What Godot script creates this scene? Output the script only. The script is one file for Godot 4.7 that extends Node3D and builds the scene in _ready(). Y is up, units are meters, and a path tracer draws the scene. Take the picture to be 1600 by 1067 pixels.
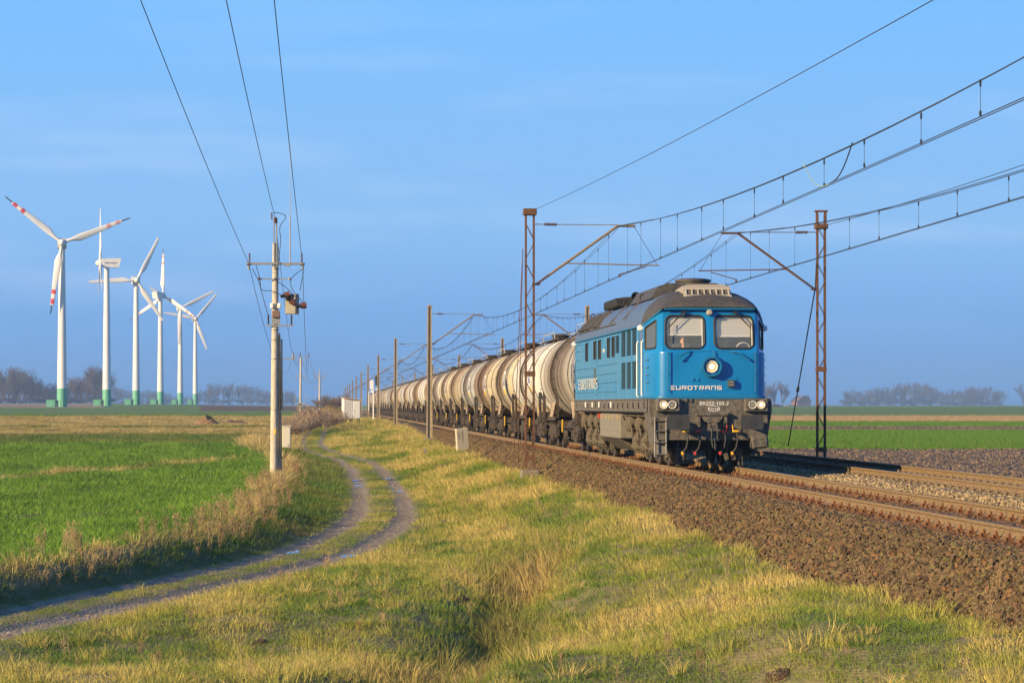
extends Node3D
# World frame: the railway runs along -Z, X to the right of it, rail heads at y = 0. Camera at the origin, 1.475 m above the rails.
const F := 4150.0
const CAM_Y := 1.475
const HORIZON := 633.7
const YAW := 0.06977
var rng := RandomNumberGenerator.new()
var taken := {}
var mats := {}
var noise_a := FastNoiseLite.new()
var noise_b := FastNoiseLite.new()
var noise_c := FastNoiseLite.new()

# ---------------------------------------------------------------- mesh builder
class B:
	var v := PackedVector3Array()
	var n := PackedVector3Array()
	var t := PackedVector2Array()
	var c := PackedColorArray()
	var i := PackedInt32Array()
	var col := Color(1, 1, 1)
	func vert(p: Vector3, nn: Vector3, uv := Vector2.ZERO) -> void:
		v.append(p); n.append(nn); t.append(uv); c.append(col)
	func tri(a: Vector3, b: Vector3, d: Vector3) -> void:
		var nn := (d - a).cross(b - a).normalized()
		var k := v.size()
		vert(a, nn); vert(b, nn); vert(d, nn)
		i.append(k); i.append(k + 1); i.append(k + 2)
	func quad(a: Vector3, b: Vector3, d: Vector3, e: Vector3, uv := false) -> void:
		var nn := (d - a).cross(b - a)
		nn = (nn if nn.length() > 1e-12 else (e - a).cross(d - a)).normalized()
		var k := v.size()
		vert(a, nn, Vector2(0, 0)); vert(b, nn, Vector2(1, 0)); vert(d, nn, Vector2(1, 1)); vert(e, nn, Vector2(0, 1))
		for j in [0, 1, 2, 0, 2, 3]: i.append(k + j)
	func quado(a: Vector3, b: Vector3, d: Vector3, e: Vector3, out: Vector3) -> void:
		if (d - a).cross(b - a).dot(out) < 0.0: quad(a, e, d, b)
		else: quad(a, b, d, e)
	func box(m: Vector3, s: Vector3, bas := Basis(), bev := 0.0) -> void:
		var h := s * 0.5
		if bev <= 0.0:
			for ax in 3:
				for sg in [-1.0, 1.0]:
					var o := Vector3.ZERO; o[ax] = sg
					var a1 := (ax + 1) % 3
					var a2 := (ax + 2) % 3
					var q := []
					for w in [[-1, -1], [1, -1], [1, 1], [-1, 1]]:
						var p := Vector3.ZERO
						p[ax] = sg * h[ax]; p[a1] = w[0] * h[a1]; p[a2] = w[1] * h[a2]
						q.append(m + bas * p)
					quado(q[0], q[1], q[2], q[3], bas * o)
			return
		var bv := minf(bev, minf(h.x, minf(h.y, h.z)) * 0.9)
		var pt := func(ax: int, sx: float, sy: float, sz: float) -> Vector3:
			var p := Vector3(sx * (h.x - bv), sy * (h.y - bv), sz * (h.z - bv))
			p[ax] = [sx, sy, sz][ax] * h[ax]
			return m + bas * p
		for ax in 3:
			var a1 := (ax + 1) % 3
			var a2 := (ax + 2) % 3
			for sg in [-1.0, 1.0]:
				var q := []
				for w in [[-1.0, -1.0], [1.0, -1.0], [1.0, 1.0], [-1.0, 1.0]]:
					var s3 := [0.0, 0.0, 0.0]
					s3[ax] = sg; s3[a1] = w[0]; s3[a2] = w[1]
					q.append(pt.call(ax, s3[0], s3[1], s3[2]))
				var o := Vector3.ZERO; o[ax] = sg
				quado(q[0], q[1], q[2], q[3], bas * o)
				for sh in [-1.0, 1.0]:
					var e := []
					for sk in [-1.0, 1.0]:
						var s3 := [0.0, 0.0, 0.0]
						s3[ax] = sg; s3[a1] = sh; s3[a2] = sk
						e.append(pt.call(ax, s3[0], s3[1], s3[2])); e.append(pt.call(a1, s3[0], s3[1], s3[2]))
					var oo := Vector3.ZERO; oo[ax] = sg; oo[a1] = sh
					quado(e[0], e[1], e[3], e[2], bas * oo)
		for sx in [-1.0, 1.0]:
			for sy in [-1.0, 1.0]:
				for sz in [-1.0, 1.0]:
					var a: Vector3 = pt.call(0, sx, sy, sz); var b: Vector3 = pt.call(1, sx, sy, sz); var d: Vector3 = pt.call(2, sx, sy, sz)
					if (d - a).cross(b - a).dot(bas * Vector3(sx, sy, sz)) < 0.0: tri(a, d, b)
					else: tri(a, b, d)
	# a smooth sheet through rows of points
	func grid(rows: Array, close := false, flip := false) -> void:
		var m := rows.size()
		var k := v.size()
		var w: int = rows[0].size()
		for a in m:
			for b in w:
				var b0: int = (b - 1 + w) % w if close else maxi(b - 1, 0)
				var b1: int = (b + 1) % w if close else mini(b + 1, w - 1)
				var du: Vector3 = rows[a][b1] - rows[a][b0]
				var dv: Vector3 = rows[mini(a + 1, m - 1)][b] - rows[maxi(a - 1, 0)][b]
				if du.length() < 1e-6:
					var aa: int = 1 if a == 0 else m - 2
					du = rows[aa][b1] - rows[aa][b0]
				if dv.length() < 1e-6: dv = Vector3.UP
				var nn := dv.cross(du).normalized()
				vert(rows[a][b], -nn if flip else nn, Vector2(float(b) / (w if close else w - 1), float(a) / (m - 1)))
		for a in m - 1:
			for b in (w if close else w - 1):
				var b1: int = (b + 1) % w
				var q := [k + a * w + b, k + a * w + b1, k + (a + 1) * w + b1, k + (a + 1) * w + b]
				for j in ([0, 2, 1, 0, 3, 2] if flip else [0, 1, 2, 0, 2, 3]): i.append(q[j])
	func fan(pts: Array, out: Vector3) -> void:
		var m := Vector3.ZERO
		for p in pts: m += p
		m /= pts.size()
		for a in pts.size():
			var p: Vector3 = pts[a]; var q: Vector3 = pts[(a + 1) % pts.size()]
			if (q - m).cross(p - m).dot(out) < 0.0: tri(m, q, p)
			else: tri(m, p, q)
	func tube(pts: Array, r, sides := 6, cap := true, closed := false) -> void:
		var rows := []
		var np := pts.size()
		var side := Vector3.ZERO
		for a in np:
			var p: Vector3 = pts[a]
			var f: Vector3
			if closed: f = (pts[(a + 1) % np] - pts[(a - 1 + np) % np]).normalized()
			else: f = (pts[mini(a + 1, np - 1)] - pts[maxi(a - 1, 0)]).normalized()
			if side == Vector3.ZERO:
				side = f.cross(Vector3.UP if absf(f.y) < 0.9 else Vector3.RIGHT).normalized()
			side = (side - f * side.dot(f)).normalized()
			var up := side.cross(f)
			var rr: float = r[a] if r is Array else r
			var row := PackedVector3Array()
			for b in sides:
				var an := TAU * b / sides
				row.append(p + (side * cos(an) + up * sin(an)) * rr)
			rows.append(row)
		if closed: rows.append(rows[0])
		grid(rows, true, true)
		if cap and not closed:
			fan(Array(rows[0]), pts[0] - pts[1])
			fan(Array(rows[np - 1]), pts[np - 1] - pts[np - 2])
	func cyl(a: Vector3, b: Vector3, r: float, r2 := -1.0, sides := 12) -> void:
		tube([a, b], [r, r if r2 < 0.0 else r2], sides)
	# profile of (radius, along) turned round an axis; each band keeps its own edge
	func lathe(prof: Array, x: Transform3D, seg := 16, smooth := false) -> void:
		var rows := []
		for p in prof:
			var row := PackedVector3Array()
			for b in seg:
				var an := TAU * b / seg
				row.append(x * Vector3(cos(an) * p.x, p.y, sin(an) * p.x))
			rows.append(row)
		if smooth: grid(rows, true, true)
		else:
			for a in rows.size() - 1:
				var k := v.size()
				var dp: Vector2 = prof[a + 1] - prof[a]
				if dp.length() < 1e-6: continue
				for b in seg:
					var an := TAU * b / seg
					var nn := (x.basis * Vector3(cos(an) * dp.y, -dp.x, sin(an) * dp.y)).normalized()
					vert(rows[a][b], nn); vert(rows[a + 1][b], nn)
				for b in seg:
					var b1 := (b + 1) % seg
					for j in [k + b * 2, k + b1 * 2 + 1, k + b * 2 + 1, k + b * 2, k + b1 * 2, k + b1 * 2 + 1]: i.append(j)
	# flat outline pushed out along the frame's z
	func prism(poly: Array, x: Transform3D, depth: float) -> void:
		var pp := PackedVector2Array(poly)
		var tr := Geometry2D.triangulate_polygon(pp)
		for zz in [0.0, depth]:
			var out := x.basis.z * (-1.0 if zz == 0.0 else 1.0) * signf(depth)
			for j in range(0, tr.size(), 3):
				var q := []
				for k in 3: q.append(x * Vector3(pp[tr[j + k]].x, pp[tr[j + k]].y, zz))
				if (q[2] - q[0]).cross(q[1] - q[0]).dot(out) < 0.0: tri(q[0], q[2], q[1])
				else: tri(q[0], q[1], q[2])
		for j in pp.size():
			var a := pp[j]; var b := pp[(j + 1) % pp.size()]
			quad(x * Vector3(a.x, a.y, 0), x * Vector3(b.x, b.y, 0), x * Vector3(b.x, b.y, depth), x * Vector3(a.x, a.y, depth))
	# a four-cornered panel with a rounded opening; returns the rim of the opening
	func holed(a: Vector3, b: Vector3, d: Vector3, e: Vector3, u0: float, v0: float, u1: float, v1: float, ru: float, rv: float, out: Vector3) -> Array:
		var at := func(p: Vector2) -> Vector3: return a.lerp(b, p.x).lerp(e.lerp(d, p.x), p.y)
		var rim := []
		var cor := [a, b, d, e]
		var cs := [Vector2(u0 + ru, v0 + rv), Vector2(u1 - ru, v0 + rv), Vector2(u1 - ru, v1 - rv), Vector2(u0 + ru, v1 - rv)]
		var arcs := []
		for k in 4:
			var arc := []
			for s in 6:
				var an := PI + k * PI / 2 + s / 5.0 * PI / 2
				arc.append(at.call(cs[k] + Vector2(cos(an) * ru, sin(an) * rv)))
			arcs.append(arc)
			rim.append_array(arc)
		for k in 4:
			var arc: Array = arcs[k]
			for s in 5:
				if (arc[s + 1] - cor[k]).cross(arc[s] - cor[k]).dot(out) < 0.0: tri(cor[k], arc[s + 1], arc[s])
				else: tri(cor[k], arc[s], arc[s + 1])
			var nx: Array = arcs[(k + 1) % 4]
			quado(cor[k], cor[(k + 1) % 4], nx[0], arc[5], out)
		return rim
	func mesh() -> ArrayMesh:
		var arr := []
		arr.resize(Mesh.ARRAY_MAX)
		arr[Mesh.ARRAY_VERTEX] = v
		arr[Mesh.ARRAY_NORMAL] = n
		arr[Mesh.ARRAY_TEX_UV] = t
		arr[Mesh.ARRAY_COLOR] = c
		arr[Mesh.ARRAY_INDEX] = i
		var m := ArrayMesh.new()
		m.add_surface_from_arrays(Mesh.PRIMITIVE_TRIANGLES, arr)
		return m

# ---------------------------------------------------------------- nodes
func numbered(called: String) -> String:
	taken[called] = taken.get(called, -1) + 1
	return called if taken[called] == 0 else "%s_%03d" % [called, taken[called]]

func tag(o: Node3D, label: String, category: String, group := "", kind := "") -> void:
	o.set_meta("label", label)
	if category: o.set_meta("category", category)
	if group: o.set_meta("group", group)
	if kind: o.set_meta("kind", kind)

func thing(called: String, label: String, category: String, at := Vector3.ZERO, turn := 0.0, group := "") -> Node3D:
	var o := Node3D.new()
	o.name = numbered(called)
	add_child(o)
	o.position = at
	o.rotation.y = turn
	tag(o, label, category, group)
	return o

func part(called: String, b: B, m: Material, parent: Node3D, label := "") -> MeshInstance3D:
	return put(called, b.mesh(), m, parent, label)

func put(called: String, me: Mesh, m: Material, parent: Node3D, label := "") -> MeshInstance3D:
	var o := MeshInstance3D.new()
	o.mesh = me
	o.material_override = m
	o.name = numbered(called) if parent == self else called
	parent.add_child(o, true)
	if label: o.set_meta("label", label)
	return o

func structure(called: String, b: B, m: Material, label: String) -> MeshInstance3D:
	var o := part(called, b, m, self)
	tag(o, label, "", "", "structure")
	return o

func copy(o: Node3D, at: Vector3, turn := 0.0, label := "", base := "") -> Node3D:
	var r: Node3D = o.duplicate()
	r.name = numbered(base if base else String(o.name).rstrip("0123456789").trim_suffix("_"))
	add_child(r)
	r.position = at
	r.rotation.y = turn
	if label: r.set_meta("label", label)
	return r

func scatter(called: String, me: Mesh, m: Material, xf: Array, cols: Array, label: String, parent: Node3D = self) -> MultiMeshInstance3D:
	var mm := MultiMesh.new()
	mm.transform_format = MultiMesh.TRANSFORM_3D
	mm.use_colors = true
	mm.mesh = me
	mm.instance_count = xf.size()
	for k in xf.size():
		mm.set_instance_transform(k, xf[k])
		mm.set_instance_color(k, cols[k])
	var o := MultiMeshInstance3D.new()
	o.multimesh = mm
	o.material_override = m
	o.name = numbered(called) if parent == self else called
	parent.add_child(o, true)
	tag(o, label, "", "", "stuff")
	return o

# ---------------------------------------------------------------- materials (colours are real-world linear values)
func lin(r: float, g: float, b: float) -> Color:
	return Color(r, g, b).linear_to_srgb()

func mat(key: String, r := 0.5, g := 0.5, b := 0.5, rough := 0.8, metal := 0.0) -> StandardMaterial3D:
	if mats.has(key): return mats[key]
	var m := StandardMaterial3D.new()
	m.albedo_color = lin(r, g, b)
	m.roughness = rough
	m.metallic = metal
	m.resource_name = key
	mats[key] = m
	return m

var noise_images := {}
func noise_image(kind: String) -> Image:
	if noise_images.has(kind): return noise_images[kind]
	var f := FastNoiseLite.new()
	f.seed = 7 + kind.length()
	f.noise_type = FastNoiseLite.TYPE_SIMPLEX_SMOOTH
	f.fractal_octaves = 5
	f.frequency = {"fine": 0.06, "mid": 0.025, "broad": 0.01, "grain": 0.18}[kind]
	noise_images[kind] = f.get_seamless_image(256, 256)
	return noise_images[kind]

# surface of two tones mixed by noise; hard > 1 gives patches with edges
func mat2(key: String, a: Array, b: Array, kind := "mid", scale := Vector3.ONE, rough := 0.8, metal := 0.0, hard := 1.0, bias := 0.0, relief := 0.0, world := false) -> StandardMaterial3D:
	if mats.has(key): return mats[key]
	var src := noise_image(kind)
	var im := Image.create(256, 256, false, Image.FORMAT_RGB8)
	var ca := Color(a[0], a[1], a[2]); var cb := Color(b[0], b[1], b[2])
	for y in 256:
		for x in 256:
			var k := clampf((src.get_pixel(x, y).r - 0.5) * 1.6 * hard + 0.5 + bias, 0.0, 1.0)
			im.set_pixel(x, y, ca.lerp(cb, k).linear_to_srgb())
	var m := StandardMaterial3D.new()
	m.albedo_texture = ImageTexture.create_from_image(im)
	m.uv1_triplanar = true
	m.uv1_world_triplanar = world
	m.uv1_scale = scale
	m.roughness = rough
	m.metallic = metal
	m.resource_name = key
	if relief > 0.0:
		m.heightmap_enabled = true
		m.heightmap_texture = ImageTexture.create_from_image(src)
		m.heightmap_scale = relief
	mats[key] = m
	return m

# ---------------------------------------------------------------- the lie of the land, in metres: x across, u along the railway
func ramp(t: Array, u: float) -> float:
	for k in range(1, t.size()):
		if u <= t[k][0]: return lerpf(t[k - 1][1], t[k][1], clampf((u - t[k - 1][0]) / (t[k][0] - t[k - 1][0]), 0.0, 1.0))
	return t[t.size() - 1][1]

const PLAIN := [[0, -1.6], [110, -1.6], [150, -1.3], [270, -0.6], [400, 0.1], [650, 0.85], [1200, 1.05], [4000, 1.2]]
const PLAIN_W := [[0, -1.6], [110, -1.6], [150, -1.3], [270, -0.6], [400, 0.1], [690, 0.93], [910, 1.6], [1340, 2.3], [4000, 3.0]]
const ROAD := [[15, -13.0], [25, -8.2], [37, -5.0], [40, -4.1], [42, -3.6], [47, -2.2], [52, -0.95], [56, -0.15], [60, 0.35], [66, 1.0], [74, 1.5], [88, 1.85], [108, 1.95], [124, 1.85], [137, 1.45], [147, 0.6], [157, -0.4], [176, -1.1], [205, -1.0], [240, -0.8], [290, 0.0], [350, 0.85], [430, 1.7], [540, 2.8], [700, 3.6], [1200, 4.0]]
const RUT := 0.70

func plain(x: float, u: float) -> float:
	var w := smoothstep(-0.02, -0.07, x / maxf(u, 1.0))
	return lerpf(ramp(PLAIN, u), ramp(PLAIN_W, u), w)

func land(x: float, u: float) -> float:
	var h := plain(x, u)
	var far := smoothstep(100.0, 260.0, u)
	if x < 16.0:
		# grass bank of the railway
		var foot := lerpf(3.0, 3.4, far)
		var bank := lerpf(-0.8, -0.45, smoothstep(150.0, 260.0, u))
		var k := smoothstep(foot, 6.6, x)
		h = lerpf(h, bank, k)
		var rx := ramp(ROAD, u)
		var s := x - rx
		var near := 1.0 - far
		# field and verge left of the farm track stand higher than the track
		var lift := lerpf(0.16, 0.46, smoothstep(106.0, 66.0, u))
		h += lift * smoothstep(-1.1, field_edge(u) - 0.1, s) - 0.12 * smoothstep(-3.4, -6.0, s) * near
		# wheel ruts, crown between them
		h -= 0.02 * smoothstep(1.5, 1.1, absf(s))
		for q in [-RUT, RUT]:
			h -= 0.045 * smoothstep(0.42, 0.15, absf(s - q + 0.08 * noise_b.get_noise_1d(u * 8.0)))
		h += 0.03 * smoothstep(0.5, 0.15, absf(s))
		# rough ground between the track and the railway, with a ditch along the bank foot
		var r := smoothstep(1.3, 2.4, s) * smoothstep(6.2, 4.5, x) * smoothstep(62.0, 46.0, u)
		if r > 0.0:
			h += r * (0.42 * exp(-pow((u - 26.5 - 0.25 * x) / 3.6, 2.0)) + 0.16 * exp(-pow((u - 44.0 - 0.4 * x) / 5.0, 2.0)) - 0.16 * exp(-pow((u - 34.0 - 0.4 * x) / 3.5, 2.0)))
			h -= smoothstep(1.3, 2.4, s) * smoothstep(56.0, 48.0, u) * 0.50 * exp(-pow((x - ditch_x(u)) / 0.75, 2.0))
		h += 0.05 * noise_b.get_noise_2d(x * 9.0, u * 9.0) * smoothstep(0.9, 1.6, absf(s)) + (0.10 if s > -4.0 else 0.17) * noise_b.get_noise_2d(x * 3.0 + 50.0, u * 2.2) * smoothstep(1.0, 2.5, absf(s))
		if x > 4.0 and x < 7.5 and u < 70.0: h += 0.08 * noise_b.get_noise_2d(x * 4.0, u * 4.0)
	else:
		h = lerpf(-0.55, h, smoothstep(15.6, 20.0, x))
		h += 0.12 * noise_b.get_noise_2d(x * 3.0, u * 3.0) * (1.0 if u < 160.0 else 0.5)
	if x > 7.3 and x < 15.4: h = minf(h, -0.85)
	return h

# the ditch wanders from the near hollow towards the foot of the bank
func ditch_x(u: float) -> float:
	return 1.9 + 0.13 * (u - 34.5)

# how far left of the farm track the crop field begins
func field_edge(u: float) -> float:
	return -clampf(2.05 + (u - 43.0) * 0.045, 1.9, 4.0)

func depth_of(x: float, u: float) -> float:
	return u * cos(YAW) + x * sin(YAW)

# a point on the ground seen at a pixel of the photograph
func ground_at(px: float, py: float) -> Vector3:
	var dx := (px - 800.0) / F
	var xd := sin(YAW) + dx * cos(YAW)
	var ud := cos(YAW) - dx * sin(YAW)
	var d := 15.0
	while d < 3000.0:
		if CAM_Y - (py - HORIZON) / F * d < land(xd * d, ud * d): break
		d *= 1.002
	return Vector3(xd * d, land(xd * d, ud * d), -ud * d)

# a point at a known distance along the railway, seen at a pixel
func point_at(px: float, py: float, u: float) -> Vector3:
	var dx := (px - 800.0) / F
	var d := u / (cos(YAW) - dx * sin(YAW))
	return Vector3((sin(YAW) + dx * cos(YAW)) * d, CAM_Y - (py - HORIZON) / F * d, -u)

const SOIL := Color(0.105, 0.07, 0.043)
# what grows or lies at a place: 0 rough grass, 1 crop, 2 soil, 3 dry grass, 4 dirt track, 5 verge, 6 stubble
func cover(x: float, u: float) -> int:
	if x > 14.5:
		var d := depth_of(x, u) + noise_c.get_noise_2d(x * 1.5, u * 1.5) * 3.0
		if x < 17.5 and u < 400: return 3 if noise_a.get_noise_2d(x * 3.0, u) > 0.1 else 2
		if d < 164: return 2
		if d < 236: return 1
		if d < 268: return 2
		if d < 303: return 1
		if d < 362: return 3
		return 1
	if x > 5.8: return 0
	var s := x - ramp(ROAD, u)
	var wob := 0.12 * noise_a.get_noise_2d(x * 12.0, u * 5.0)
	if absf(absf(s) - RUT) < 0.38 + wob and u < 600: return 4
	if s > -1.2: return 0
	if u < 160:
		var ed := field_edge(u)
		if s > ed + 0.45 + 0.3 * noise_a.get_noise_1d(u * 6.0): return 5
		if s > ed - 0.1 + 0.5 * noise_a.get_noise_1d(u * 9.0 + 99.0): return 3
	else:
		if s > -4.5: return 3
	# grassy strip between the two crop fields
	var line := lerpf(109.0, 136.0, (x + 13.3) / 8.7)
	if absf(u - line + 2.5 * noise_a.get_noise_1d(x * 4.0)) < 1.6 and x < -4.4: return 3
	# tractor tramlines in the crop
	var tl := fposmod(x * 0.969 - u * 0.249, 9.0)
	if u < 170.0 and (absf(tl - 3.0) < 0.17 or absf(tl - 4.8) < 0.17) and noise_a.get_noise_2d(x * 9.0, u * 4.0) > -0.25: return 2
	if u < 172.0 + 4.0 * noise_a.get_noise_1d(x * 2.0) - 0.15 * x: return 1
	if u < 205: return 5
	if u > 236.0 and u < 246.0 and noise_a.get_noise_2d(x * 2.0, u) > -0.1: return 5
	if u < 338: return 3
	if u < 480: return 1
	if x / u > -0.048: return 2
	if u < 655: return 1
	if x / u < -0.083 and u > 655: return 6
	return 1

func cover_color(k: int, x: float, u: float) -> Color:
	var a := noise_a.get_noise_2d(x * 2.0, u * 2.0) * 0.5 + 0.5
	var b := noise_b.get_noise_2d(x * 40.0, u * 22.0) * 0.5 + 0.5
	var q := clampf(a * 0.4 + b * 0.6 + (b - 0.5) * 0.6, 0.0, 1.0)
	match k:
		1: return Color(0.105, 0.185, 0.035).lerp(Color(0.15, 0.245, 0.048), q)
		2: return SOIL.lerp(Color(0.175, 0.12, 0.075), q)
		3: return Color(0.20, 0.15, 0.07).lerp(Color(0.33, 0.25, 0.12), q)
		4: return Color(0.20, 0.155, 0.105).lerp(Color(0.42, 0.335, 0.235), q)
		5: return Color(0.09, 0.11, 0.03).lerp(Color(0.17, 0.15, 0.06), q)
		6: return Color(0.30, 0.22, 0.13).lerp(Color(0.36, 0.27, 0.16), q)
	return Color(0.14, 0.15, 0.04).lerp(Color(0.32, 0.24, 0.11), q)

func _ready() -> void:
	# camera
	var cam := Camera3D.new()
	cam.name = "camera"
	cam.projection = Camera3D.PROJECTION_FRUSTUM
	cam.near = 0.5
	cam.far = 6000.0
	cam.size = 0.5 * 1067.0 / F
	cam.frustum_offset = Vector2(0.0, 0.5 * (HORIZON - 533.5) / F)
	add_child(cam)
	cam.position = Vector3(0, CAM_Y, 0)
	cam.rotation.y = -YAW
	cam.current = true
	# sky and haze
	var env := Environment.new()
	env.background_mode = Environment.BG_SKY
	# clear winter sky: hazy at the horizon, pale azure above it, deeper towards the zenith
	var stops := [[-90.0, 0.062, 0.062, 0.044], [-3.0, 0.071, 0.089, 0.106], [-0.3, 0.093, 0.208, 0.443], [0.0, 0.093, 0.212, 0.451], [1.5, 0.115, 0.257, 0.509], [4.0, 0.164, 0.327, 0.562], [8.7, 0.124, 0.319, 0.611], [20.0, 0.066, 0.199, 0.460], [45.0, 0.037, 0.115, 0.319], [90.0, 0.025, 0.080, 0.239]]
	var im := Image.create(2048, 1024, false, Image.FORMAT_RGBF)
	var veil := FastNoiseLite.new()
	veil.seed = 21; veil.frequency = 0.02
	for y in 1024:
		var e := 90.0 - (y + 0.5) / 1024.0 * 180.0
		var k := 1
		while k < stops.size() - 1 and e > stops[k][0]: k += 1
		var f: float = smoothstep(0.0, 1.0, clampf((e - stops[k - 1][0]) / (stops[k][0] - stops[k - 1][0]), 0.0, 1.0)) * 0.5 + 0.5 * clampf((e - stops[k - 1][0]) / (stops[k][0] - stops[k - 1][0]), 0.0, 1.0)
		var c := Color(lerpf(stops[k - 1][1], stops[k][1], f), lerpf(stops[k - 1][2], stops[k][2], f), lerpf(stops[k - 1][3], stops[k][3], f))
		var wisp := smoothstep(1.2, 3.0, e) * smoothstep(11.0, 5.0, e)
		if wisp <= 0.0:
			im.fill_rect(Rect2i(0, y, 2048, 1), c)
			continue
		for x in 2048: # faint streaks of cirrus
			var an := x / 2048.0 * TAU
			var q := clampf(veil.get_noise_3d(cos(an) * 150.0, sin(an) * 150.0, y * 7.0) * 1.5 + veil.get_noise_3d(cos(an) * 600.0, sin(an) * 600.0, y * 22.0) * 0.6 - 0.08, 0.0, 1.0)
			im.set_pixel(x, y, c.lerp(Color(0.42, 0.50, 0.64), q * wisp * 0.30))
	var sky := PanoramaSkyMaterial.new()
	sky.panorama = ImageTexture.create_from_image(im)
	sky.filter = true
	env.sky = Sky.new()
	env.sky.sky_material = sky
	env.tonemap_mode = Environment.TONE_MAPPER_LINEAR
	env.tonemap_exposure = 1.7
	env.fog_enabled = true
	env.fog_density = 0.0002
	env.fog_light_color = lin(0.36, 0.62, 1.0)
	env.sdfgi_enabled = true
	env.ssao_enabled = true
	env.ssil_enabled = true
	var we := WorldEnvironment.new()
	we.name = "environment"
	we.environment = env
	add_child(we)
	# low winter sun, left of and behind the photographer
	var sun := DirectionalLight3D.new()
	sun.name = "sun"
	sun.light_energy = 1.6
	sun.light_color = Color(1.0, 0.87, 0.66)
	sun.light_angular_distance = 0.5
	sun.shadow_enabled = true
	add_child(sun)
	var el := deg_to_rad(18.0)
	sun.look_at_from_position(Vector3.ZERO, Vector3(0.857 * cos(el), -sin(el), -0.515 * cos(el)))

	mat("wire", 0.03, 0.032, 0.03, 0.6)
	noise_a.seed = 3; noise_a.frequency = 0.05
	noise_b.seed = 8; noise_b.frequency = 0.05
	noise_c.seed = 12; noise_c.frequency = 0.02
	build_ground()
	build_railway()
	build_turbines()
	build_trees()
	build_molehills()
	build_locomotive()
	build_crew()
	build_train()
	build_overhead()
	build_power_line()
	build_lineside()
	#BUILD
	build_grass()

# ---------------------------------------------------------------- ground
func build_ground() -> void:
	# one sheet from the photographer's feet to the horizon, finer near by
	var us := PackedFloat32Array()
	var u := 12.0
	while u < 4200.0:
		us.append(u)
		u *= 1.0055 if u < 160.0 else (1.012 if u < 700.0 else 1.05)
	var cols := 430
	var b := B.new()
	var w := cols + 1
	for uu in us:
		for k in w:
			var q := lerpf(-0.40, 0.40, float(k) / cols)
			var x := q * uu
			b.v.append(Vector3(x, land(x, uu), -uu))
			b.c.append(cover_color(cover(x, uu), x, uu))
	for a in us.size():
		for k in w:
			var p := a * w + k
			var dx := b.v[a * w + mini(k + 1, cols)] - b.v[a * w + maxi(k - 1, 0)]
			var dz := b.v[mini(a + 1, us.size() - 1) * w + k] - b.v[maxi(a - 1, 0) * w + k]
			b.n.append(dx.cross(dz).normalized())
			b.t.append(Vector2.ZERO)
	var road := B.new()
	road.v = b.v; road.n = b.n; road.c = b.c; road.t = b.t
	for a in us.size() - 1:
		for k in cols:
			var p := a * w + k
			var m := (b.v[p] + b.v[p + w + 1]) * 0.5
			var s := m.x - ramp(ROAD, us[a])
			var on := us[a] < 600.0 and us[a] > 20.0 and absf(absf(s) - RUT) < 0.40
			var idx := [p, p + w + 1, p + 1, p, p + w, p + w + 1]
			for j in idx:
				if on: road.i.append(j)
				else: b.i.append(j)
	var m := mat("earth and grass litter", 1, 1, 1, 0.95)
	m.vertex_color_use_as_albedo = true
	m.albedo_texture = speckle("grain", 0.72, 1.0)
	m.uv1_triplanar = true; m.uv1_world_triplanar = true; m.uv1_scale = Vector3(0.9, 0.9, 0.9)
	m.heightmap_enabled = true
	m.heightmap_texture = ImageTexture.create_from_image(noise_image("fine"))
	m.heightmap_scale = 3.0
	structure("ground", b, m, "flat farmland with green crop, brown soil and dry grass strips")
	structure("dirt_track", road, m, "two bare wheel ruts of a farm track curving beside the railway")

func speckle(kind: String, lo: float, hi: float) -> ImageTexture:
	var src := noise_image(kind)
	var im := Image.create(256, 256, false, Image.FORMAT_RGB8)
	for y in 256:
		for x in 256:
			var k := lerpf(lo, hi, clampf((src.get_pixel(x, y).r - 0.5) * 1.8 + 0.5, 0.0, 1.0))
			im.set_pixel(x, y, Color(k, k, k).linear_to_srgb())
	return ImageTexture.create_from_image(im)

const T1 := 9.14
const T2 := 13.44
const GAUGE := 0.7525

func bed_height(x: float) -> float:
	if x < 7.45: return -0.22 - (7.45 - x) / 1.5
	if x > 15.1: return -0.22 - (x - 15.1) / 1.5
	if x > 10.5 and x < 12.1: return -0.22 - 0.10 * smoothstep(0.0, 0.5, minf(x - 10.5, 12.1 - x))
	return -0.22

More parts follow.
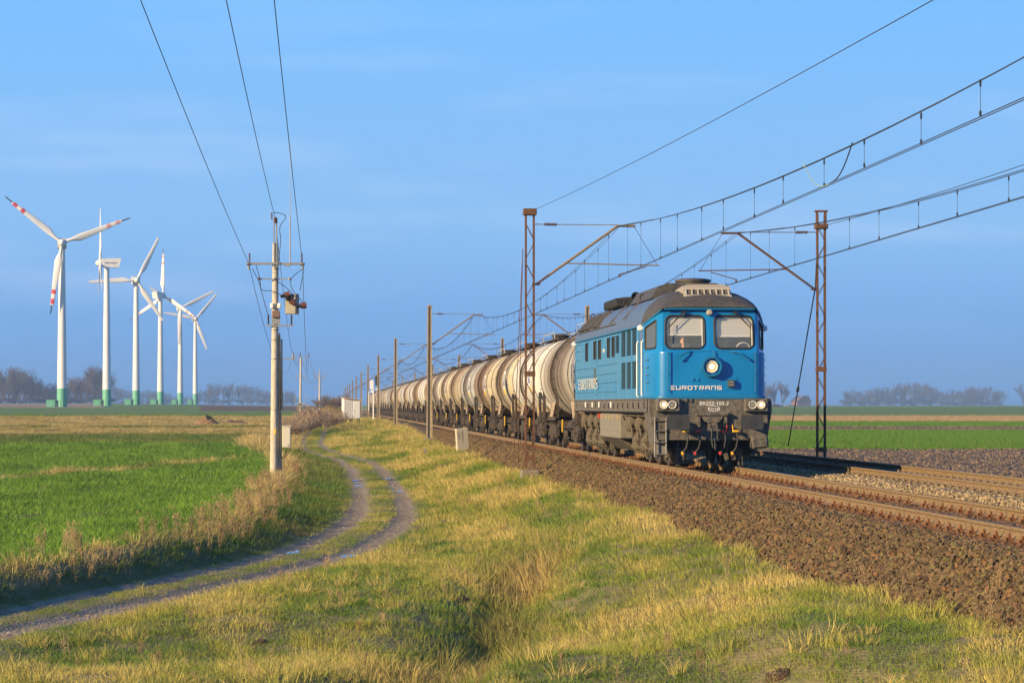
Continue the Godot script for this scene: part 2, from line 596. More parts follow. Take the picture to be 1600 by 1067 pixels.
func build_railway() -> void:
	# ballast bed
	var b := B.new()
	var us := PackedFloat32Array()
	var u := 8.0
	while u < 1500.0:
		us.append(u)
		u *= 1.02 if u < 200 else 1.1
	var xs := [5.6, 6.0, 6.4, 6.8, 7.15, 7.45, 7.8, 8.4, 9.1, 9.9, 10.5, 10.8, 11.3, 11.8, 12.1, 12.6, 13.4, 14.2, 14.7, 15.1, 15.5, 16.1]
	var rows := []
	for uu in us:
		var row := PackedVector3Array()
		for x in xs:
			row.append(Vector3(x, bed_height(x) - 0.03 + 0.03 * noise_b.get_noise_2d(x * 20.0, uu * 20.0), -uu))
		rows.append(row)
	b.grid(rows)
	var m := mat2("dirty ballast", [0.06, 0.038, 0.02], [0.16, 0.10, 0.05], "grain", Vector3(1.6, 1.6, 1.6), 0.95, 0.0, 1.5, 0.0, 5.0, true)
	structure("ballast_bed", b, m, "brown ballast bed with sloping shoulder under the two tracks")
	# loose stones on it, thinning with distance
	var stones := []
	for k in 3: stones.append(stone_mesh(11 + k))
	var xf := [[], [], []]
	var cl := [[], [], []]
	rng.seed = 401
	var un := 19.0
	while un < 185.0:
		var du := 1.0
		var dens := clampf(900.0 * pow(26.0 / maxf(un, 26.0), 0.85), 130.0, 900.0)
		for zone in [[5.9, 8.3, 1.0], [8.3, 10.0, 0.6], [10.0, 12.6, 0.75], [12.6, 15.3, 0.5]]:
			if zone[0] > 8.0 and un > 105.0: continue
			var cnt := int((zone[1] - zone[0]) * du * dens * zone[2])
			for q in cnt:
				var x := rng.randf_range(zone[0], zone[1])
				var uu := un + rng.randf() * du
				var y := bed_height(x)
				var lim := land(x, uu) if x < 7.4 else -9.0
				if x < 7.4 and y < lim - 0.02: continue
				if x < 6.75 and rng.randf() < smoothstep(6.75, 6.2, x) * 0.8 + noise_a.get_noise_2d(x * 8.0, uu * 8.0) * 0.6: continue
				var sz := lerpf(0.020, 0.062, pow(rng.randf(), 1.6)) * (1.0 + 0.3 * smoothstep(30.0, 100.0, un))
				var rust := x > 8.0 and x < 10.3
				var pale := x > 10.35
				if pale: sz *= 0.75
				if absf(absf(x - T1) - GAUGE) < 0.11 or absf(absf(x - T2) - GAUGE) < 0.11: y -= 0.05
				var k := rng.randi() % 3
				var bs := Basis.from_euler(Vector3(rng.randf() * TAU, rng.randf() * TAU, rng.randf() * TAU)).scaled(Vector3.ONE * sz)
				xf[k].append(Transform3D(bs, Vector3(x, y + rng.randf_range(-0.02, 0.028), -uu)))
				var t := rng.randf()
				var c := Color(0.055, 0.037, 0.018).lerp(Color(0.160, 0.104, 0.048), t)
				if rng.randf() < 0.08: c = Color(0.18, 0.095, 0.038)
				if rng.randf() < 0.10: c = Color(0.13, 0.11, 0.038)
				if rust: c = Color(0.075, 0.038, 0.018).lerp(Color(0.16, 0.082, 0.038), t)
				if pale: c = Color(0.13, 0.095, 0.055).lerp(Color(0.46, 0.35, 0.19), t)
				cl[k].append(c)
		un += du
	var sm := mat("stone", 1, 1, 1, 0.9)
	sm.vertex_color_use_as_albedo = true
	for k in 3: scatter("ballast_stones", stones[k], sm, xf[k], cl[k], "loose brown and tan ballast stones lying on the track bed")
	# crumbled mud and pebbles in the wheel ruts
	xf = []; cl = []
	rng.seed = 733
	for q in 5000:
		var uu := 30.0 + 110.0 * pow(rng.randf(), 1.4)
		var x := ramp(ROAD, uu) + (RUT if rng.randf() < 0.5 else -RUT) + rng.randfn(0.0, 0.2)
		xf.append(Transform3D(Basis.from_euler(Vector3(rng.randf() * TAU, rng.randf() * TAU, 0)).scaled(Vector3(1.4, 0.6, 1.2) * lerpf(0.010, 0.036, pow(rng.randf(), 3.0))), Vector3(x, land(x, uu) + 0.004, -uu)))
		cl.append(Color(0.18, 0.14, 0.10).lerp(Color(0.40, 0.33, 0.24), rng.randf()))
	scatter("mud_crumbs", stones[0], sm, xf, cl, "crumbled mud and pebbles in the wheel ruts of the farm track")
	# tracks
	var steel := mat2("rail steel", [0.145, 0.095, 0.045], [0.235, 0.16, 0.075], "mid", Vector3(3, 3, 0.5), 0.75, 0.0)
	var bright := mat("worn rail head", 0.62, 0.66, 0.72, 0.18, 1.0)
	var wood := mat2("old sleeper", [0.06, 0.05, 0.04], [0.14, 0.115, 0.085], "mid", Vector3(1, 3, 5), 0.95)
	var rust := mat2("rusty clip", [0.10, 0.042, 0.018], [0.24, 0.105, 0.04], "fine", Vector3(4, 4, 4), 0.95)
	var dusty := mat2("dusty clip", [0.13, 0.095, 0.06], [0.20, 0.15, 0.09], "fine", Vector3(4, 4, 4), 0.95)
	for tr in 2:
		var cx: float = [T1, T2][tr]
		var t := thing("railway_track", ["rusty-clipped railway track carrying the blue locomotive", "second railway track with rounded clips, beyond the train"][tr], "railway track", Vector3(cx, 0, 0))
		for sd in [-1.0, 1.0]:
			var r := B.new()
			var half := [Vector2(0.075, -0.172), Vector2(0.075, -0.16), Vector2(0.02, -0.14), Vector2(0.009, -0.12), Vector2(0.009, -0.055), Vector2(0.034, -0.042), Vector2(0.036, -0.012), Vector2(0.03, -0.002)]
			var outl := []
			for p in half: outl.append(p)
			for k in range(half.size() - 1, -1, -1): outl.append(Vector2(-half[k].x, half[k].y))
			for k in outl.size() - 1:
				var a: Vector2 = outl[k]; var c: Vector2 = outl[k + 1]
				if a.y == -0.002 and c.y == -0.002: continue
				for sg in 60:
					var z0 := -5.0 - pow(sg / 60.0, 2.0) * 1500.0
					var z1 := -5.0 - pow((sg + 1) / 60.0, 2.0) * 1500.0
					r.quado(Vector3(a.x, a.y, z0), Vector3(c.x, c.y, z0), Vector3(c.x, c.y, z1), Vector3(a.x, a.y, z1), Vector3(a.y - c.y, c.x - a.x, 0) * -1.0)
			var rail := part("rail", r, steel, t)
			rail.position.x = sd * GAUGE
			var hd := B.new()
			for sg in 60:
				var z0 := -5.0 - pow(sg / 60.0, 2.0) * 1500.0
				var z1 := -5.0 - pow((sg + 1) / 60.0, 2.0) * 1500.0
				hd.quado(Vector3(-0.03, -0.002, z0), Vector3(0.03, -0.002, z0), Vector3(0.03, -0.002, z1), Vector3(-0.03, -0.002, z1), Vector3.UP)
			part("running_surface", hd, bright, rail)
		# sleepers with their fastenings, as far as they can be told apart
		var sl := B.new()
		sl.box(Vector3(0, -0.255, 0), Vector3(2.6, 0.15, 0.25), Basis(), 0.02)
		var slm := sl.mesh()
		var cm := clip_mesh(tr)
		rng.seed = 77 + tr
		for k in (150 if tr == 0 else 120):
			var s := put("sleeper", slm, wood, t)
			s.position = Vector3(rng.randf_range(-0.02, 0.02), rng.randf_range(-0.008, 0.004), -20.0 - k * 0.62)
			if tr == 0 and rng.randf() < 0.10: continue
			for sd in [-1.0, 1.0]:
				var f := put("rail_fastening", cm, rust if tr == 0 else dusty, s)
				f.position.x = sd * GAUGE - s.position.x

func stone_mesh(sd: int) -> ArrayMesh:
	rng.seed = sd
	var b := B.new()
	var pts := []
	for k in 6:
		var an := TAU * k / 6.0 + rng.randf_range(-0.3, 0.3)
		pts.append(Vector3(cos(an) * rng.randf_range(0.7, 1.05), rng.randf_range(-0.35, 0.35), sin(an) * rng.randf_range(0.55, 0.95)))
	var top := [Vector3(rng.randf_range(-0.4, 0.0), rng.randf_range(0.5, 0.75), rng.randf_range(-0.3, 0.3)), Vector3(rng.randf_range(0.1, 0.5), rng.randf_range(0.45, 0.7), rng.randf_range(-0.3, 0.3))]
	var bot := Vector3(0, -0.6, 0)
	for k in 6:
		var a: Vector3 = pts[k]; var c: Vector3 = pts[(k + 1) % 6]
		var h: Vector3 = top[0] if (a + c).x < 0.0 else top[1]
		b.tri(a, c, h) if (h - a).cross(c - a).dot(a + c) > 0 else b.tri(a, h, c)
		b.tri(a, bot, c) if (c - a).cross(bot - a).dot(a + c) > 0 else b.tri(a, c, bot)
		var h2: Vector3 = top[0] if (c + pts[(k + 2) % 6]).x < 0.0 else top[1]
		if h != h2: b.tri(c, h2, h) if (h - c).cross(h2 - c).y > 0 else b.tri(c, h, h2)
	return b.mesh()

func clip_mesh(kind: int) -> ArrayMesh:
	var b := B.new()
	b.box(Vector3(0, -0.176, 0), Vector3(0.36, 0.016, 0.16))
	for sd in [-1.0, 1.0]:
		if kind == 0:
			b.box(Vector3(sd * 0.095, -0.150, 0), Vector3(0.07, 0.035, 0.11), Basis(), 0.008)
			b.cyl(Vector3(sd * 0.105, -0.14, 0.0), Vector3(sd * 0.105, -0.075, 0.0), 0.016, -1.0, 6)
			b.cyl(Vector3(sd * 0.105, -0.125, 0.0), Vector3(sd * 0.105, -0.10, 0.0), 0.026, -1.0, 6)
			b.cyl(Vector3(sd * 0.155, -0.17, 0.05), Vector3(sd * 0.155, -0.125, 0.05), 0.022, -1.0, 6)
		else:
			var arc := []
			for k in 9:
				var an := PI * k / 8.0
				arc.append(Vector3(sd * 0.115, -0.168 + 0.06 * sin(an), 0.075 * cos(an)))
			b.tube(arc, 0.017, 6)
			b.cyl(Vector3(sd * 0.115, -0.17, 0), Vector3(sd * 0.115, -0.125, 0), 0.032, -1.0, 8)
			b.box(Vector3(sd * 0.095, -0.158, 0), Vector3(0.07, 0.02, 0.12))
	return b.mesh()

# ---------------------------------------------------------------- locomotive (front buffers at z = 0, front faces +z)
func ring_tube(b: B, rim: Array, r: float) -> void:
	b.tube(rim, r, 5, false, true)

func pane(rim: Array, out: Vector3, shift: float, m: Material, parent: Node3D, called := "window_pane") -> void:
	var b := B.new()
	var pts := []
	for p in rim: pts.append(p + out * shift)
	b.fan(pts, out)
	part(called, b, m, parent)

# upright wall at x, cut by openings given as [z0, z1, y0, y1]
func wall_sheet(b: B, x: float, z0: float, z1: float, y0: float, y1: float, holes: Array, sg: float) -> void:
	var zs := [z0, z1]
	var ys := [y0, y1]
	for h in holes:
		zs.append_array([h[0], h[1]]); ys.append_array([h[2], h[3]])
	zs.sort(); ys.sort()
	for a in zs.size() - 1:
		for c in ys.size() - 1:
			if zs[a + 1] - zs[a] < 1e-4 or ys[c + 1] - ys[c] < 1e-4: continue
			var mz: float = (zs[a] + zs[a + 1]) * 0.5
			var my: float = (ys[c] + ys[c + 1]) * 0.5
			var inside := false
			for h in holes:
				if mz > h[0] and mz < h[1] and my > h[2] and my < h[3]: inside = true
			if not inside:
				b.quado(Vector3(x, ys[c], zs[a]), Vector3(x, ys[c], zs[a + 1]), Vector3(x, ys[c + 1], zs[a + 1]), Vector3(x, ys[c + 1], zs[a]), Vector3(sg, 0, 0))
	for h in holes: # reveals
		var xi: float = x - sg * 0.05
		b.quad(Vector3(x, h[2], h[0]), Vector3(x, h[2], h[1]), Vector3(xi, h[2], h[1]), Vector3(xi, h[2], h[0]))
		b.quad(Vector3(x, h[3], h[0]), Vector3(x, h[3], h[1]), Vector3(xi, h[3], h[1]), Vector3(xi, h[3], h[0]))
		b.quad(Vector3(x, h[2], h[0]), Vector3(x, h[3], h[0]), Vector3(xi, h[3], h[0]), Vector3(xi, h[2], h[0]))
		b.quad(Vector3(x, h[2], h[1]), Vector3(x, h[3], h[1]), Vector3(xi, h[3], h[1]), Vector3(xi, h[2], h[1]))

# square-cut lettering: strokes on a 0..1 cell
const GLYPH := {
	"E": [[0, 0, 0, 1], [0, 1, 1, 1], [0, 0.5, 0.85, 0.5], [0, 0, 1, 0]],
	"U": [[0, 0, 0, 1], [0, 0, 1, 0], [1, 0, 1, 1]],
	"R": [[0, 0, 0, 1], [0, 1, 1, 1], [1, 0.45, 1, 1], [0, 0.45, 1, 0.45], [0.75, 0, 0.75, 0.45]],
	"O": [[0, 0, 0, 1], [0, 1, 1, 1], [1, 0, 1, 1], [0, 0, 1, 0]],
	"T": [[0, 1, 1, 1], [0.5, 0, 0.5, 1]],
	"A": [[0, 0, 0, 1], [0, 1, 1, 1], [1, 0, 1, 1], [0, 0.4, 1, 0.4]],
	"N": [[0, 0, 0, 1], [0, 1, 1, 1], [1, 0, 1, 1]],
	"S": [[0, 1, 1, 1], [0, 0.5, 0, 1], [0, 0.5, 1, 0.5], [1, 0, 1, 0.5], [0, 0, 1, 0]]}

func letters(word: String, w: float, h: float, stroke: float, upright: float, gap: float, m: Material, parent: Node3D, x: Transform3D) -> void:
	var cw := (w - gap * (word.length() - 1)) / word.length()
	for k in word.length():
		var b := B.new()
		var lift := 0.0
		for s in GLYPH[word[k]]:
			lift += 0.0012
			var a := Vector2(s[0] * (cw - upright) + upright * 0.5, s[1] * (h - stroke) + stroke * 0.5)
			var c := Vector2(s[2] * (cw - upright) + upright * 0.5, s[3] * (h - stroke) + stroke * 0.5)
			var mid := (a + c) * 0.5 + Vector2(k * (cw + gap), 0)
			b.box(x * Vector3(mid.x, mid.y, lift), Vector3(absf(c.x - a.x) + upright, absf(c.y - a.y) + stroke, 0.006), x.basis)
		part("letter", b, m, parent)

func text(s: String, size: float, m: Material, parent: Node3D, at: Vector3, turn := 0.0, called := "lettering", depth := 0.006) -> MeshInstance3D:
	var tm := TextMesh.new()
	tm.text = s
	tm.font_size = 32
	tm.pixel_size = size / 32.0 * 1.35
	tm.depth = depth
	var o := put(called, tm, m, parent)
	o.position = at
	o.rotation.y = turn
	return o

func build_locomotive() -> void:
	var L := thing("locomotive", "blue six-axle diesel locomotive with grimy grey underframe hauling the tank wagons", "locomotive", Vector3(T1, 0, -62.0))
	var blue := mat2("blue paint", [0.003, 0.16, 0.42], [0.006, 0.20, 0.50], "broad", Vector3(0.35, 0.2, 0.35), 0.32)
	blue.clearcoat_enabled = true; blue.clearcoat = 0.25; blue.clearcoat_roughness = 0.25
	var side := mat2("dusty blue paint", [0.028, 0.19, 0.42], [0.095, 0.24, 0.39], "broad", Vector3(0.5, 0.22, 0.5), 0.42)
	side.metallic_specular = 0.3
	var trim := mat("blue trim", 0.01, 0.15, 0.33, 0.4)
	var roofm := mat2("dirty roof", [0.05, 0.06, 0.073], [0.115, 0.135, 0.16], "mid", Vector3(0.5, 0.25, 0.7), 0.36)
	var brow := mat2("sooty roof", [0.04, 0.038, 0.036], [0.08, 0.074, 0.068], "mid", Vector3(0.8, 0.8, 0.8), 0.7)
	var frame := mat2("grimy frame", [0.06, 0.055, 0.048], [0.145, 0.13, 0.108], "mid", Vector3(0.8, 0.8, 0.8), 0.8)
	var dust := mat2("brake dust", [0.05, 0.042, 0.03], [0.15, 0.125, 0.088], "fine", Vector3(0.7, 0.7, 0.7), 0.9)
	var panelm := mat2("dusty box", [0.16, 0.15, 0.125], [0.22, 0.205, 0.17], "mid", Vector3(0.8, 0.8, 0.8), 0.85)
	var dark := mat("black iron", 0.022, 0.02, 0.018, 0.8)
	var rubber := mat("rubber", 0.02, 0.02, 0.02, 0.6)
	var steel := mat("buffer plate", 0.055, 0.055, 0.055, 0.5, 0.3)
	var rim_s := mat("lamp rim", 0.75, 0.73, 0.66, 0.35)
	var white := mat("white handrail", 0.75, 0.75, 0.72, 0.5)
	var cream := mat("grey cream cover", 0.33, 0.30, 0.25, 0.7)
	var wheel := mat2("wheel steel", [0.06, 0.05, 0.04], [0.11, 0.09, 0.07], "fine", Vector3.ONE, 0.6, 0.4)
	var paint := mat("white lettering", 0.72, 0.72, 0.68, 0.6)
	var glass := mat("cab glass", 0.7, 0.8, 0.8, 0.03)
	glass.albedo_color.a = 0.12
	glass.transparency = BaseMaterial3D.TRANSPARENCY_ALPHA
	var dglass := mat("engine room glass", 0.10, 0.095, 0.085, 0.15)
	var blind := mat("sun blind", 0.42, 0.41, 0.38, 0.8)
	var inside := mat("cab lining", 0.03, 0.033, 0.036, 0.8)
	var b: B

	# --- lower nose: rounded plan pulled up from the frame to the window ledge
	b = B.new()
	var plan := []
	var half := [Vector2(-1.475, -2.06), Vector2(-1.385, -1.35)]
	for k in 9:
		var an := PI - k / 8.0 * PI / 2
		half.append(Vector2(-1.0 + 0.33 * cos(an), -1.05 + 0.33 * sin(an)))
	half.append(Vector2(-0.5, -0.705)); half.append(Vector2(0, -0.70))
	for p in half: plan.append(p)
	for k in range(half.size() - 2, -1, -1): plan.append(Vector2(-half[k].x, half[k].y))
	var row := func(y: float, grow: float) -> PackedVector3Array:
		var r := PackedVector3Array()
		for p in plan: r.append(Vector3(p.x * (1.0 + grow), y, p.y + grow * 0.6))
		return r
	b.grid([row.call(1.72, 0.0), row.call(2.2, 0.0), row.call(2.72, 0.0), row.call(2.75, -0.008)], false, true)
	var ledge := []
	for p in plan: ledge.append(Vector3(p.x * 0.992, 2.75, p.y - 0.005))
	b.fan(ledge, Vector3.UP)
	var nose := part("nose", b, blue, L, "clean bright blue rounded nose below the windscreens")
	b = B.new()
	b.grid([row.call(1.635, 0.012), row.call(1.66, 0.022), row.call(1.70, 0.022), row.call(1.722, 0.0)], false, true)
	part("nose_skirt", b, trim, nose)
	# --- cab: raked windscreens and tapering side walls
	var cab := B.new()
	var fx := 1.14
	var zl := -0.90
	var zt := -1.08
	var shade := B.new()
	var gask := B.new()
	var rims := []
	for s in [-1.0, 1.0]:
		var rim := cab.holed(Vector3(0, 2.75, zl), Vector3(s * fx, 2.75, zl - 0.04), Vector3(s * fx * 0.97, 3.77, zt - 0.04), Vector3(0, 3.77, zt), 0.105, 0.085, 0.945, 0.855, 0.13, 0.16, Vector3(0, 0.1, 1))
		rims.append(rim)
		ring_tube(gask, rim, 0.026)
		# chamfered corner and side wall with its sliding window
		var c0 := Vector3(s * fx, 2.75, zl - 0.04); var c1 := Vector3(s * fx * 0.97, 3.77, zt - 0.04)
		var e0 := Vector3(s * 1.22, 2.75, -1.12); var e1 := Vector3(s * 1.20, 3.70, -1.22)
		cab.quado(c0, e0, e1, c1, Vector3(s, 0, 0.5))
		var g0 := Vector3(s * 1.475, 2.75, -2.06); var g1 := Vector3(s * 1.475, 3.42, -2.06)
		var rs := cab.holed(g0, e0, e1, g1, 0.14, 0.12, 0.86, 0.86, 0.06, 0.08, Vector3(s, 0, 0.2))
		rims.append(rs)
		ring_tube(gask, rs, 0.022)
	var cabp := part("cab", cab, blue, L)
	part("window_gasket", gask, rubber, cabp)
	for k in 4:
		var s := -1.0 if k < 2 else 1.0
		pane(rims[k], Vector3(0, 0.1, 1.0) if k % 2 == 0 else Vector3(s, 0, 0.2), -0.012, glass, cabp)
	# brow over the windscreens
	b = B.new()
	b.box(Vector3(0, 3.785, -1.03), Vector3(2.2, 0.05, 0.12), Basis(), 0.015)
	part("brow_rail", b, trim, cabp)
	# inside of the cab
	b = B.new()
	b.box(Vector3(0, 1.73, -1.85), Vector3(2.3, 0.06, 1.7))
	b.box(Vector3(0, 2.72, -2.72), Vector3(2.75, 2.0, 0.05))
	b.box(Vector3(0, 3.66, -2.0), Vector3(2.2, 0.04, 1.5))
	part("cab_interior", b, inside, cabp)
	b = B.new()
	b.box(Vector3(-0.55, 2.66, -1.22), Vector3(1.0, 0.22, 0.42), Basis(Vector3.RIGHT, 0.2), 0.03)
	b.box(Vector3(0.6, 2.66, -1.22), Vector3(0.95, 0.22, 0.42), Basis(Vector3.RIGHT, 0.2), 0.03)
	b.box(Vector3(0.05, 2.3, -1.3), Vector3(2.1, 0.8, 0.25))
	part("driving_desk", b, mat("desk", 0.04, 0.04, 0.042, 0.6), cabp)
	b = B.new()
	var hw := []
	for k in 16: hw.append(Vector3(0.86 + 0.16 * cos(TAU * k / 16.0), 2.86 + 0.13 * sin(TAU * k / 16.0), -1.32 + 0.07 * sin(TAU * k / 16.0)))
	b.tube(hw, 0.014, 6, false, true)
	part("control_wheel", b, white, cabp)
	for s in [-1.0, 1.0]:
		b = B.new()
		var y0 := 3.17 if s < 0 else 3.14
		b.box(Vector3(s * 0.60, (y0 + 3.66) * 0.5, -1.115), Vector3(0.86, 3.66 - y0, 0.012), Basis(Vector3.RIGHT, -0.16))
		var bl := part("sun_blind", b, blind, cabp)
		b = B.new()
		b.box(Vector3(s * 0.60, y0 - 0.008, -1.05), Vector3(0.88, 0.022, 0.02))
		b.box(Vector3(s * 0.60 - 0.44, 3.2, -1.06), Vector3(0.022, 0.72, 0.02), Basis(Vector3.RIGHT, -0.16))
		b.box(Vector3(s * 0.60 + 0.43, 3.2, -1.06), Vector3(0.022, 0.72, 0.02), Basis(Vector3.RIGHT, -0.16))
		part("blind_frame", b, white, bl)
		# seats
		b = B.new()
		b.box(Vector3(s * 0.52, 2.18, -1.95), Vector3(0.48, 0.12, 0.48), Basis(), 0.04)
		b.box(Vector3(s * 0.52, 2.62, -2.2), Vector3(0.46, 0.75, 0.12), Basis(Vector3.RIGHT, -0.12), 0.04)
		b.cyl(Vector3(s * 0.52, 1.76, -1.95), Vector3(s * 0.52, 2.14, -1.95), 0.07)
		part("seat", b, mat("seat cloth", 0.03, 0.03, 0.035, 0.9), cabp)
	# wipers
	for s in [-1.0, 1.0]:
		b = B.new()
		var top := Vector3(s * 0.62, 3.70, -1.0)
		var low := Vector3(s * 0.98, 3.34, -0.96)
		b.tube([top, low], 0.010, 5)
		b.tube([top + Vector3(s * 0.04, -0.01, 0), low + Vector3(s * 0.03, -0.02, 0)], 0.008, 5)
		b.tube([low + Vector3(0, 0.14, -0.015), low + Vector3(0, -0.36, 0.045)], 0.012, 5)
		b.box(top, Vector3(0.09, 0.06, 0.07))
		part("wiper", b, rubber, cabp)
	b = B.new()
	b.lathe([Vector2(0, 0.09), Vector2(0.045, 0.09), Vector2(0.07, 0.05), Vector2(0.075, -0.06), Vector2(0.0, -0.06)], Transform3D(Basis(Vector3.RIGHT, PI / 2), Vector3(0.0, 3.70, -0.97)), 14)
	part("top_lamp", b, cream, cabp)
	# mirror brackets on the ledge and their little arms
	for s in [-1.0, 1.0]:
		b = B.new()
		b.tube([Vector3(s * 0.45, 2.76, -0.72), Vector3(s * 0.62, 2.74, -0.62), Vector3(s * 0.80, 2.62, -0.60)], 0.018, 6)
		b.box(Vector3(s * 0.80, 2.61, -0.60), Vector3(0.1, 0.05, 0.03), Basis(Vector3.BACK, s * -0.5))
		part("ledge_bracket", b, trim, nose)
	b = B.new()
	b.tube([Vector3(-0.5, 2.77, -0.70), Vector3(0.5, 2.77, -0.70)], 0.014, 6)
	b.tube([Vector3(0.03, 2.77, -0.69), Vector3(0.07, 2.74, -0.66), Vector3(0.07, 2.6, -0.66)], 0.014, 6)
	part("ledge_rail", b, trim, nose)
	# --- big centre lamp
	var hx := Transform3D(Basis(Vector3.RIGHT, PI / 2), Vector3(0.0, 2.40, -0.70))
	b = B.new()
	var oct := []
	for k in 8: oct.append(Vector2(cos(TAU * k / 8.0 + PI / 8) * 0.27, sin(TAU * k / 8.0 + PI / 8) * 0.265 + 2.40))
	b.prism(oct, Transform3D(Basis(), Vector3(0, 0, -0.72)), 0.10)
	b.lathe([Vector2(0.235, 0.08), Vector2(0.235, 0.17), Vector2(0.20, 0.17), Vector2(0.19, 0.10)], hx, 28)
	part("lamp_housing", b, trim, nose)
	lamp(Vector3(0.0, 2.40, -0.60), 0.125, 9.0, nose, L, rim_s, true)
	# --- nose fittings
	b = B.new()
	for s in [-1.0, 1.0]:
		b.tube([Vector3(s * 1.05, 1.80, -0.655), Vector3(s * 1.05, 2.78, -0.655)], 0.014, 6)
		for y in [1.85, 2.25, 2.72]: b.tube([Vector3(s * 1.05, y, -0.73), Vector3(s * 1.05, y, -0.655)], 0.010, 5)
	part("front_handrail", b, trim, nose)
	for q in [-0.45, -0.33]:
		b = B.new()
		b.lathe([Vector2(0.0, 0.02), Vector2(0.04, 0.018), Vector2(0.045, 0.0)], Transform3D(Basis(Vector3.RIGHT, PI / 2), Vector3(q, 2.10, -0.70)), 12)
		part("plug_cover", b, blue, nose)
	b = B.new()
	b.box(Vector3(0.47, 2.0, -0.699), Vector3(0.27, 0.29, 0.012))
	var sock := part("socket_panel", b, blue, nose)
	b = B.new()
	b.box(Vector3(0.47, 2.0, -0.65), Vector3(0.16, 0.17, 0.10), Basis(), 0.01)
	part("socket", b, mat("socket grey", 0.05, 0.06, 0.07, 0.6), sock)
	for s in [-0.035, 0.035]:
		b = B.new()
		b.box(Vector3(0.47, 2.0 + s, -0.597), Vector3(0.10, 0.035, 0.006))
		part("socket_label", b, mat("socket label", 0.2, 0.2, 0.2, 0.6), sock)
	var sign := Node3D.new()
	sign.name = "front_name"
	nose.add_child(sign)
	letters("EUROTRANS", 1.24, 0.098, 0.019, 0.021, 0.028, paint, sign, Transform3D(Basis(), Vector3(-0.99, 1.85, -0.694)))
	# --- main body sides
	var wins := [[-16.3, -15.65], [-13.9, -13.2], [-12.6, -11.9], [-10.2, -9.6], [-9.0, -8.4]]
	for s in [-1.0, 1.0]:
		b = B.new()
		var holes := []
		for w in wins: holes.append([w[0], w[1], 2.80, 3.30])
		holes.append([-2.95, -2.12, 1.66, 3.38])
		var grs := [[-6.85, -5.85], [-5.6, -4.65], [-4.4, -3.46]]
		for g in grs:
			holes.append([g[0], g[1], 2.74, 3.38]); holes.append([g[0], g[1], 1.90, 2.58])
		holes.append([-8.15, -7.35, 2.86, 3.32])
		wall_sheet(b, s * 1.475, -19.6, -2.06, 1.64, 3.42, holes, s)
		var wl := part("side_wall", b, side, L, "dusty faded blue side wall")
		for w in wins:
			b = B.new()
			b.box(Vector3(s * 1.44, 3.05, (w[0] + w[1]) * 0.5), Vector3(0.02, 0.5, w[1] - w[0]))
			var wn := part("window", b, dglass, wl)
			b = B.new()
			for q in [[w[0], 2.8, w[0], 3.3], [w[1], 2.8, w[1], 3.3], [w[0], 3.3, w[1], 3.3], [w[0], 2.8, w[1], 2.8]]:
				b.box(Vector3(s * 1.478, (q[1] + q[3]) * 0.5, (q[0] + q[2]) * 0.5), Vector3(0.03, absf(q[3] - q[1]) + 0.04, absf(q[2] - q[0]) + 0.04))
			part("frame", b, rubber, wn)
		for g in grs:
			for yy in [[2.74, 3.38], [1.90, 2.58]]:
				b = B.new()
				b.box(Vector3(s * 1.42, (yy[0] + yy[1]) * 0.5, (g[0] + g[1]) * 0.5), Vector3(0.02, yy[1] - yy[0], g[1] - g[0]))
				var gr := part("grille", b, mat("dark backing", 0.075, 0.072, 0.065, 0.8), wl)  # sheet behind the slats, its dark grey standing for the unlit inside
				b = B.new()
				var nb := 14
				for k in nb:
					b.box(Vector3(s * 1.455, lerpf(yy[0], yy[1], (k + 0.5) / nb), (g[0] + g[1]) * 0.5), Vector3(0.03, 0.02, g[1] - g[0]), Basis(Vector3.BACK, s * 0.5))
				b.box(Vector3(s * 1.465, (yy[0] + yy[1]) * 0.5, (g[0] + g[1]) * 0.5), Vector3(0.03, yy[1] - yy[0], 0.05))
				part("grille_slats", b, mat("grille slat", 0.02, 0.06, 0.10, 0.7), gr)
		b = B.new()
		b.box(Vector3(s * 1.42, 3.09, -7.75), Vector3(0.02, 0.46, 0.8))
		var lv := part("louvre", b, mat("dark backing"), wl)
		b = B.new()
		for k in 7: b.box(Vector3(s * 1.47, 2.89 + k * 0.066, -7.75), Vector3(0.05, 0.02, 0.8), Basis(Vector3.BACK, s * 0.6))
		part("louvre_slats", b, mat("grille slat"), lv)
		# pressed ribs
		b = B.new()
		for y in [2.57, 2.34, 2.11, 1.87]: b.box(Vector3(s * 1.482, y, -16.75), Vector3(0.03, 0.03, 5.5), Basis(), 0.008)
		for y in [2.60, 2.35, 2.11, 1.86]: b.box(Vector3(s * 1.482, y, -10.3), Vector3(0.03, 0.03, 4.9), Basis(), 0.008)
		for y in [3.33, 3.12, 2.85]: b.box(Vector3(s * 1.482, y, -18.6), Vector3(0.03, 0.03, 1.6), Basis(), 0.008)
		part("panel_ribs", b, side, wl)
		b = B.new()
		b.box(Vector3(s * 1.485, 2.28, -13.35), Vector3(0.03, 1.02, 0.55), Basis(), 0.01)
		var sd := part("service_door", b, side, wl)
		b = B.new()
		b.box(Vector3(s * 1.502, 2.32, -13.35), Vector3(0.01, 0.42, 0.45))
		part("vent", b, mat("dark backing", 0.075, 0.072, 0.065, 0.8), sd)  # flat plate on the door, dark tone in place of a shaded opening
		# cab door
		b = B.new()
		b.box(Vector3(s * 1.43, 2.52, -2.53), Vector3(0.04, 1.72, 0.82), Basis(), 0.015)
		var dr := part("cab_door", b, side, wl)
		b = B.new()
		b.box(Vector3(s * 1.456, 3.02, -2.53), Vector3(0.012, 0.55, 0.5), Basis(), 0.005)
		part("pane", b, dglass, dr)
		b = B.new()
		b.box(Vector3(s * 1.47, 2.42, -2.22), Vector3(0.06, 0.04, 0.12))
		part("handle", b, dark, dr)
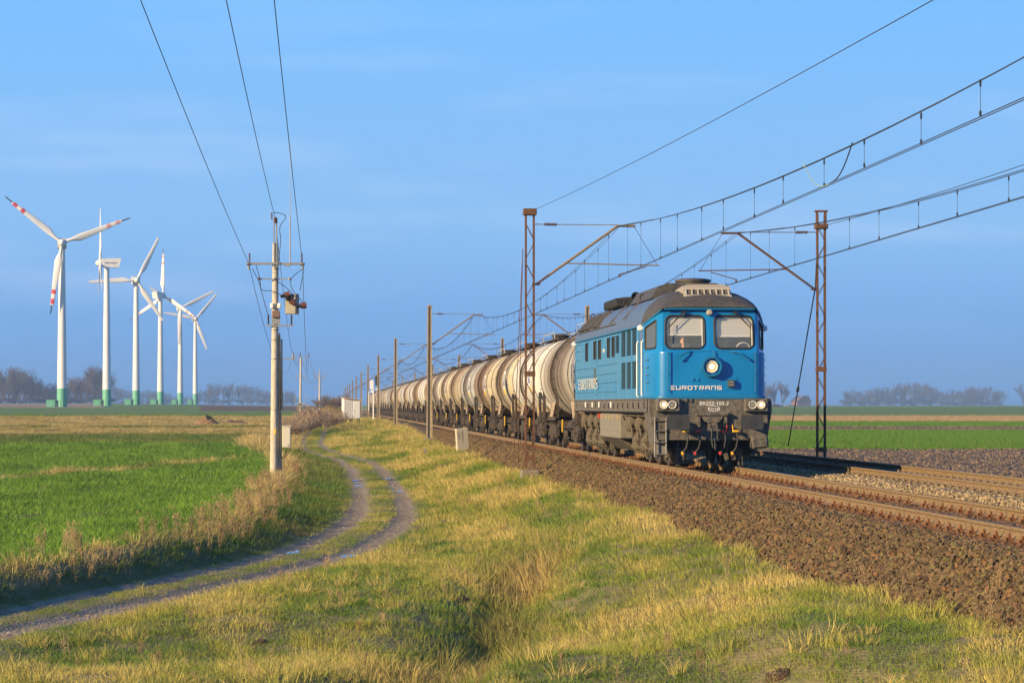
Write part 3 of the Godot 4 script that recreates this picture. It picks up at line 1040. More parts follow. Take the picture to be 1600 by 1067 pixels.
		for z in ([-3.02, -2.05] if s < 0 else [-3.02]):
			b = B.new()
			b.tube([Vector3(s * 1.475, 1.68, z), Vector3(s * 1.51, 1.74, z), Vector3(s * 1.51, 3.0, z), Vector3(s * 1.475, 3.06, z)], 0.018, 6)
			part("door_handrail", b, white, wl)
		b = B.new()
		for y in [2.04, 2.22, 2.40, 2.58]: b.tube([Vector3(s * 1.44, y, -1.85), Vector3(s * 1.47, y, -1.75), Vector3(s * 1.42, y, -1.45)], 0.012, 5)
		part("climbing_rungs", b, side, wl)
		b = B.new()
		b.lathe([Vector2(0, 0.10), Vector2(0.05, 0.10), Vector2(0.075, 0.06), Vector2(0.075, -0.08)], Transform3D(Basis(Vector3.RIGHT, PI / 2), Vector3(s * 1.52, 3.36, -2.2)), 12)
		b.lathe([Vector2(0, 0.10), Vector2(0.05, 0.10), Vector2(0.075, 0.06), Vector2(0.075, -0.08)], Transform3D(Basis(Vector3.RIGHT, PI / 2), Vector3(s * 1.52, 3.36, -19.5)), 12)
		part("marker_lamp", b, white, wl)
		var nm := Node3D.new()
		nm.name = "side_name"
		wl.add_child(nm)
		if s < 0: letters("EUROTRANS", 5.6, 0.30, 0.030, 0.10, 0.17, mat("faded side lettering", 0.50, 0.51, 0.47, 0.7), nm, Transform3D(Basis(Vector3.BACK, Vector3.UP, Vector3.LEFT), Vector3(-1.506, 1.95, -18.2)))
		else: letters("EUROTRANS", 5.6, 0.30, 0.030, 0.10, 0.17, mat("faded side lettering", 0.50, 0.51, 0.47, 0.7), nm, Transform3D(Basis(Vector3.FORWARD, Vector3.UP, Vector3.RIGHT), Vector3(1.506, 1.95, -12.6)))
		text("232 103", 0.10, paint, wl, Vector3(s * 1.48, 3.0, -11.2), s * PI / 2, "side_number")
		# frame band with oval openings
		# pierced by oval openings that look into the hollow of the frame
		b = B.new()
		for k in 16:
			var za := -1.12 - k * 1.155
			var zb := za - 1.155
			b.holed(Vector3(s * 1.49, 1.35, za), Vector3(s * 1.49, 1.35, zb), Vector3(s * 1.49, 1.62, zb), Vector3(s * 1.49, 1.62, za), 0.41, 0.12, 0.59, 0.88, 0.085, 0.30, Vector3(s, 0, 0))
		b.box(Vector3(s * 1.46, 1.632, -10.35), Vector3(0.10, 0.03, 18.5))
		b.box(Vector3(s * 1.46, 1.335, -10.35), Vector3(0.10, 0.03, 18.5))
		var sill := part("frame_band", b, frame, L)
		b = B.new()
		for z in [-9.2, -12.3, -14.2, -16.2]: b.box(Vector3(s * 1.496, 1.50, z), Vector3(0.008, 0.15, 0.28))
		part("data_plates", b, paint, sill)
	# rear end
	b = B.new()
	b.box(Vector3(0, 2.53, -19.62), Vector3(2.94, 1.78, 0.05), Basis(), 0.02)
	b.box(Vector3(0, 3.8, -19.62), Vector3(1.9, 0.8, 0.05))
	part("rear_wall", b, side, L)
	# --- roof
	b = B.new()
	var nrm := [Vector2(1.0, 0.0), Vector2(0.985, 0.16), Vector2(0.94, 0.36), Vector2(0.86, 0.55), Vector2(0.73, 0.72), Vector2(0.55, 0.86), Vector2(0.33, 0.95), Vector2(0.12, 0.995)]
	var sec := func(z: float, w: float, y0: float, y1: float) -> PackedVector3Array:
		var r := PackedVector3Array()
		for p in nrm: r.append(Vector3(-p.x * w, lerpf(y0, y1, p.y), z))
		for k in range(nrm.size() - 1, -1, -1): r.append(Vector3(nrm[k].x * w, lerpf(y0, y1, nrm[k].y), z))
		return r
	b.grid([sec.call(-19.65, 1.49, 3.41, 4.34), sec.call(-15.0, 1.49, 3.41, 4.36), sec.call(-10.0, 1.49, 3.41, 4.36), sec.call(-5.0, 1.49, 3.41, 4.36), sec.call(-2.35, 1.49, 3.41, 4.34)], false, true)
	var roof := part("roof", b, roofm, L)
	b = B.new()
	b.grid([sec.call(-2.36, 1.49, 3.41, 4.34), sec.call(-2.08, 1.485, 3.41, 4.32), sec.call(-1.7, 1.36, 3.55, 4.27), sec.call(-1.35, 1.25, 3.68, 4.18), sec.call(-1.12, 1.19, 3.755, 4.05), sec.call(-0.99, 1.15, 3.79, 3.93), sec.call(-0.96, 1.10, 3.80, 3.83)], false, true)
	part("cab_roof", b, brow, L, "sooty rounded cab roof")
	b = B.new()
	for s in [-1.0, 1.0]:
		b.tube([Vector3(s * 1.50, 3.41, -19.6), Vector3(s * 1.50, 3.41, -2.2)], 0.022, 5)
		b.tube([Vector3(s * 1.50, 3.41, -2.2), Vector3(s * 1.475, 3.43, -2.06), Vector3(s * 1.34, 3.57, -1.65), Vector3(s * 1.21, 3.70, -1.2), Vector3(s * 1.13, 3.78, -1.04)], 0.022, 5)
	part("gutter", b, trim, roof)
	# louvred radiator hatches on the roof slope
	for s in [-1.0, 1.0]:
		for hz in [[-18.6, -17.4], [-17.0, -15.4], [-14.6, -13.2]]:
			b = B.new()
			var c := Vector3(s * 1.27, 3.93, (hz[0] + hz[1]) * 0.5)
			var tilt := Basis(Vector3.BACK, s * -0.83)
			b.box(c, Vector3(0.62, 0.03, hz[1] - hz[0]), tilt, 0.01)
			var hat := part("radiator_hatch", b, dark, roof)  # near-black sheet stands for the shaded depth between the slats
			b = B.new()
			var n := 9
			for k in n: b.box(c + Vector3(0, 0, lerpf(-0.46, 0.46, k / float(n - 1)) * (hz[1] - hz[0])) + tilt * Vector3(0, 0.012, 0), Vector3(0.62, 0.03, 0.03), tilt * Basis(Vector3.RIGHT, 0.5))
			part("hatch_slats", b, mat("hatch slat", 0.045, 0.045, 0.045, 0.7), hat)
		b = B.new()
		for z in [-19.0, -15.0, -13.0, -9.5, -6.2]:
			b.box(Vector3(s * 1.27, 3.935, z), Vector3(0.7, 0.03, 0.04), Basis(Vector3.BACK, s * -0.83))
		b.tube([Vector3(s * 1.45, 3.66, -19.0), Vector3(s * 1.45, 3.66, -8.5)], 0.02, 5)
		part("roof_seams", b, frame, roof)
	# roof equipment
	b = B.new()
	b.box(Vector3(0, 4.44, -15.6), Vector3(1.7, 0.26, 3.2), Basis(), 0.04)
	for z in [-16.4, -14.8]: b.lathe([Vector2(0.62, -0.2), Vector2(0.66, 0.16), Vector2(0.58, 0.18), Vector2(0.0, 0.16)], Transform3D(Basis(), Vector3(0, 4.44, z)), 20)
	part("cooling_fan_housing", b, dark, roof)
	b = B.new()
	b.prism([Vector2(-1.05, 4.15), Vector2(-0.86, 4.46), Vector2(-0.6, 4.54), Vector2(0.6, 4.54), Vector2(0.86, 4.46), Vector2(1.05, 4.15)], Transform3D(Basis(), Vector3(0, 0, -8.6)), 4.6)
	part("silencer_cover", b, brow, roof)
	b = B.new()
	b.lathe([Vector2(0.42, -0.1), Vector2(0.42, 0.06), Vector2(0.46, 0.08), Vector2(0.46, 0.13), Vector2(0.3, 0.16), Vector2(0, 0.16)], Transform3D(Basis(), Vector3(0.1, 4.52, -4.6)), 18)
	part("exhaust_stack", b, brow, roof)
	b = B.new()
	b.lathe([Vector2(0.05, -0.3), Vector2(0.07, 0.0), Vector2(0.13, 0.12), Vector2(0.11, 0.12), Vector2(0.0, 0.02)], Transform3D(Basis(Vector3.RIGHT, PI / 2), Vector3(-0.85, 4.40, -9.0)), 12)
	b.cyl(Vector3(-0.85, 4.1, -9.15), Vector3(-0.85, 4.40, -9.15), 0.04)
	part("horn", b, dark, roof)
	for q in [[-0.95, 4.22, -6.5], [-1.0, 4.18, -9.8], [-1.05, 4.12, -18.4], [0.95, 4.22, -6.5]]:
		b = B.new()
		var rg := []
		for k in 10: rg.append(Vector3(q[0] + 0.07 * cos(TAU * k / 10.0), q[1] + 0.06 + 0.08 * sin(TAU * k / 10.0), q[2]))
		b.tube(rg, 0.018, 5, false, true)
		part("lifting_eye", b, dark, roof)
	# air conditioner with seven slots above the cab
	b = B.new()
	var acs := [[0.46, 0.0], [0.46, 0.20], [0.34, 0.30], [-0.34, 0.30], [-0.46, 0.20], [-0.46, 0.0]]
	var acp := []
	for q in acs: acp.append(Vector2(q[0] * 1.28, 4.10 + q[1]))
	b.prism(acp, Transform3D(Basis(), Vector3(0, 0, -2.75)), 1.15)
	b.prism([Vector2(-1.6, 4.08), Vector2(-1.28, 4.08), Vector2(-1.56, 4.36), Vector2(-1.6, 4.36)], Transform3D(Basis(Vector3.BACK, Vector3.UP, Vector3.LEFT), Vector3(0.57, 0, 0)), 1.14)
	var ac := part("air_conditioner", b, cream, L)
	for k in 7:
		b = B.new()
		var tl := Basis(Vector3.RIGHT, -0.78)
		b.box(Vector3(-0.444 + k * 0.148, 4.195, -1.405), Vector3(0.112, 0.17, 0.02), tl)
		part("slot_plate", b, frame, ac)  # solid plates whose dark colour stands for shade inside the openings
	b = B.new()
	for k in 8: b.box(Vector3(-0.518 + k * 0.148, 4.2, -1.385), Vector3(0.03, 0.22, 0.05), Basis(Vector3.RIGHT, -0.78))
	b.box(Vector3(0, 4.11, -1.30), Vector3(1.16, 0.05, 0.06)); b.box(Vector3(0, 4.285, -1.46), Vector3(1.16, 0.04, 0.06))
	part("slot_bars", b, mat("pale cover", 0.42, 0.39, 0.33, 0.7), ac)
	b = B.new()
	b.box(Vector3(-0.78, 4.13, -1.75), Vector3(0.28, 0.03, 0.22), Basis(Vector3.BACK, 0.35))
	b.box(Vector3(0.78, 4.13, -1.75), Vector3(0.28, 0.03, 0.22), Basis(Vector3.BACK, -0.35))
	part("roof_step", b, dark, roof)
	# --- front beam
	b = B.new()
	b.prism([Vector2(-1.30, 0.66), Vector2(1.30, 0.66), Vector2(1.34, 0.9), Vector2(1.34, 1.63), Vector2(-1.34, 1.63), Vector2(-1.34, 0.9)], Transform3D(Basis(), Vector3(0, 0, -0.80)), 0.15)
	var beam := part("buffer_beam", b, frame, L)
	for s in [-1.0, 1.0]:
		b = B.new()
		b.prism([Vector2(s * 1.34, 1.63), Vector2(s * 1.47, 1.63), Vector2(s * 1.47, 1.33), Vector2(s * 1.34, 0.55)], Transform3D(Basis(), Vector3(0, 0, -1.9)), 1.1)
		part("corner_plate", b, frame, beam)
	b = B.new()
	b.prism([Vector2(-1.05, 0.66), Vector2(1.28, 0.66), Vector2(1.2, 0.42), Vector2(0.95, 0.30), Vector2(0.6, 0.40), Vector2(-0.6, 0.45), Vector2(-1.0, 0.45)], Transform3D(Basis(), Vector3(0, 0, -1.35)), 0.06)
	part("rail_guard", b, dark, beam)
	b = B.new()
	b.box(Vector3(1.15, 0.60, -0.72), Vector3(0.42, 0.30, 0.30), Basis(Vector3.BACK, 0.1), 0.05)
	part("corner_step_box", b, frame, beam)
	for x in [-0.62, -0.5, 0.80, 0.88]:
		b = B.new()
		b.box(Vector3(x, 1.60, -0.63), Vector3(0.05, 0.09, 0.04))
		part("beam_bracket", b, frame, beam)
	b = B.new()
	b.box(Vector3(0.50, 1.30, -0.648), Vector3(0.24, 0.16, 0.01))
	part("cover_plate", b, frame, beam)
	text("BR232-103-2", 0.088, paint, beam, Vector3(0.06, 1.53, -0.645), 0.0, "running_number")
	text("650 kN", 0.055, paint, beam, Vector3(0.06, 1.40, -0.645), 0.0, "force_plate_text")
	b = B.new()
	var oval := []
	for k in 24: oval.append(Vector3(0.06 + signf(cos(TAU * k / 24.0)) * 0.06 + 0.075 * cos(TAU * k / 24.0), 1.40 + 0.062 * sin(TAU * k / 24.0), -0.646))
	b.tube(oval, 0.007, 5, false, true)
	part("force_plate_border", b, paint, beam)
	# headlight boxes: lit outer lamp and dark inner lamp each side
	for s in [-1.0, 1.0]:
		b = B.new()
		b.box(Vector3(s * 1.055, 1.49, -0.58), Vector3(0.56, 0.31, 0.16), Basis(), 0.02)
		var hb := part("headlight_box", b, frame, L)
		b = B.new()
		var st := []
		for k in 24: st.append(Vector3(s * 1.06 + signf(cos(TAU * k / 24.0)) * 0.10 + 0.105 * cos(TAU * k / 24.0), 1.495 + 0.105 * sin(TAU * k / 24.0), -0.497))
		b.fan(st, Vector3.BACK)
		var rec := part("lamp_recess", b, frame, hb)
		b = B.new()
		b.tube(st, 0.018, 6, false, true)
		part("recess_rim", b, rubber, rec)
		lamp(Vector3(s * 1.165, 1.495, -0.49), 0.086, 14.0, hb, L, rim_s, true)
		lamp(Vector3(s * 0.96, 1.495, -0.49), 0.086, 0.0, hb, L, rim_s, false)
	# buffers
	for s in [-1.0, 1.0]:
		b = B.new()
		b.cyl(Vector3(s * 0.875, 1.086, -0.66), Vector3(s * 0.875, 1.086, -0.30), 0.13, -1.0, 16)
		b.cyl(Vector3(s * 0.875, 1.086, -0.30), Vector3(s * 0.875, 1.086, -0.05), 0.09, -1.0, 16)
		var bf := part("buffer", b, frame, L)
		b = B.new()
		var rr := []
		for k in 4:
			for m in 5:
				var an := PI + k * PI / 2 + m / 4.0 * PI / 2
				rr.append(Vector2(s * 0.875 + [-1.0, 1.0, 1.0, -1.0][k] * 0.22 + cos(an) * 0.045, 1.08 + [-1.0, -1.0, 1.0, 1.0][k] * 0.125 + sin(an) * 0.045))
		b.prism(rr, Transform3D(Basis(), Vector3(0, 0, -0.05)), 0.05)
		part("buffer_head", b, steel, bf)
		b = B.new()
		b.lathe([Vector2(0, 0.006), Vector2(0.10, 0.004), Vector2(0.12, 0.0)], Transform3D(Basis(Vector3.RIGHT, PI / 2), Vector3(s * 0.89, 1.08, 0.0)), 16)
		part("worn_patch", b, mat("worn buffer", 0.05, 0.05, 0.052, 0.4, 0.3), bf)
	# coupling
	b = B.new()
	b.box(Vector3(-0.32, 1.13, -0.60), Vector3(0.07, 0.34, 0.12)); b.box(Vector3(0.32, 1.13, -0.60), Vector3(0.07, 0.34, 0.12))
	b.box(Vector3(0, 1.27, -0.58), Vector3(0.78, 0.08, 0.16), Basis(), 0.015)
	b.prism([Vector2(-0.28, 1.24), Vector2(0.28, 1.24), Vector2(0.18, 1.10), Vector2(0.08, 1.06), Vector2(0, 1.10), Vector2(-0.08, 1.06), Vector2(-0.18, 1.10)], Transform3D(Basis(), Vector3(0, 0, -0.58)), 0.05)
	var cp := part("coupler_pocket", b, frame, L)
	b = B.new()
	b.prism([Vector2(-0.05, 0.95), Vector2(0.05, 0.93), Vector2(0.07, 1.04), Vector2(0.04, 1.15), Vector2(-0.02, 1.13), Vector2(0.0, 1.05), Vector2(-0.04, 1.03)], Transform3D(Basis(), Vector3(0.02, 0, -0.42)), 0.07)
	b.box(Vector3(0.02, 1.03, -0.52), Vector3(0.07, 0.09, 0.24))
	part("draw_hook", b, frame, cp)
	b = B.new()
	for x in [-0.05, 0.09]: b.tube([Vector3(x, 1.02, -0.36), Vector3(x + 0.01, 0.85, -0.33), Vector3(x, 0.66, -0.34)], 0.018, 6)
	b.tube([Vector3(-0.09, 0.66, -0.34), Vector3(0.13, 0.66, -0.34)], 0.03, 8)
	b.tube([Vector3(-0.04, 0.66, -0.34), Vector3(-0.02, 0.5, -0.32), Vector3(0.04, 0.48, -0.32), Vector3(0.08, 0.55, -0.33)], 0.02, 6)
	b.tube([Vector3(0.03, 0.7, -0.30), Vector3(0.03, 0.42, -0.28)], 0.014, 6)
	part("screw_coupling", b, steel, cp)
	# brake hoses with coloured cocks
	var yel := mat("yellow cock", 0.75, 0.42, 0.02, 0.5)
	var red := mat("red cock", 0.60, 0.05, 0.04, 0.5)
	for q in [[-0.63, yel, 0], [-0.33, red, 0], [0.27, red, 1], [0.56, yel, 1]]:
		b = B.new()
		b.tube([Vector3(q[0], 0.86, -0.55), Vector3(q[0] + 0.02, 0.80, -0.44), Vector3(q[0] + 0.03, 0.66, -0.40), Vector3(q[0] + 0.0, 0.48, -0.43), Vector3(q[0] - 0.08, 0.36, -0.46)], 0.024, 8)
		var ho := part("brake_hose", b, rubber, L)
		b = B.new()
		b.box(Vector3(q[0], 0.865, -0.54), Vector3(0.15, 0.055, 0.09), Basis(), 0.015)
		if q[2] == 1: b.tube([Vector3(q[0] + 0.06 * (1.0 if q[1] == red else -1.0), 0.87, -0.52), Vector3(q[0] + 0.08 * (1.0 if q[1] == red else -1.0), 1.02, -0.50)], 0.016, 6)
		part("cock", b, q[1], ho)
		b = B.new()
		b.box(Vector3(q[0] - 0.09, 0.345, -0.465), Vector3(0.06, 0.08, 0.05), Basis(Vector3.BACK, 0.4), 0.01)
		part("hose_end", b, q[1], ho)
	# steps at the driver's corner
	for s in [-1.0]:
		b = B.new()
		for x in [1.09, 1.36]: b.tube([Vector3(s * x, 1.18, -0.62), Vector3(s * x, 0.26, -0.62)], 0.02, 6)
		var ld := part("corner_ladder", b, mat("worn step steel", 0.26, 0.26, 0.25, 0.6), L)
		for y in [1.12, 0.87, 0.60, 0.32]:
			b = B.new()
			b.box(Vector3(s * 1.225, y, -0.66), Vector3(0.30, 0.025, 0.14))
			part("rung", b, frame, ld)
		b = B.new()
		b.box(Vector3(s * 1.225, 0.74, -0.75), Vector3(0.27, 0.95, 0.10))
		part("step_backing", b, panelm, ld)
	b = B.new()
	for x in [-0.75, -0.55, 0.45, 0.62]:
		b.tube([Vector3(x, 0.66, -0.9), Vector3(x - 0.05, 0.28, -0.95)], 0.02, 5)
		b.box(Vector3(x - 0.06, 0.26, -0.95), Vector3(0.10, 0.16, 0.06), Basis(Vector3.BACK, 0.3))
	for s in [-1.0, 1.0]:
		b.box(Vector3(s * 0.7525, 0.24, -1.05), Vector3(0.10, 0.42, 0.05), Basis(Vector3.BACK, s * 0.05))
		b.tube([Vector3(s * 0.62, 0.5, -1.05), Vector3(s * 0.72, 0.06, -1.0)], 0.025, 6)
	part("rail_sweepers", b, dust, beam)
	# --- underframe and bogies
	b = B.new()
	b.box(Vector3(0, 1.25, -10.3), Vector3(2.3, 0.6, 18.3))
	part("underframe", b, dark, L)
	for zc in [-4.15, -16.35]: bogie6(L, zc, dust, dark, wheel, panelm)
	# battery box and fuel tank between the bogies
	for s in [-1.0, 1.0]:
		b = B.new()
		b.box(Vector3(s * 1.20, 0.93, -10.1), Vector3(0.46, 0.66, 4.9), Basis(), 0.03)
		var bx := part("battery_box", b, panelm, L)
		for k in 4:
			b = B.new()
			b.box(Vector3(s * 1.432, 0.93 - 0.215 + k * 0.155, -10.1), Vector3(0.012, 0.140, 4.8), Basis(), 0.004)
			part("cover_panel", b, panelm, bx)
		b = B.new()
		for k in 5:
			b.box(Vector3(s * 1.442, 1.17, -12.0 + k * 0.95), Vector3(0.02, 0.12, 0.08))
		part("latches", b, mat("yellow latch", 0.45, 0.30, 0.06, 0.6), bx)
		b = B.new()
		b.prism([Vector2(s * 1.40, 0.58), Vector2(s * 0.9, 0.60), Vector2(s * 0.6, 0.28), Vector2(s * 0.95, 0.28)], Transform3D(Basis(), Vector3(0, 0, -12.3)), 4.2)
		part("fuel_tank", b, dust, L)
		b = B.new()
		b.tube([Vector3(s * 1.40, 1.30, -1.9), Vector3(s * 1.40, 1.30, -18.9)], 0.025, 6)
		b.tube([Vector3(s * 1.36, 1.22, -2.0), Vector3(s * 1.36, 1.22, -7.4), Vector3(s * 1.3, 1.1, -7.6)], 0.018, 6)
		part("brake_pipes", b, dust, L)
	b = B.new()
	b.box(Vector3(-1.40, 1.19, -13.1), Vector3(0.06, 0.12, 0.10))
	part("red_tag", b, red, L)

func lamp(at: Vector3, r: float, glow: float, parent: Node3D, loco: Node3D, rim: Material, lit: bool) -> void:
	var b := B.new()
	var x := Transform3D(Basis(Vector3.RIGHT, PI / 2), at)
	b.lathe([Vector2(r * 1.10, -0.01), Vector2(r * 1.16, 0.02), Vector2(r * 1.0, 0.025), Vector2(r * 0.93, 0.0)], x, 24)
	var rg := part("lamp_ring", b, rim, parent)
	b = B.new()
	b.lathe([Vector2(0.0, 0.012), Vector2(r * 0.5, 0.010), Vector2(r * 0.95, -0.002)], x, 24, true)
	if lit:
		var warm := mat("lit headlight reflector", 0.50, 0.40, 0.26, 0.3)
		warm.emission_enabled = true
		warm.emission = Color(1.0, 0.80, 0.48)
		warm.emission_energy_multiplier = 0.18
		part("headlight_lens", b, warm, rg)
		b = B.new()
		b.lathe([Vector2(0.0, 0.022), Vector2(r * 0.40, 0.018), Vector2(r * 0.46, 0.0)], x, 16, true)
		var hot := mat("headlight bulb", 1, 1, 1, 0.3)
		hot.emission_enabled = true
		hot.emission = Color(1.0, 0.93, 0.78)
		hot.emission_energy_multiplier = 3.0
		part("headlight_bulb", b, hot, rg)
		var l := SpotLight3D.new()
		l.name = "headlight_beam"
		l.light_color = Color(1.0, 0.88, 0.66)
		l.light_energy = glow * 0.1
		l.light_size = r
		l.spot_range = 60.0
		l.spot_attenuation = 2.0
		l.spot_angle = 30.0
		l.shadow_enabled = true
		loco.add_child(l, true)
		l.position = at + Vector3(0, 0, 0.06)
		l.rotation.y = PI
	else:
		part("lamp_glass", b, mat("unlit lamp", 0.22, 0.21, 0.18, 0.25), rg)

func bogie6(L: Node3D, zc: float, dust: Material, dark: Material, wheel: Material, panelm: Material) -> void:
	var bg := Node3D.new()
	bg.name = "bogie"
	L.add_child(bg, true)
	bg.position = Vector3(0, 0, zc)
	var b := B.new()
	for s in [-1.0, 1.0]:
		var outl := [Vector2(-2.9, 0.62), Vector2(-2.9, 0.86), Vector2(-2.5, 0.98), Vector2(2.5, 0.98), Vector2(2.9, 0.86), Vector2(2.9, 0.62), Vector2(2.3, 0.74), Vector2(1.5, 0.74), Vector2(1.2, 0.62), Vector2(0.6, 0.74), Vector2(-0.6, 0.74), Vector2(-1.2, 0.62), Vector2(-1.5, 0.74), Vector2(-2.3, 0.74)]
		b.prism(outl, Transform3D(Basis(Vector3.BACK, Vector3.UP, Vector3.LEFT), Vector3(s * 1.05 + 0.05, 0, 0)), 0.10)
	b.box(Vector3(0, 0.75, 1.0), Vector3(2.0, 0.2, 0.3)); b.box(Vector3(0, 0.75, -1.0), Vector3(2.0, 0.2, 0.3))
	b.box(Vector3(0, 0.8, 2.75), Vector3(2.0, 0.15, 0.2)); b.box(Vector3(0, 0.8, -2.75), Vector3(2.0, 0.15, 0.2))
	part("bogie_frame", b, dust, bg)
	for k in 3:
		var z := 1.85 - k * 1.85
		b = B.new()
		for s in [-1.0, 1.0]:
			b.lathe([Vector2(0.0, 0.07), Vector2(0.46, 0.07), Vector2(0.525, 0.06), Vector2(0.54, -0.07), Vector2(0.46, -0.07), Vector2(0.40, -0.02), Vector2(0.0, -0.02)], Transform3D(Basis(Vector3.BACK, -PI / 2 * s), Vector3(s * 0.76, 0.525, z)), 28)
		b.cyl(Vector3(-1.0, 0.525, z), Vector3(1.0, 0.525, z), 0.09)
		part("wheelset", b, wheel, bg)
		for s in [-1.0, 1.0]:
			var o := Transform3D(Basis(Vector3.BACK, -PI / 2 * s), Vector3(s * 1.12, 0.525, z))
			b = B.new()
			b.lathe([Vector2(0.24, -0.12), Vector2(0.24, 0.06), Vector2(0.20, 0.12), Vector2(0.10, 0.15), Vector2(0.0, 0.15)], o, 18)
			b.box(Vector3(s * 1.10, 0.50, z), Vector3(0.20, 0.30, 0.62), Basis(), 0.03)
			b.box(Vector3(s * 1.10, 0.30, z), Vector3(0.18, 0.06, 0.34), Basis(), 0.02)
			part("axlebox", b, dust, bg)
			for q in [-0.46, 0.46]:
				b = B.new()
				for n in 5: b.lathe([Vector2(0.09, -0.012), Vector2(0.105, 0.0), Vector2(0.09, 0.012)], Transform3D(Basis(), Vector3(s * 1.12, 0.50 + n * 0.055, z + q)), 12)
				b.cyl(Vector3(s * 1.12, 0.44, z + q), Vector3(s * 1.12, 0.78, z + q), 0.075)
				b.cyl(Vector3(s * 1.12, 0.38, z + q), Vector3(s * 1.12, 0.46, z + q), 0.13)
				part("spring", b, dust, bg)
			# brake cylinder: a round drum with a domed cover and neck
			b = B.new()
			b.lathe([Vector2(0.10, -0.16), Vector2(0.19, -0.12), Vector2(0.215, 0.0), Vector2(0.19, 0.12), Vector2(0.10, 0.17), Vector2(0.0, 0.18)], Transform3D(Basis(Vector3.BACK, -PI / 2 * s), Vector3(s * 1.22, 1.0, z - 0.25)), 16, true)
			b.tube([Vector3(s * 1.28, 1.12, z - 0.25), Vector3(s * 1.28, 1.24, z - 0.22), Vector3(s * 1.22, 1.30, z - 0.1)], 0.045, 8)
			b.tube([Vector3(s * 1.3, 0.98, z - 0.1), Vector3(s * 1.33, 0.90, z + 0.25), Vector3(s * 1.3, 0.70, z + 0.42)], 0.03, 6)
			part("brake_cylinder", b, dust, bg)
			b = B.new()
			b.tube([Vector3(s * 1.22, 0.9, z + 0.62), Vector3(s * 1.25, 0.55, z + 0.66), Vector3(s * 1.1, 0.30, z + 0.60)], 0.03, 6)
			b.box(Vector3(s * 1.18, 0.72, z + 0.78), Vector3(0.14, 0.34, 0.12), Basis(), 0.02)
			b.box(Vector3(s * 0.95, 0.36, z + 0.62), Vector3(0.12, 0.34, 0.08), Basis(Vector3.RIGHT, 0.15), 0.015)
			b.tube([Vector3(s * 0.9, 0.5, z - 0.62), Vector3(s * 0.8, 0.10, z - 0.60)], 0.028, 6)
			part("brake_rigging", b, dust, bg)
	# sand boxes and low sheet guards
	for s in [-1.0, 1.0]:
		for z in [2.75, -2.75]:
			b = B.new()
			b.box(Vector3(s * 1.18, 1.02, z), Vector3(0.30, 0.42, 0.36), Basis(), 0.04)
			b.tube([Vector3(s * 1.1, 0.82, z), Vector3(s * 0.95, 0.4, z - 0.1 * signf(z)), Vector3(s * 0.8, 0.08, z - 0.3 * signf(z))], 0.022, 6)
			part("sand_box", b, dust, bg)

# ---------------------------------------------------------------- crew: one continuous skin from tapered bones
func nets(bones: Array, lo: Vector3, hi: Vector3, cell: float, blend: float) -> B:
	var nx := int((hi.x - lo.x) / cell) + 1
	var ny := int((hi.y - lo.y) / cell) + 1
	var nz := int((hi.z - lo.z) / cell) + 1
	var f := PackedFloat32Array()
	f.resize(nx * ny * nz)
	for z in nz:
		for y in ny:
			for x in nx:
				var p := lo + Vector3(x, y, z) * cell
				var d := 9.0
				for q in bones:
					var a: Vector3 = q[0]; var ab: Vector3 = q[1] - a
					var t := clampf((p - a).dot(ab) / maxf(ab.length_squared(), 1e-9), 0.0, 1.0)
					var e: float = ((p - a - ab * t) * (q[4] if q.size() > 4 else Vector3.ONE)).length() - lerpf(q[2], q[3], t)
					var h := maxf(blend - absf(d - e), 0.0) / blend
					d = minf(d, e) - h * h * blend * 0.25
				f[(z * ny + y) * nx + x] = d
	var b := B.new()
	var at := PackedInt32Array()
	at.resize(nx * ny * nz)
	at.fill(-1)
	for z in nz - 1:
		for y in ny - 1:
			for x in nx - 1:
				var s := Vector3.ZERO
				var n := 0
				var base := (z * ny + y) * nx + x
				for e in [[0, 1], [0, nx], [0, nx * ny], [1, 1 + nx], [1, 1 + nx * ny], [nx, nx + 1], [nx, nx + nx * ny], [nx * ny, nx * ny + 1], [nx * ny, nx * ny + nx], [1 + nx, 1 + nx + nx * ny], [1 + nx * ny, 1 + nx + nx * ny], [nx + nx * ny, 1 + nx + nx * ny]]:
					var va := f[base + e[0]]; var vb := f[base + e[1]]
					if (va < 0.0) != (vb < 0.0):
						var t := va / (va - vb)
						var pa := Vector3(e[0] % nx, (e[0] / nx) % ny, e[0] / (nx * ny)); var pb := Vector3(e[1] % nx, (e[1] / nx) % ny, e[1] / (nx * ny))
						s += pa.lerp(pb, t); n += 1
				if n:
					var g := Vector3(f[base + 1] - f[base], f[base + nx] - f[base], f[base + nx * ny] - f[base]).normalized()
					at[base] = b.v.size()
					b.vert(lo + (Vector3(x, y, z) + s / n) * cell, g)
	for z in range(1, nz - 1):
		for y in range(1, ny - 1):
			for x in range(1, nx - 1):
				var base := (z * ny + y) * nx + x
				for ax in 3:
					var st: int = [1, nx, nx * ny][ax]
					var o1: int = [nx, nx * ny, 1][ax]
					var o2: int = [nx * ny, 1, nx][ax]
					var va := f[base]; var vb := f[base + st]
					if (va < 0.0) == (vb < 0.0): continue
					var q := [at[base], at[base - o1], at[base - o1 - o2], at[base - o2]]
					if q.min() < 0: continue
					for j in ([0, 1, 2, 0, 2, 3] if va > 0.0 else [0, 2, 1, 0, 3, 2]): b.i.append(q[j])
	return b

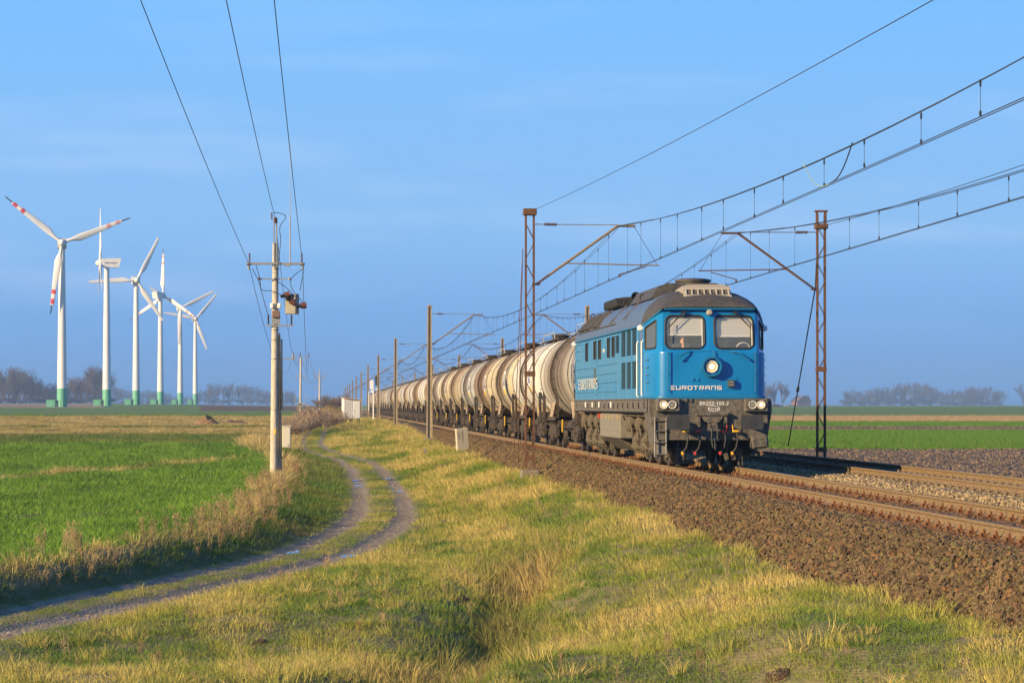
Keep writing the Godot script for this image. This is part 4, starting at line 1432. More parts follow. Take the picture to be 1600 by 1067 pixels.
func build_crew() -> void:
	var skin := mat("skin", 0.46, 0.25, 0.17, 0.55)
	var hairm := mat("hair", 0.035, 0.025, 0.02, 0.7)
	var cloth := mat("dark work jacket", 0.022, 0.025, 0.032, 0.9)
	var eye := mat("eye", 0.03, 0.02, 0.02, 0.3)
	for k in 2:
		var s := -1.0 if k == 0 else 1.0
		var turn := 0.22 if k == 0 else -0.10
		var t := thing("person", ["person in dark jacket behind the left windscreen, turned towards the desk", "person in dark jacket low behind the right windscreen by the control wheel"][k], "person", Vector3(T1 + s * 0.52, 2.24, -62.0 - 1.93), turn, "crew in the locomotive cab")
		if k == 1: t.position.y += 0.02
		# seated body: pelvis at the origin, facing +z
		var hd := Vector3(0, 0.78, 0.10)
		var b := nets([
			[Vector3(-0.07, 0.06, 0), Vector3(0.07, 0.06, 0), 0.13, 0.13],
			[Vector3(0, 0.08, 0), Vector3(0, 0.42, 0.03), 0.145, 0.155, Vector3(0.85, 1, 1.15)],
			[Vector3(-0.14, 0.50, 0.03), Vector3(0.14, 0.50, 0.03), 0.085, 0.085],
			[Vector3(-0.19, 0.49, 0.03), Vector3(-0.25, 0.24, 0.12), 0.065, 0.05], [Vector3(-0.25, 0.24, 0.12), Vector3(-0.17, 0.24, 0.40), 0.05, 0.036],
			[Vector3(0.19, 0.49, 0.03), Vector3(0.25, 0.24, 0.12), 0.065, 0.05], [Vector3(0.25, 0.24, 0.12), Vector3(0.17, 0.24, 0.40), 0.05, 0.036],
			[Vector3(-0.09, 0.06, 0.02), Vector3(-0.12, 0.08, 0.44), 0.095, 0.065], [Vector3(-0.12, 0.08, 0.44), Vector3(-0.12, -0.36, 0.42), 0.06, 0.045], [Vector3(-0.12, -0.40, 0.40), Vector3(-0.12, -0.42, 0.56), 0.045, 0.035],
			[Vector3(0.09, 0.06, 0.02), Vector3(0.12, 0.08, 0.44), 0.095, 0.065], [Vector3(0.12, 0.08, 0.44), Vector3(0.12, -0.36, 0.42), 0.06, 0.045], [Vector3(0.12, -0.40, 0.40), Vector3(0.12, -0.42, 0.56), 0.045, 0.035]],
			Vector3(-0.36, -0.50, -0.20), Vector3(0.36, 0.62, 0.64), 0.024, 0.05)
		part("clothed_body", b, cloth, t)
		b = nets([
			[Vector3(0, 0.52, 0.04), Vector3(0, 0.66, 0.07), 0.055, 0.052],
			[hd + Vector3(0, 0.02, -0.012), hd + Vector3(0, 0.035, -0.012), 0.095, 0.092, Vector3(1.12, 0.92, 0.98)],
			[hd + Vector3(0, -0.055, 0.025), hd + Vector3(0, -0.075, 0.045), 0.062, 0.045],
			[hd + Vector3(0, 0.012, 0.082), hd + Vector3(0, -0.022, 0.104), 0.010, 0.016],
			[hd + Vector3(-0.022, -0.05, 0.080), hd + Vector3(0.022, -0.05, 0.080), 0.012, 0.012],
			[hd + Vector3(-0.086, 0.0, -0.01), hd + Vector3(-0.09, -0.03, -0.005), 0.016, 0.011], [hd + Vector3(0.086, 0.0, -0.01), hd + Vector3(0.09, -0.03, -0.005), 0.016, 0.011]],
			hd + Vector3(-0.14, -0.28, -0.14), hd + Vector3(0.14, 0.15, 0.15), 0.0085, 0.018)
		var head := part("head", b, skin, t)
		for q in [-0.033, 0.033]:
			b = B.new()
			b.lathe([Vector2(0, 0.012), Vector2(0.009, 0.006), Vector2(0.011, 0.0)], Transform3D(Basis(Vector3.RIGHT, PI / 2), hd + Vector3(q, 0.012, 0.078)), 8)
			part("eye", b, eye, head)
		b = nets([[hd + Vector3(0, 0.055, -0.035), hd + Vector3(0, 0.06, -0.03), 0.093, 0.09, Vector3(1.02, 1.0, 0.9)], [hd + Vector3(0, 0.0, -0.07), hd + Vector3(0, 0.02, -0.07), 0.066, 0.07]], hd + Vector3(-0.14, -0.1, -0.17), hd + Vector3(0.14, 0.2, 0.12), 0.012, 0.02)
		part("hair", b, hairm, t)
		# hands resting on the desk edge: palm, four fingers and a thumb each
		for sx in [-1.0, 1.0]:
			var w := Vector3(sx * 0.17, 0.24, 0.41)
			var bones := [[w, w + Vector3(0, 0.0, 0.07), 0.026, 0.032, Vector3(0.8, 1.4, 1)]]
			for q in 4:
				var r := w + Vector3(-0.030 + q * 0.020, 0.004, 0.085)
				var ln: float = [0.05, 0.062, 0.066, 0.054][q] if sx < 0 else [0.054, 0.066, 0.062, 0.05][q]
				bones.append([r, r + Vector3(0, 0.004, ln * 0.55), 0.0095, 0.009])
				bones.append([r + Vector3(0, 0.004, ln * 0.55), r + Vector3(0, -0.018, ln), 0.009, 0.0075])
			bones.append([w + Vector3(-sx * 0.025, 0, 0.02), w + Vector3(-sx * 0.055, 0.0, 0.065), 0.012, 0.009])
			b = nets(bones, w + Vector3(-0.09, -0.06, -0.05), w + Vector3(0.09, 0.06, 0.19), 0.0065, 0.008)
			part("hand", b, skin, t)

# ---------------------------------------------------------------- tank wagons
# paint of a tank: u runs round the barrel (0.5 is the top), v along it; dirt is copied as spills, streaks and patches
func tank_paint(sd: int, base: Color, spill: Color, spill_w: float, grime: float, logo: bool) -> StandardMaterial3D:
	var key := "tank paint %d" % sd
	var im := Image.create(256, 256, false, Image.FORMAT_RGB8)
	var f := FastNoiseLite.new(); f.seed = sd; f.frequency = 0.02
	var g := FastNoiseLite.new(); g.seed = sd + 50; g.frequency = 0.05
	rng.seed = sd
	var cent := rng.randf_range(0.42, 0.58)
	var low := rng.randf_range(0.12, 0.36)
	var bands := []
	for k in 9: bands.append([rng.randf(), rng.randf_range(0.01, 0.045), rng.randf_range(0.62, 1.1)])
	for y in 256: # along
		var v := y / 255.0
		var ring := 1.0
		for q in bands:
			if absf(v - q[0]) < q[1]: ring = q[2]
		for x in 256: # round
			var up := 1.0 - absf(x / 255.0 - 0.5) * 2.0 # 1 at the top, 0 underneath
			var c := base * (0.90 + 0.14 * g.get_noise_2d(x, y)) * ring
			var streak := f.get_noise_2d(x * 0.18, y * 5.0) * 0.5 + 0.5
			var sp := smoothstep(spill_w * (0.6 + 0.8 * streak), 0.0, absf(v - cent) - spill_w * 0.25) * (0.78 + 0.22 * streak)
			sp *= smoothstep(low, low + 0.42, up + 0.35 * streak)
			c = c.lerp(spill, clampf(sp, 0.0, 1.0) * 0.96)
			var gr := clampf((streak - 0.42) * 2.4, 0.0, 1.0) * grime * (0.35 + 0.65 * smoothstep(0.45, 0.95, up + 0.25 * streak))
			c = c.lerp(Color(0.075, 0.045, 0.028), gr)
			if f.get_noise_2d(x * 2.0 + 400, y * 2.0) > 0.38: c = c.lerp(Color(0.24, 0.22, 0.19), 0.45)
			if logo:
				for sx in [0.25, 0.75]:
					var lx: float = (x / 255.0 - sx) * (1.0 if sx < 0.5 else -1.0)
					if absf(v - 0.24) < 0.035 and lx > -0.06 and lx < 0.05:
						c = Color(0.70, 0.70, 0.66)
						if absf(v - 0.24) < 0.025 and lx > -0.02 and lx < 0.04: c = Color(0.05, 0.08, 0.30) if (absf(v - 0.232) > 0.008 or lx < 0.0) else Color(0.7, 0.7, 0.66)
						if lx < -0.035: c = Color(0.75, 0.50, 0.04)
			c.a = 1.0
			im.set_pixel(x, y, c.clamp().linear_to_srgb())
	var m := StandardMaterial3D.new()
	m.albedo_texture = ImageTexture.create_from_image(im)
	m.roughness = 0.9
	m.metallic_specular = 0.18
	m.resource_name = key
	return m

func build_wagon(paint: Material, label: String) -> Node3D:
	var W := thing("tank_wagon", label, "wagon", Vector3.ZERO, 0.0, "tank wagons coupled behind the locomotive")
	var dirt := mat2("wagon frame", [0.022, 0.017, 0.013], [0.085, 0.066, 0.05], "fine", Vector3(0.8, 0.8, 0.8), 0.9)
	var tan := mat2("dusty saddle", [0.26, 0.19, 0.13], [0.40, 0.33, 0.25], "mid", Vector3(0.8, 0.8, 0.8), 0.85)
	var black := mat("black iron")
	var band := mat("tank hoop", 0.07, 0.06, 0.055, 0.7)
	var weld := mat("weld ring", 0.30, 0.24, 0.19, 0.7)
	var pale := mat("pale steel", 0.46, 0.45, 0.42, 0.6)
	var wheel := mat2("wheel steel", [0.06, 0.05, 0.04], [0.11, 0.09, 0.07], "fine", Vector3.ONE, 0.6, 0.4)
	var yel := mat("yellow lever", 0.62, 0.40, 0.03, 0.6)
	const R := 1.45
	const CY := 2.50
	var z0 := -0.95
	var z1 := -13.25
	var b := B.new()
	var rows := []
	var st := []
	for k in 7: # front dome
		var an := PI / 2 * k / 6.0
		st.append([z0 - 0.52 * (1.0 - sin(an)) * 0.0 - 0.55 + 0.55 * cos(an), R * sin(an)])
	for k in 14: st.append([lerpf(z0 - 0.55, z1 + 0.55, (k + 1) / 15.0), R])
	for k in 7:
		var an := PI / 2 * (6 - k) / 6.0
		st.append([z1 + 0.55 - 0.55 * cos(an), R * sin(an)])
	for s in st:
		var row := PackedVector3Array()
		for k in 41:
			var an := TAU * k / 40.0 - PI / 2
			row.append(Vector3(-cos(an) * maxf(s[1], 0.01), CY + sin(an) * maxf(s[1], 0.01), s[0]))
		rows.append(row)
	b.grid(rows)
	for k in b.t.size(): b.t[k] = Vector2(b.t[k].x, clampf((b.v[k].z - z0) / (z1 - z0), 0.0, 1.0))
	var tank := part("tank", b, paint, W)
	for z in [-1.75, -7.1, -12.45]:
		b = B.new()
		b.lathe([Vector2(R, -0.07), Vector2(R + 0.022, -0.06), Vector2(R + 0.022, 0.06), Vector2(R, 0.07)], Transform3D(Basis(Vector3.RIGHT, PI / 2), Vector3(0, CY, z)), 40)
		part("hoop", b, band, tank)
	for z in [-3.4, -5.2, -9.0, -10.8]:
		b = B.new()
		b.lathe([Vector2(R, -0.02), Vector2(R + 0.008, 0.0), Vector2(R, 0.02)], Transform3D(Basis(Vector3.RIGHT, PI / 2), Vector3(0, CY, z)), 40)
		part("weld_ring", b, weld, tank)
	# walkway and manhole on top
	b = B.new()
	b.box(Vector3(0, CY + R + 0.08, -7.1), Vector3(0.75, 0.04, 7.4))
	for z in [-3.6, -5.4, -8.8, -10.6]:
		for s in [-0.35, 0.35]: b.box(Vector3(s, CY + R, z), Vector3(0.05, 0.2, 0.05))
	var walk := part("walkway", b, dirt, W)
	b = B.new()
	for s in [-0.4, 0.4]: b.tube([Vector3(s, CY + R + 0.1, -4.5), Vector3(s, CY + R + 0.32, -4.6), Vector3(s, CY + R + 0.32, -9.6), Vector3(s, CY + R + 0.1, -9.7)], 0.018, 5)
	part("guard_rail", b, pale, walk)
	b = B.new()
	b.lathe([Vector2(0.32, -0.05), Vector2(0.32, 0.22), Vector2(0.36, 0.23), Vector2(0.36, 0.28), Vector2(0.0, 0.32)], Transform3D(Basis(), Vector3(0, CY + R, -6.4)), 16)
	part("manhole", b, dirt, W)
	for z in [-7.6, -8.2]:
		b = B.new()
		b.lathe([Vector2(0.1, 0.0), Vector2(0.1, 0.2), Vector2(0.14, 0.21), Vector2(0.14, 0.27), Vector2(0.0, 0.28)], Transform3D(Basis(), Vector3(0.2, CY + R, z)), 10)
		part("valve", b, dirt, W)
	# underframe
	b = B.new()
	b.box(Vector3(0, 1.02, -7.1), Vector3(0.6, 0.30, 12.8))
	for s in [-1.0, 1.0]:
		for zz in [-2.2, -12.0]: b.box(Vector3(s * 1.10, 1.02, zz), Vector3(0.09, 0.16, 2.9), Basis(), 0.012)
	for z in [-0.72, -13.48]: b.box(Vector3(0, 1.06, z), Vector3(2.6, 0.36, 0.22), Basis(), 0.02)
	for z in [-2.6, -11.6]: b.box(Vector3(0, 1.05, z), Vector3(2.2, 0.2, 0.18))
	part("underframe", b, dirt, W)
	# saddles: sloping plates that carry the tank ends
	for e in [[-2.5, 1.0], [-11.7, -1.0]]:
		for s in [-1.0, 1.0]:
			b = B.new()
			var zc: float = e[0]
			var dz: float = e[1]
			# sloping side sheet, its lower edge on the frame and its upper edge against the barrel
			b.quad(Vector3(s * 1.16, 1.08, zc + dz * 0.55), Vector3(s * 1.16, 1.08, zc - dz * 0.75), Vector3(s * 1.13, 1.62, zc - dz * 1.75), Vector3(s * 1.13, 1.62, zc - dz * 0.55))
			b.quad(Vector3(s * 1.16, 1.08, zc - dz * 0.75), Vector3(s * 0.4, 1.06, zc - dz * 0.75), Vector3(s * 0.4, 1.12, zc - dz * 1.75), Vector3(s * 1.13, 1.62, zc - dz * 1.75))
			b.prism([Vector2(s * 1.14, 1.08), Vector2(s * 0.2, 1.04), Vector2(s * 0.3, 1.08), Vector2(s * 0.75, 1.26), Vector2(s * 1.12, 1.60)], Transform3D(Basis(), Vector3(0, 0, zc + dz * 0.4)), 0.05)
			part("saddle", b, tan, W)
	b = B.new()
	b.box(Vector3(0, 1.14, -7.1), Vector3(0.5, 0.24, 1.6))
	part("centre_support", b, tan, W)
	# side frames: end posts with rungs, side ladder, levers and plates
	for s in [-1.0, 1.0]:
		for z in [-0.80, -13.40]:
			b = B.new()
			b.box(Vector3(s * 1.26, 1.50, z), Vector3(0.08, 0.95, 0.16), Basis(), 0.01)
			b.box(Vector3(s * 1.26, 1.50, z - 0.45 * signf(z + 7.1)), Vector3(0.05, 0.95, 0.06))
			b.tube([Vector3(s * 1.26, 2.05, z), Vector3(s * 1.20, 2.10, z), Vector3(s * 0.75, 2.10, z)], 0.018, 5)
			for y in [0.60, 0.85]: b.box(Vector3(s * 1.25, y, z), Vector3(0.26, 0.03, 0.30))
			b.box(Vector3(s * 1.33, 0.8, z + 0.16), Vector3(0.03, 0.5, 0.03))
			part("end_post", b, [dirt, black][int(s > 0)], W)
		b = B.new()
		for z in [-6.85, -7.35]:
			var arc := []
			for k in 9:
				var an := lerpf(-0.55, 1.2, k / 8.0)
				arc.append(Vector3(s * (R + 0.10) * cos(an), CY + (R + 0.10) * sin(an), z))
			b.tube([Vector3(s * 1.30, 1.05, z)] + arc, 0.02, 5)
		var ld := part("side_ladder", b, dirt, W)
		for k in 9:
			b = B.new()
			var an := lerpf(-0.75, 1.1, k / 8.0)
			var rr := R + 0.10
			b.box(Vector3(s * rr * cos(maxf(an, -0.45)), CY + rr * sin(an) , -7.1), Vector3(0.05, 0.02, 0.5))
			part("rung", b, dirt, ld)
		b = B.new()
		b.box(Vector3(s * 1.30, 0.80, -5.4), Vector3(0.05, 0.42, 0.10), Basis(Vector3.RIGHT, 0.3), 0.01)
		b.box(Vector3(s * 1.26, 1.30, -1.35), Vector3(0.06, 0.10, 0.35), Basis(Vector3.RIGHT, 0.4), 0.01)
		part("brake_lever", b, yel, W)
		b = B.new()
		b.box(Vector3(s * 1.16, 1.02, -2.2), Vector3(0.02, 0.15, 0.4))
		part("data_panel", b, pale, W)
		# open bracing between tank and frame near the ends
		b = B.new()
		for z in [-3.6, -4.4, -9.8, -10.6]: b.tube([Vector3(s * 1.1, 1.2, z), Vector3(s * 0.9, 1.48, z - 0.35 * signf(z + 7.1))], 0.03, 5)
		b.tube([Vector3(s * 1.02, 0.75, -3.0), Vector3(s * 1.02, 0.75, -11.2)], 0.035, 6)
		part("bracing", b, dirt, W)
	b = B.new()
	b.cyl(Vector3(-0.75, 0.78, -6.2), Vector3(-0.75, 0.78, -7.6), 0.20, -1.0, 12)
	part("air_reservoir", b, dirt, W)
	b = B.new()
	b.cyl(Vector3(-1.15, 0.82, -8.0), Vector3(1.15, 0.82, -8.0), 0.09)
	b.cyl(Vector3(-1.22, 0.82, -8.0), Vector3(-1.12, 0.82, -8.0), 0.15)
	part("outlet_pipe", b, dirt, W)
	for z in [0.0, -14.2]:
		for s in [-1.0, 1.0]:
			b = B.new()
			var d := -1.0 if z == 0.0 else 1.0
			b.cyl(Vector3(s * 0.875, 1.05, z + d * 0.62), Vector3(s * 0.875, 1.05, z + d * 0.06), 0.10)
			b.cyl(Vector3(s * 0.875, 1.05, z + d * 0.06), Vector3(s * 0.875, 1.05, z), 0.23, -1.0, 16)
			part("buffer", b, dirt, W)
	for zc in [-2.65, -11.55]:
		var bg := Node3D.new()
		bg.name = "bogie"
		W.add_child(bg, true)
		bg.position.z = zc
		for s in [-1.0, 1.0]:
			b = B.new()
			b.prism([Vector2(-1.35, 0.42), Vector2(-1.35, 0.64), Vector2(-1.0, 0.72), Vector2(-0.55, 0.82), Vector2(0.55, 0.82), Vector2(1.0, 0.72), Vector2(1.35, 0.64), Vector2(1.35, 0.42), Vector2(1.1, 0.52), Vector2(0.65, 0.52), Vector2(0.45, 0.40), Vector2(-0.45, 0.40), Vector2(-0.65, 0.52), Vector2(-1.1, 0.52)], Transform3D(Basis(Vector3.BACK, Vector3.UP, Vector3.LEFT), Vector3(s * 1.03 + 0.06, 0, 0)), 0.12)
			for z in [-0.9, 0.9]:
				for q in [-0.26, 0.26]:
					b.cyl(Vector3(s * 1.05, 0.36, z + q), Vector3(s * 1.05, 0.66, z + q), 0.10, -1.0, 10)
				b.cyl(Vector3(s * 0.95, 0.46, z), Vector3(s * 1.17, 0.46, z), 0.15, 0.13, 12)
			b.box(Vector3(s * 1.08, 0.34, 0), Vector3(0.10, 0.10, 0.9))
			part("side_frame", b, dirt, bg)
		for z in [-0.9, 0.9]:
			b = B.new()
			for s in [-1.0, 1.0]:
				b.lathe([Vector2(0.0, 0.07), Vector2(0.40, 0.07), Vector2(0.46, 0.06), Vector2(0.485, -0.07), Vector2(0.40, -0.07), Vector2(0.34, -0.02), Vector2(0.0, -0.02)], Transform3D(Basis(Vector3.BACK, -PI / 2 * s), Vector3(s * 0.76, 0.46, z)), 22)
			b.cyl(Vector3(-0.95, 0.46, z), Vector3(0.95, 0.46, z), 0.08)
			part("wheelset", b, wheel, bg)
	return W

func build_train() -> void:
	var cream := Color(0.52, 0.455, 0.335)
	var white := Color(0.56, 0.55, 0.50)
	var rust := Color(0.085, 0.030, 0.014)
	var ochre := Color(0.15, 0.078, 0.026)
	var paints := [
		[tank_paint(1, white, Color(0.062, 0.038, 0.027), 0.42, 0.6, false), "pale tank wagon with a broad brown-grimed barrel, coupled to the locomotive"],
		[tank_paint(2, Color(0.60, 0.60, 0.57), Color(0.16, 0.14, 0.11), 0.07, 0.3, true), "clean light tank wagon with blue and yellow badge, second behind the locomotive"],
		[tank_paint(3, cream, Color(0.075, 0.040, 0.022), 0.22, 0.7, true), "cream tank wagon with brown spill stains and a badge, third behind the locomotive"],
		[tank_paint(4, cream, rust, 0.40, 0.8, true), "tank wagon with a rust-brown streaked barrel, fourth behind the locomotive"],
		[tank_paint(5, Color(0.40, 0.41, 0.41), Color(0.10, 0.06, 0.035), 0.16, 0.7, true), "light grey tank wagon with brown stripes, fifth behind the locomotive"],
		[tank_paint(6, cream, ochre, 0.36, 0.8, false), "ochre-stained cream tank wagon, sixth behind the locomotive"],
		[tank_paint(7, Color(0.30, 0.22, 0.14), Color(0.08, 0.045, 0.025), 0.3, 0.8, false), "tan tank wagon"],
		[tank_paint(8, Color(0.56, 0.55, 0.52), rust, 0.14, 0.6, false), "white tank wagon"]]
	var z := -62.0 - 20.65
	var first: Node3D
	for k in 30:
		var q: Array = paints[k if k < 6 else [7, 3, 1, 6, 4, 7, 2, 0, 5, 1, 6, 7, 3][k % 13]]
		if k == 0:
			first = build_wagon(q[0], q[1])
			first.position = Vector3(T1, 0, z)
		else:
			var w := copy(first, Vector3(T1, 0, z), 0.0, q[1] if k < 6 else "far tank wagon, %s from the locomotive" % ["seventh", "eighth", "ninth", "tenth", "eleventh", "twelfth", "thirteenth", "fourteenth", "fifteenth", "sixteenth", "seventeenth", "eighteenth", "nineteenth", "twentieth", "twenty-first", "twenty-second", "twenty-third", "twenty-fourth", "twenty-fifth", "twenty-sixth", "twenty-seventh", "twenty-eighth", "twenty-ninth", "thirtieth and last"][k - 6], "tank_wagon")
			w.get_node("tank").material_override = q[0]
			if k > 7: # too small to show their fittings
				for c in w.get_children():
					for f in ["valve", "side_ladder", "brake_lever", "data_panel", "bracing", "outlet", "air_res", "manhole", "buffer", "centre"]:
						if String(c.name).begins_with(f): w.remove_child(c); c.free(); break
				for c in w.get_node("tank").get_children():
					if String(c.name).begins_with("weld"): c.get_parent().remove_child(c); c.free()
		z -= 14.35

# ---------------------------------------------------------------- overhead line
func insulator(b: B, a: Vector3, c: Vector3, r: float) -> void:
	var n := 5
	var d := (c - a).normalized()
	b.cyl(a, c, r * 0.4, -1.0, 8)
	for k in n:
		var p := a.lerp(c, (k + 0.5) / n)
		b.tube([p - d * 0.02, p, p + d * 0.02], [r * 0.5, r, r * 0.5], 10)

# arm of a mast: dir is +1 towards larger x; reach from mast to track centre
func bracket(M: Node3D, dir: float, reach: float, steel: Material, fine: bool) -> void:
	var ins := mat("brown insulator", 0.10, 0.045, 0.03, 0.4)
	var low := Vector3(dir * 0.2, 5.28, 0)
	var bend := Vector3(dir * reach, 7.12, 0)
	var d := (bend - low).normalized()
	var b := B.new()
	b.tube([low + d * 0.5, bend, bend + Vector3(dir * 0.55, 0.0, 0)], 0.040, 8)
	var arm := part("bracket_tube", b, steel, M)
	b = B.new()
	insulator(b, low, low + d * 0.5, 0.07)
	b.box(low, Vector3(0.25, 0.06, 0.06))
	part("insulator", b, ins, arm)
	b = B.new()
	insulator(b, Vector3(dir * 0.45, 7.16, 0), Vector3(dir * 0.85, 7.155, 0), 0.07)
	part("insulator", b, ins, arm)
	b = B.new()
	b.tube([Vector3(dir * 0.12, 7.16, 0), Vector3(dir * 0.45, 7.16, 0)], 0.016, 5)
	b.tube([Vector3(dir * 0.85, 7.155, 0), bend + Vector3(0, 0.03, 0)], 0.014, 5)
	part("tie_rod", b, steel, arm)
	var root := low.lerp(bend, 0.36)
	b = B.new()
	b.tube([root, Vector3(dir * (reach + 1.30), root.y - 0.06, 0)], 0.022, 6)
	var reg := part("registration_tube", b, steel, arm)
	b = B.new()
	var tip := Vector3(dir * (reach + 0.9), root.y - 0.1, 0.0)
	b.tube([tip, Vector3(dir * (reach + 0.05), 5.60, 0.0)], 0.016, 5)
	b.box(Vector3(dir * (reach + 0.05), 5.56, 0), Vector3(0.06, 0.10, 0.05))
	part("steady_arm", b, steel, reg)
	b = B.new()
	b.tube([bend + Vector3(dir * 0.5, 0, 0), Vector3(dir * (reach + 1.25), root.y - 0.05, 0)], 0.007, 4)
	part("stay_wire", b, mat("wire", 0.03, 0.032, 0.03, 0.6), reg)

func lattice_mast(label: String, at: Vector3, dir: float, reach: float, steel: Material, hgt: float, foot_y: float) -> Node3D:
	var M := thing("lattice_mast", label, "catenary mast", at)
	var b: B
	var w0 := 0.125
	for s in [-1.0, 1.0]:
		b = B.new()
		b.box(Vector3(s * w0, (hgt + foot_y) * 0.5, 0), Vector3(0.055, hgt - foot_y, 0.012))
		for z in [-0.07, 0.07]: b.box(Vector3(s * (w0 + 0.0), (hgt + foot_y) * 0.5, z), Vector3(0.06, hgt - foot_y, 0.02), Basis(), 0.004)
		part("leg", b, steel, M)
	var n := 12
	for k in n:
		var y0 := lerpf(foot_y + 0.35, hgt - 0.25, k / float(n))
		var y1 := lerpf(foot_y + 0.35, hgt - 0.25, (k + 0.8) / float(n))
		for z in [-0.085, 0.085]:
			b = B.new()
			var s := 1.0 if k % 2 == 0 else -1.0
			b.tube([Vector3(-s * w0, y0, z), Vector3(s * w0, y1, z)], 0.010, 4)
			part("lacing_bar", b, steel, M)
	for y in [foot_y + 0.28, lerpf(foot_y, hgt, 0.365)]:
		b = B.new()
		b.box(Vector3(0, y, 0), Vector3(2 * w0 + 0.09, 0.16, 0.20))
		part("batten_plate", b, steel, M)
	b = B.new()
	if dir > 0:
		b.box(Vector3(0, hgt - 0.02, 0), Vector3(0.42, 0.18, 0.36), Basis(), 0.02)
		b.box(Vector3(0, hgt + 0.08, 0), Vector3(0.40, 0.03, 0.36))
	else:
		b.box(Vector3(0, hgt - 0.40, 0), Vector3(0.42, 0.17, 0.34), Basis(), 0.02)
		for s in [-1.0, 1.0]: b.box(Vector3(s * 0.14, hgt - 0.10, 0), Vector3(0.07, 0.45, 0.1))
		b.box(Vector3(0, hgt + 0.10, 0), Vector3(0.42, 0.06, 0.16))
	part("head_plate", b, steel, M)
	b = B.new()
	b.box(Vector3(0, foot_y - 0.34, 0.1), Vector3(0.62, 0.5, 0.6), Basis(), 0.06)
	part("foundation", b, mat2("rough concrete", [0.13, 0.11, 0.08], [0.26, 0.23, 0.17], "fine", Vector3.ONE, 0.95), M)
	bracket(M, dir, reach, steel, true)
	return M

func concrete_mast(label: String, at: Vector3, dir: float, reach: float, conc: Material, steel: Material) -> Node3D:
	var M := thing("concrete_mast", label, "catenary mast", at, 0.0, "concrete catenary masts along the line")
	var hgt := 7.62
	var fy := -0.55
	var b := B.new()
	for s in [-1.0, 1.0]:
		b.prism([Vector2(s * 0.19, fy), Vector2(s * 0.11, fy), Vector2(s * 0.06, hgt), Vector2(s * 0.13, hgt)], Transform3D(Basis(), Vector3(0, 0, -0.11)), 0.22)
	b.prism([Vector2(-0.12, fy), Vector2(0.12, fy), Vector2(0.07, hgt), Vector2(-0.07, hgt)], Transform3D(Basis(), Vector3(0, 0, -0.03)), 0.06)
	b.box(Vector3(0, hgt + 0.03, 0), Vector3(0.26, 0.1, 0.22), Basis(), 0.03)
	part("mast_shaft", b, conc, M)
	b = B.new()
	b.box(Vector3(0, fy - 0.2, 0), Vector3(0.7, 0.45, 0.6), Basis(), 0.05)
	part("foundation", b, mats["rough concrete"], M)
	bracket(M, dir, reach, steel, false)
	return M

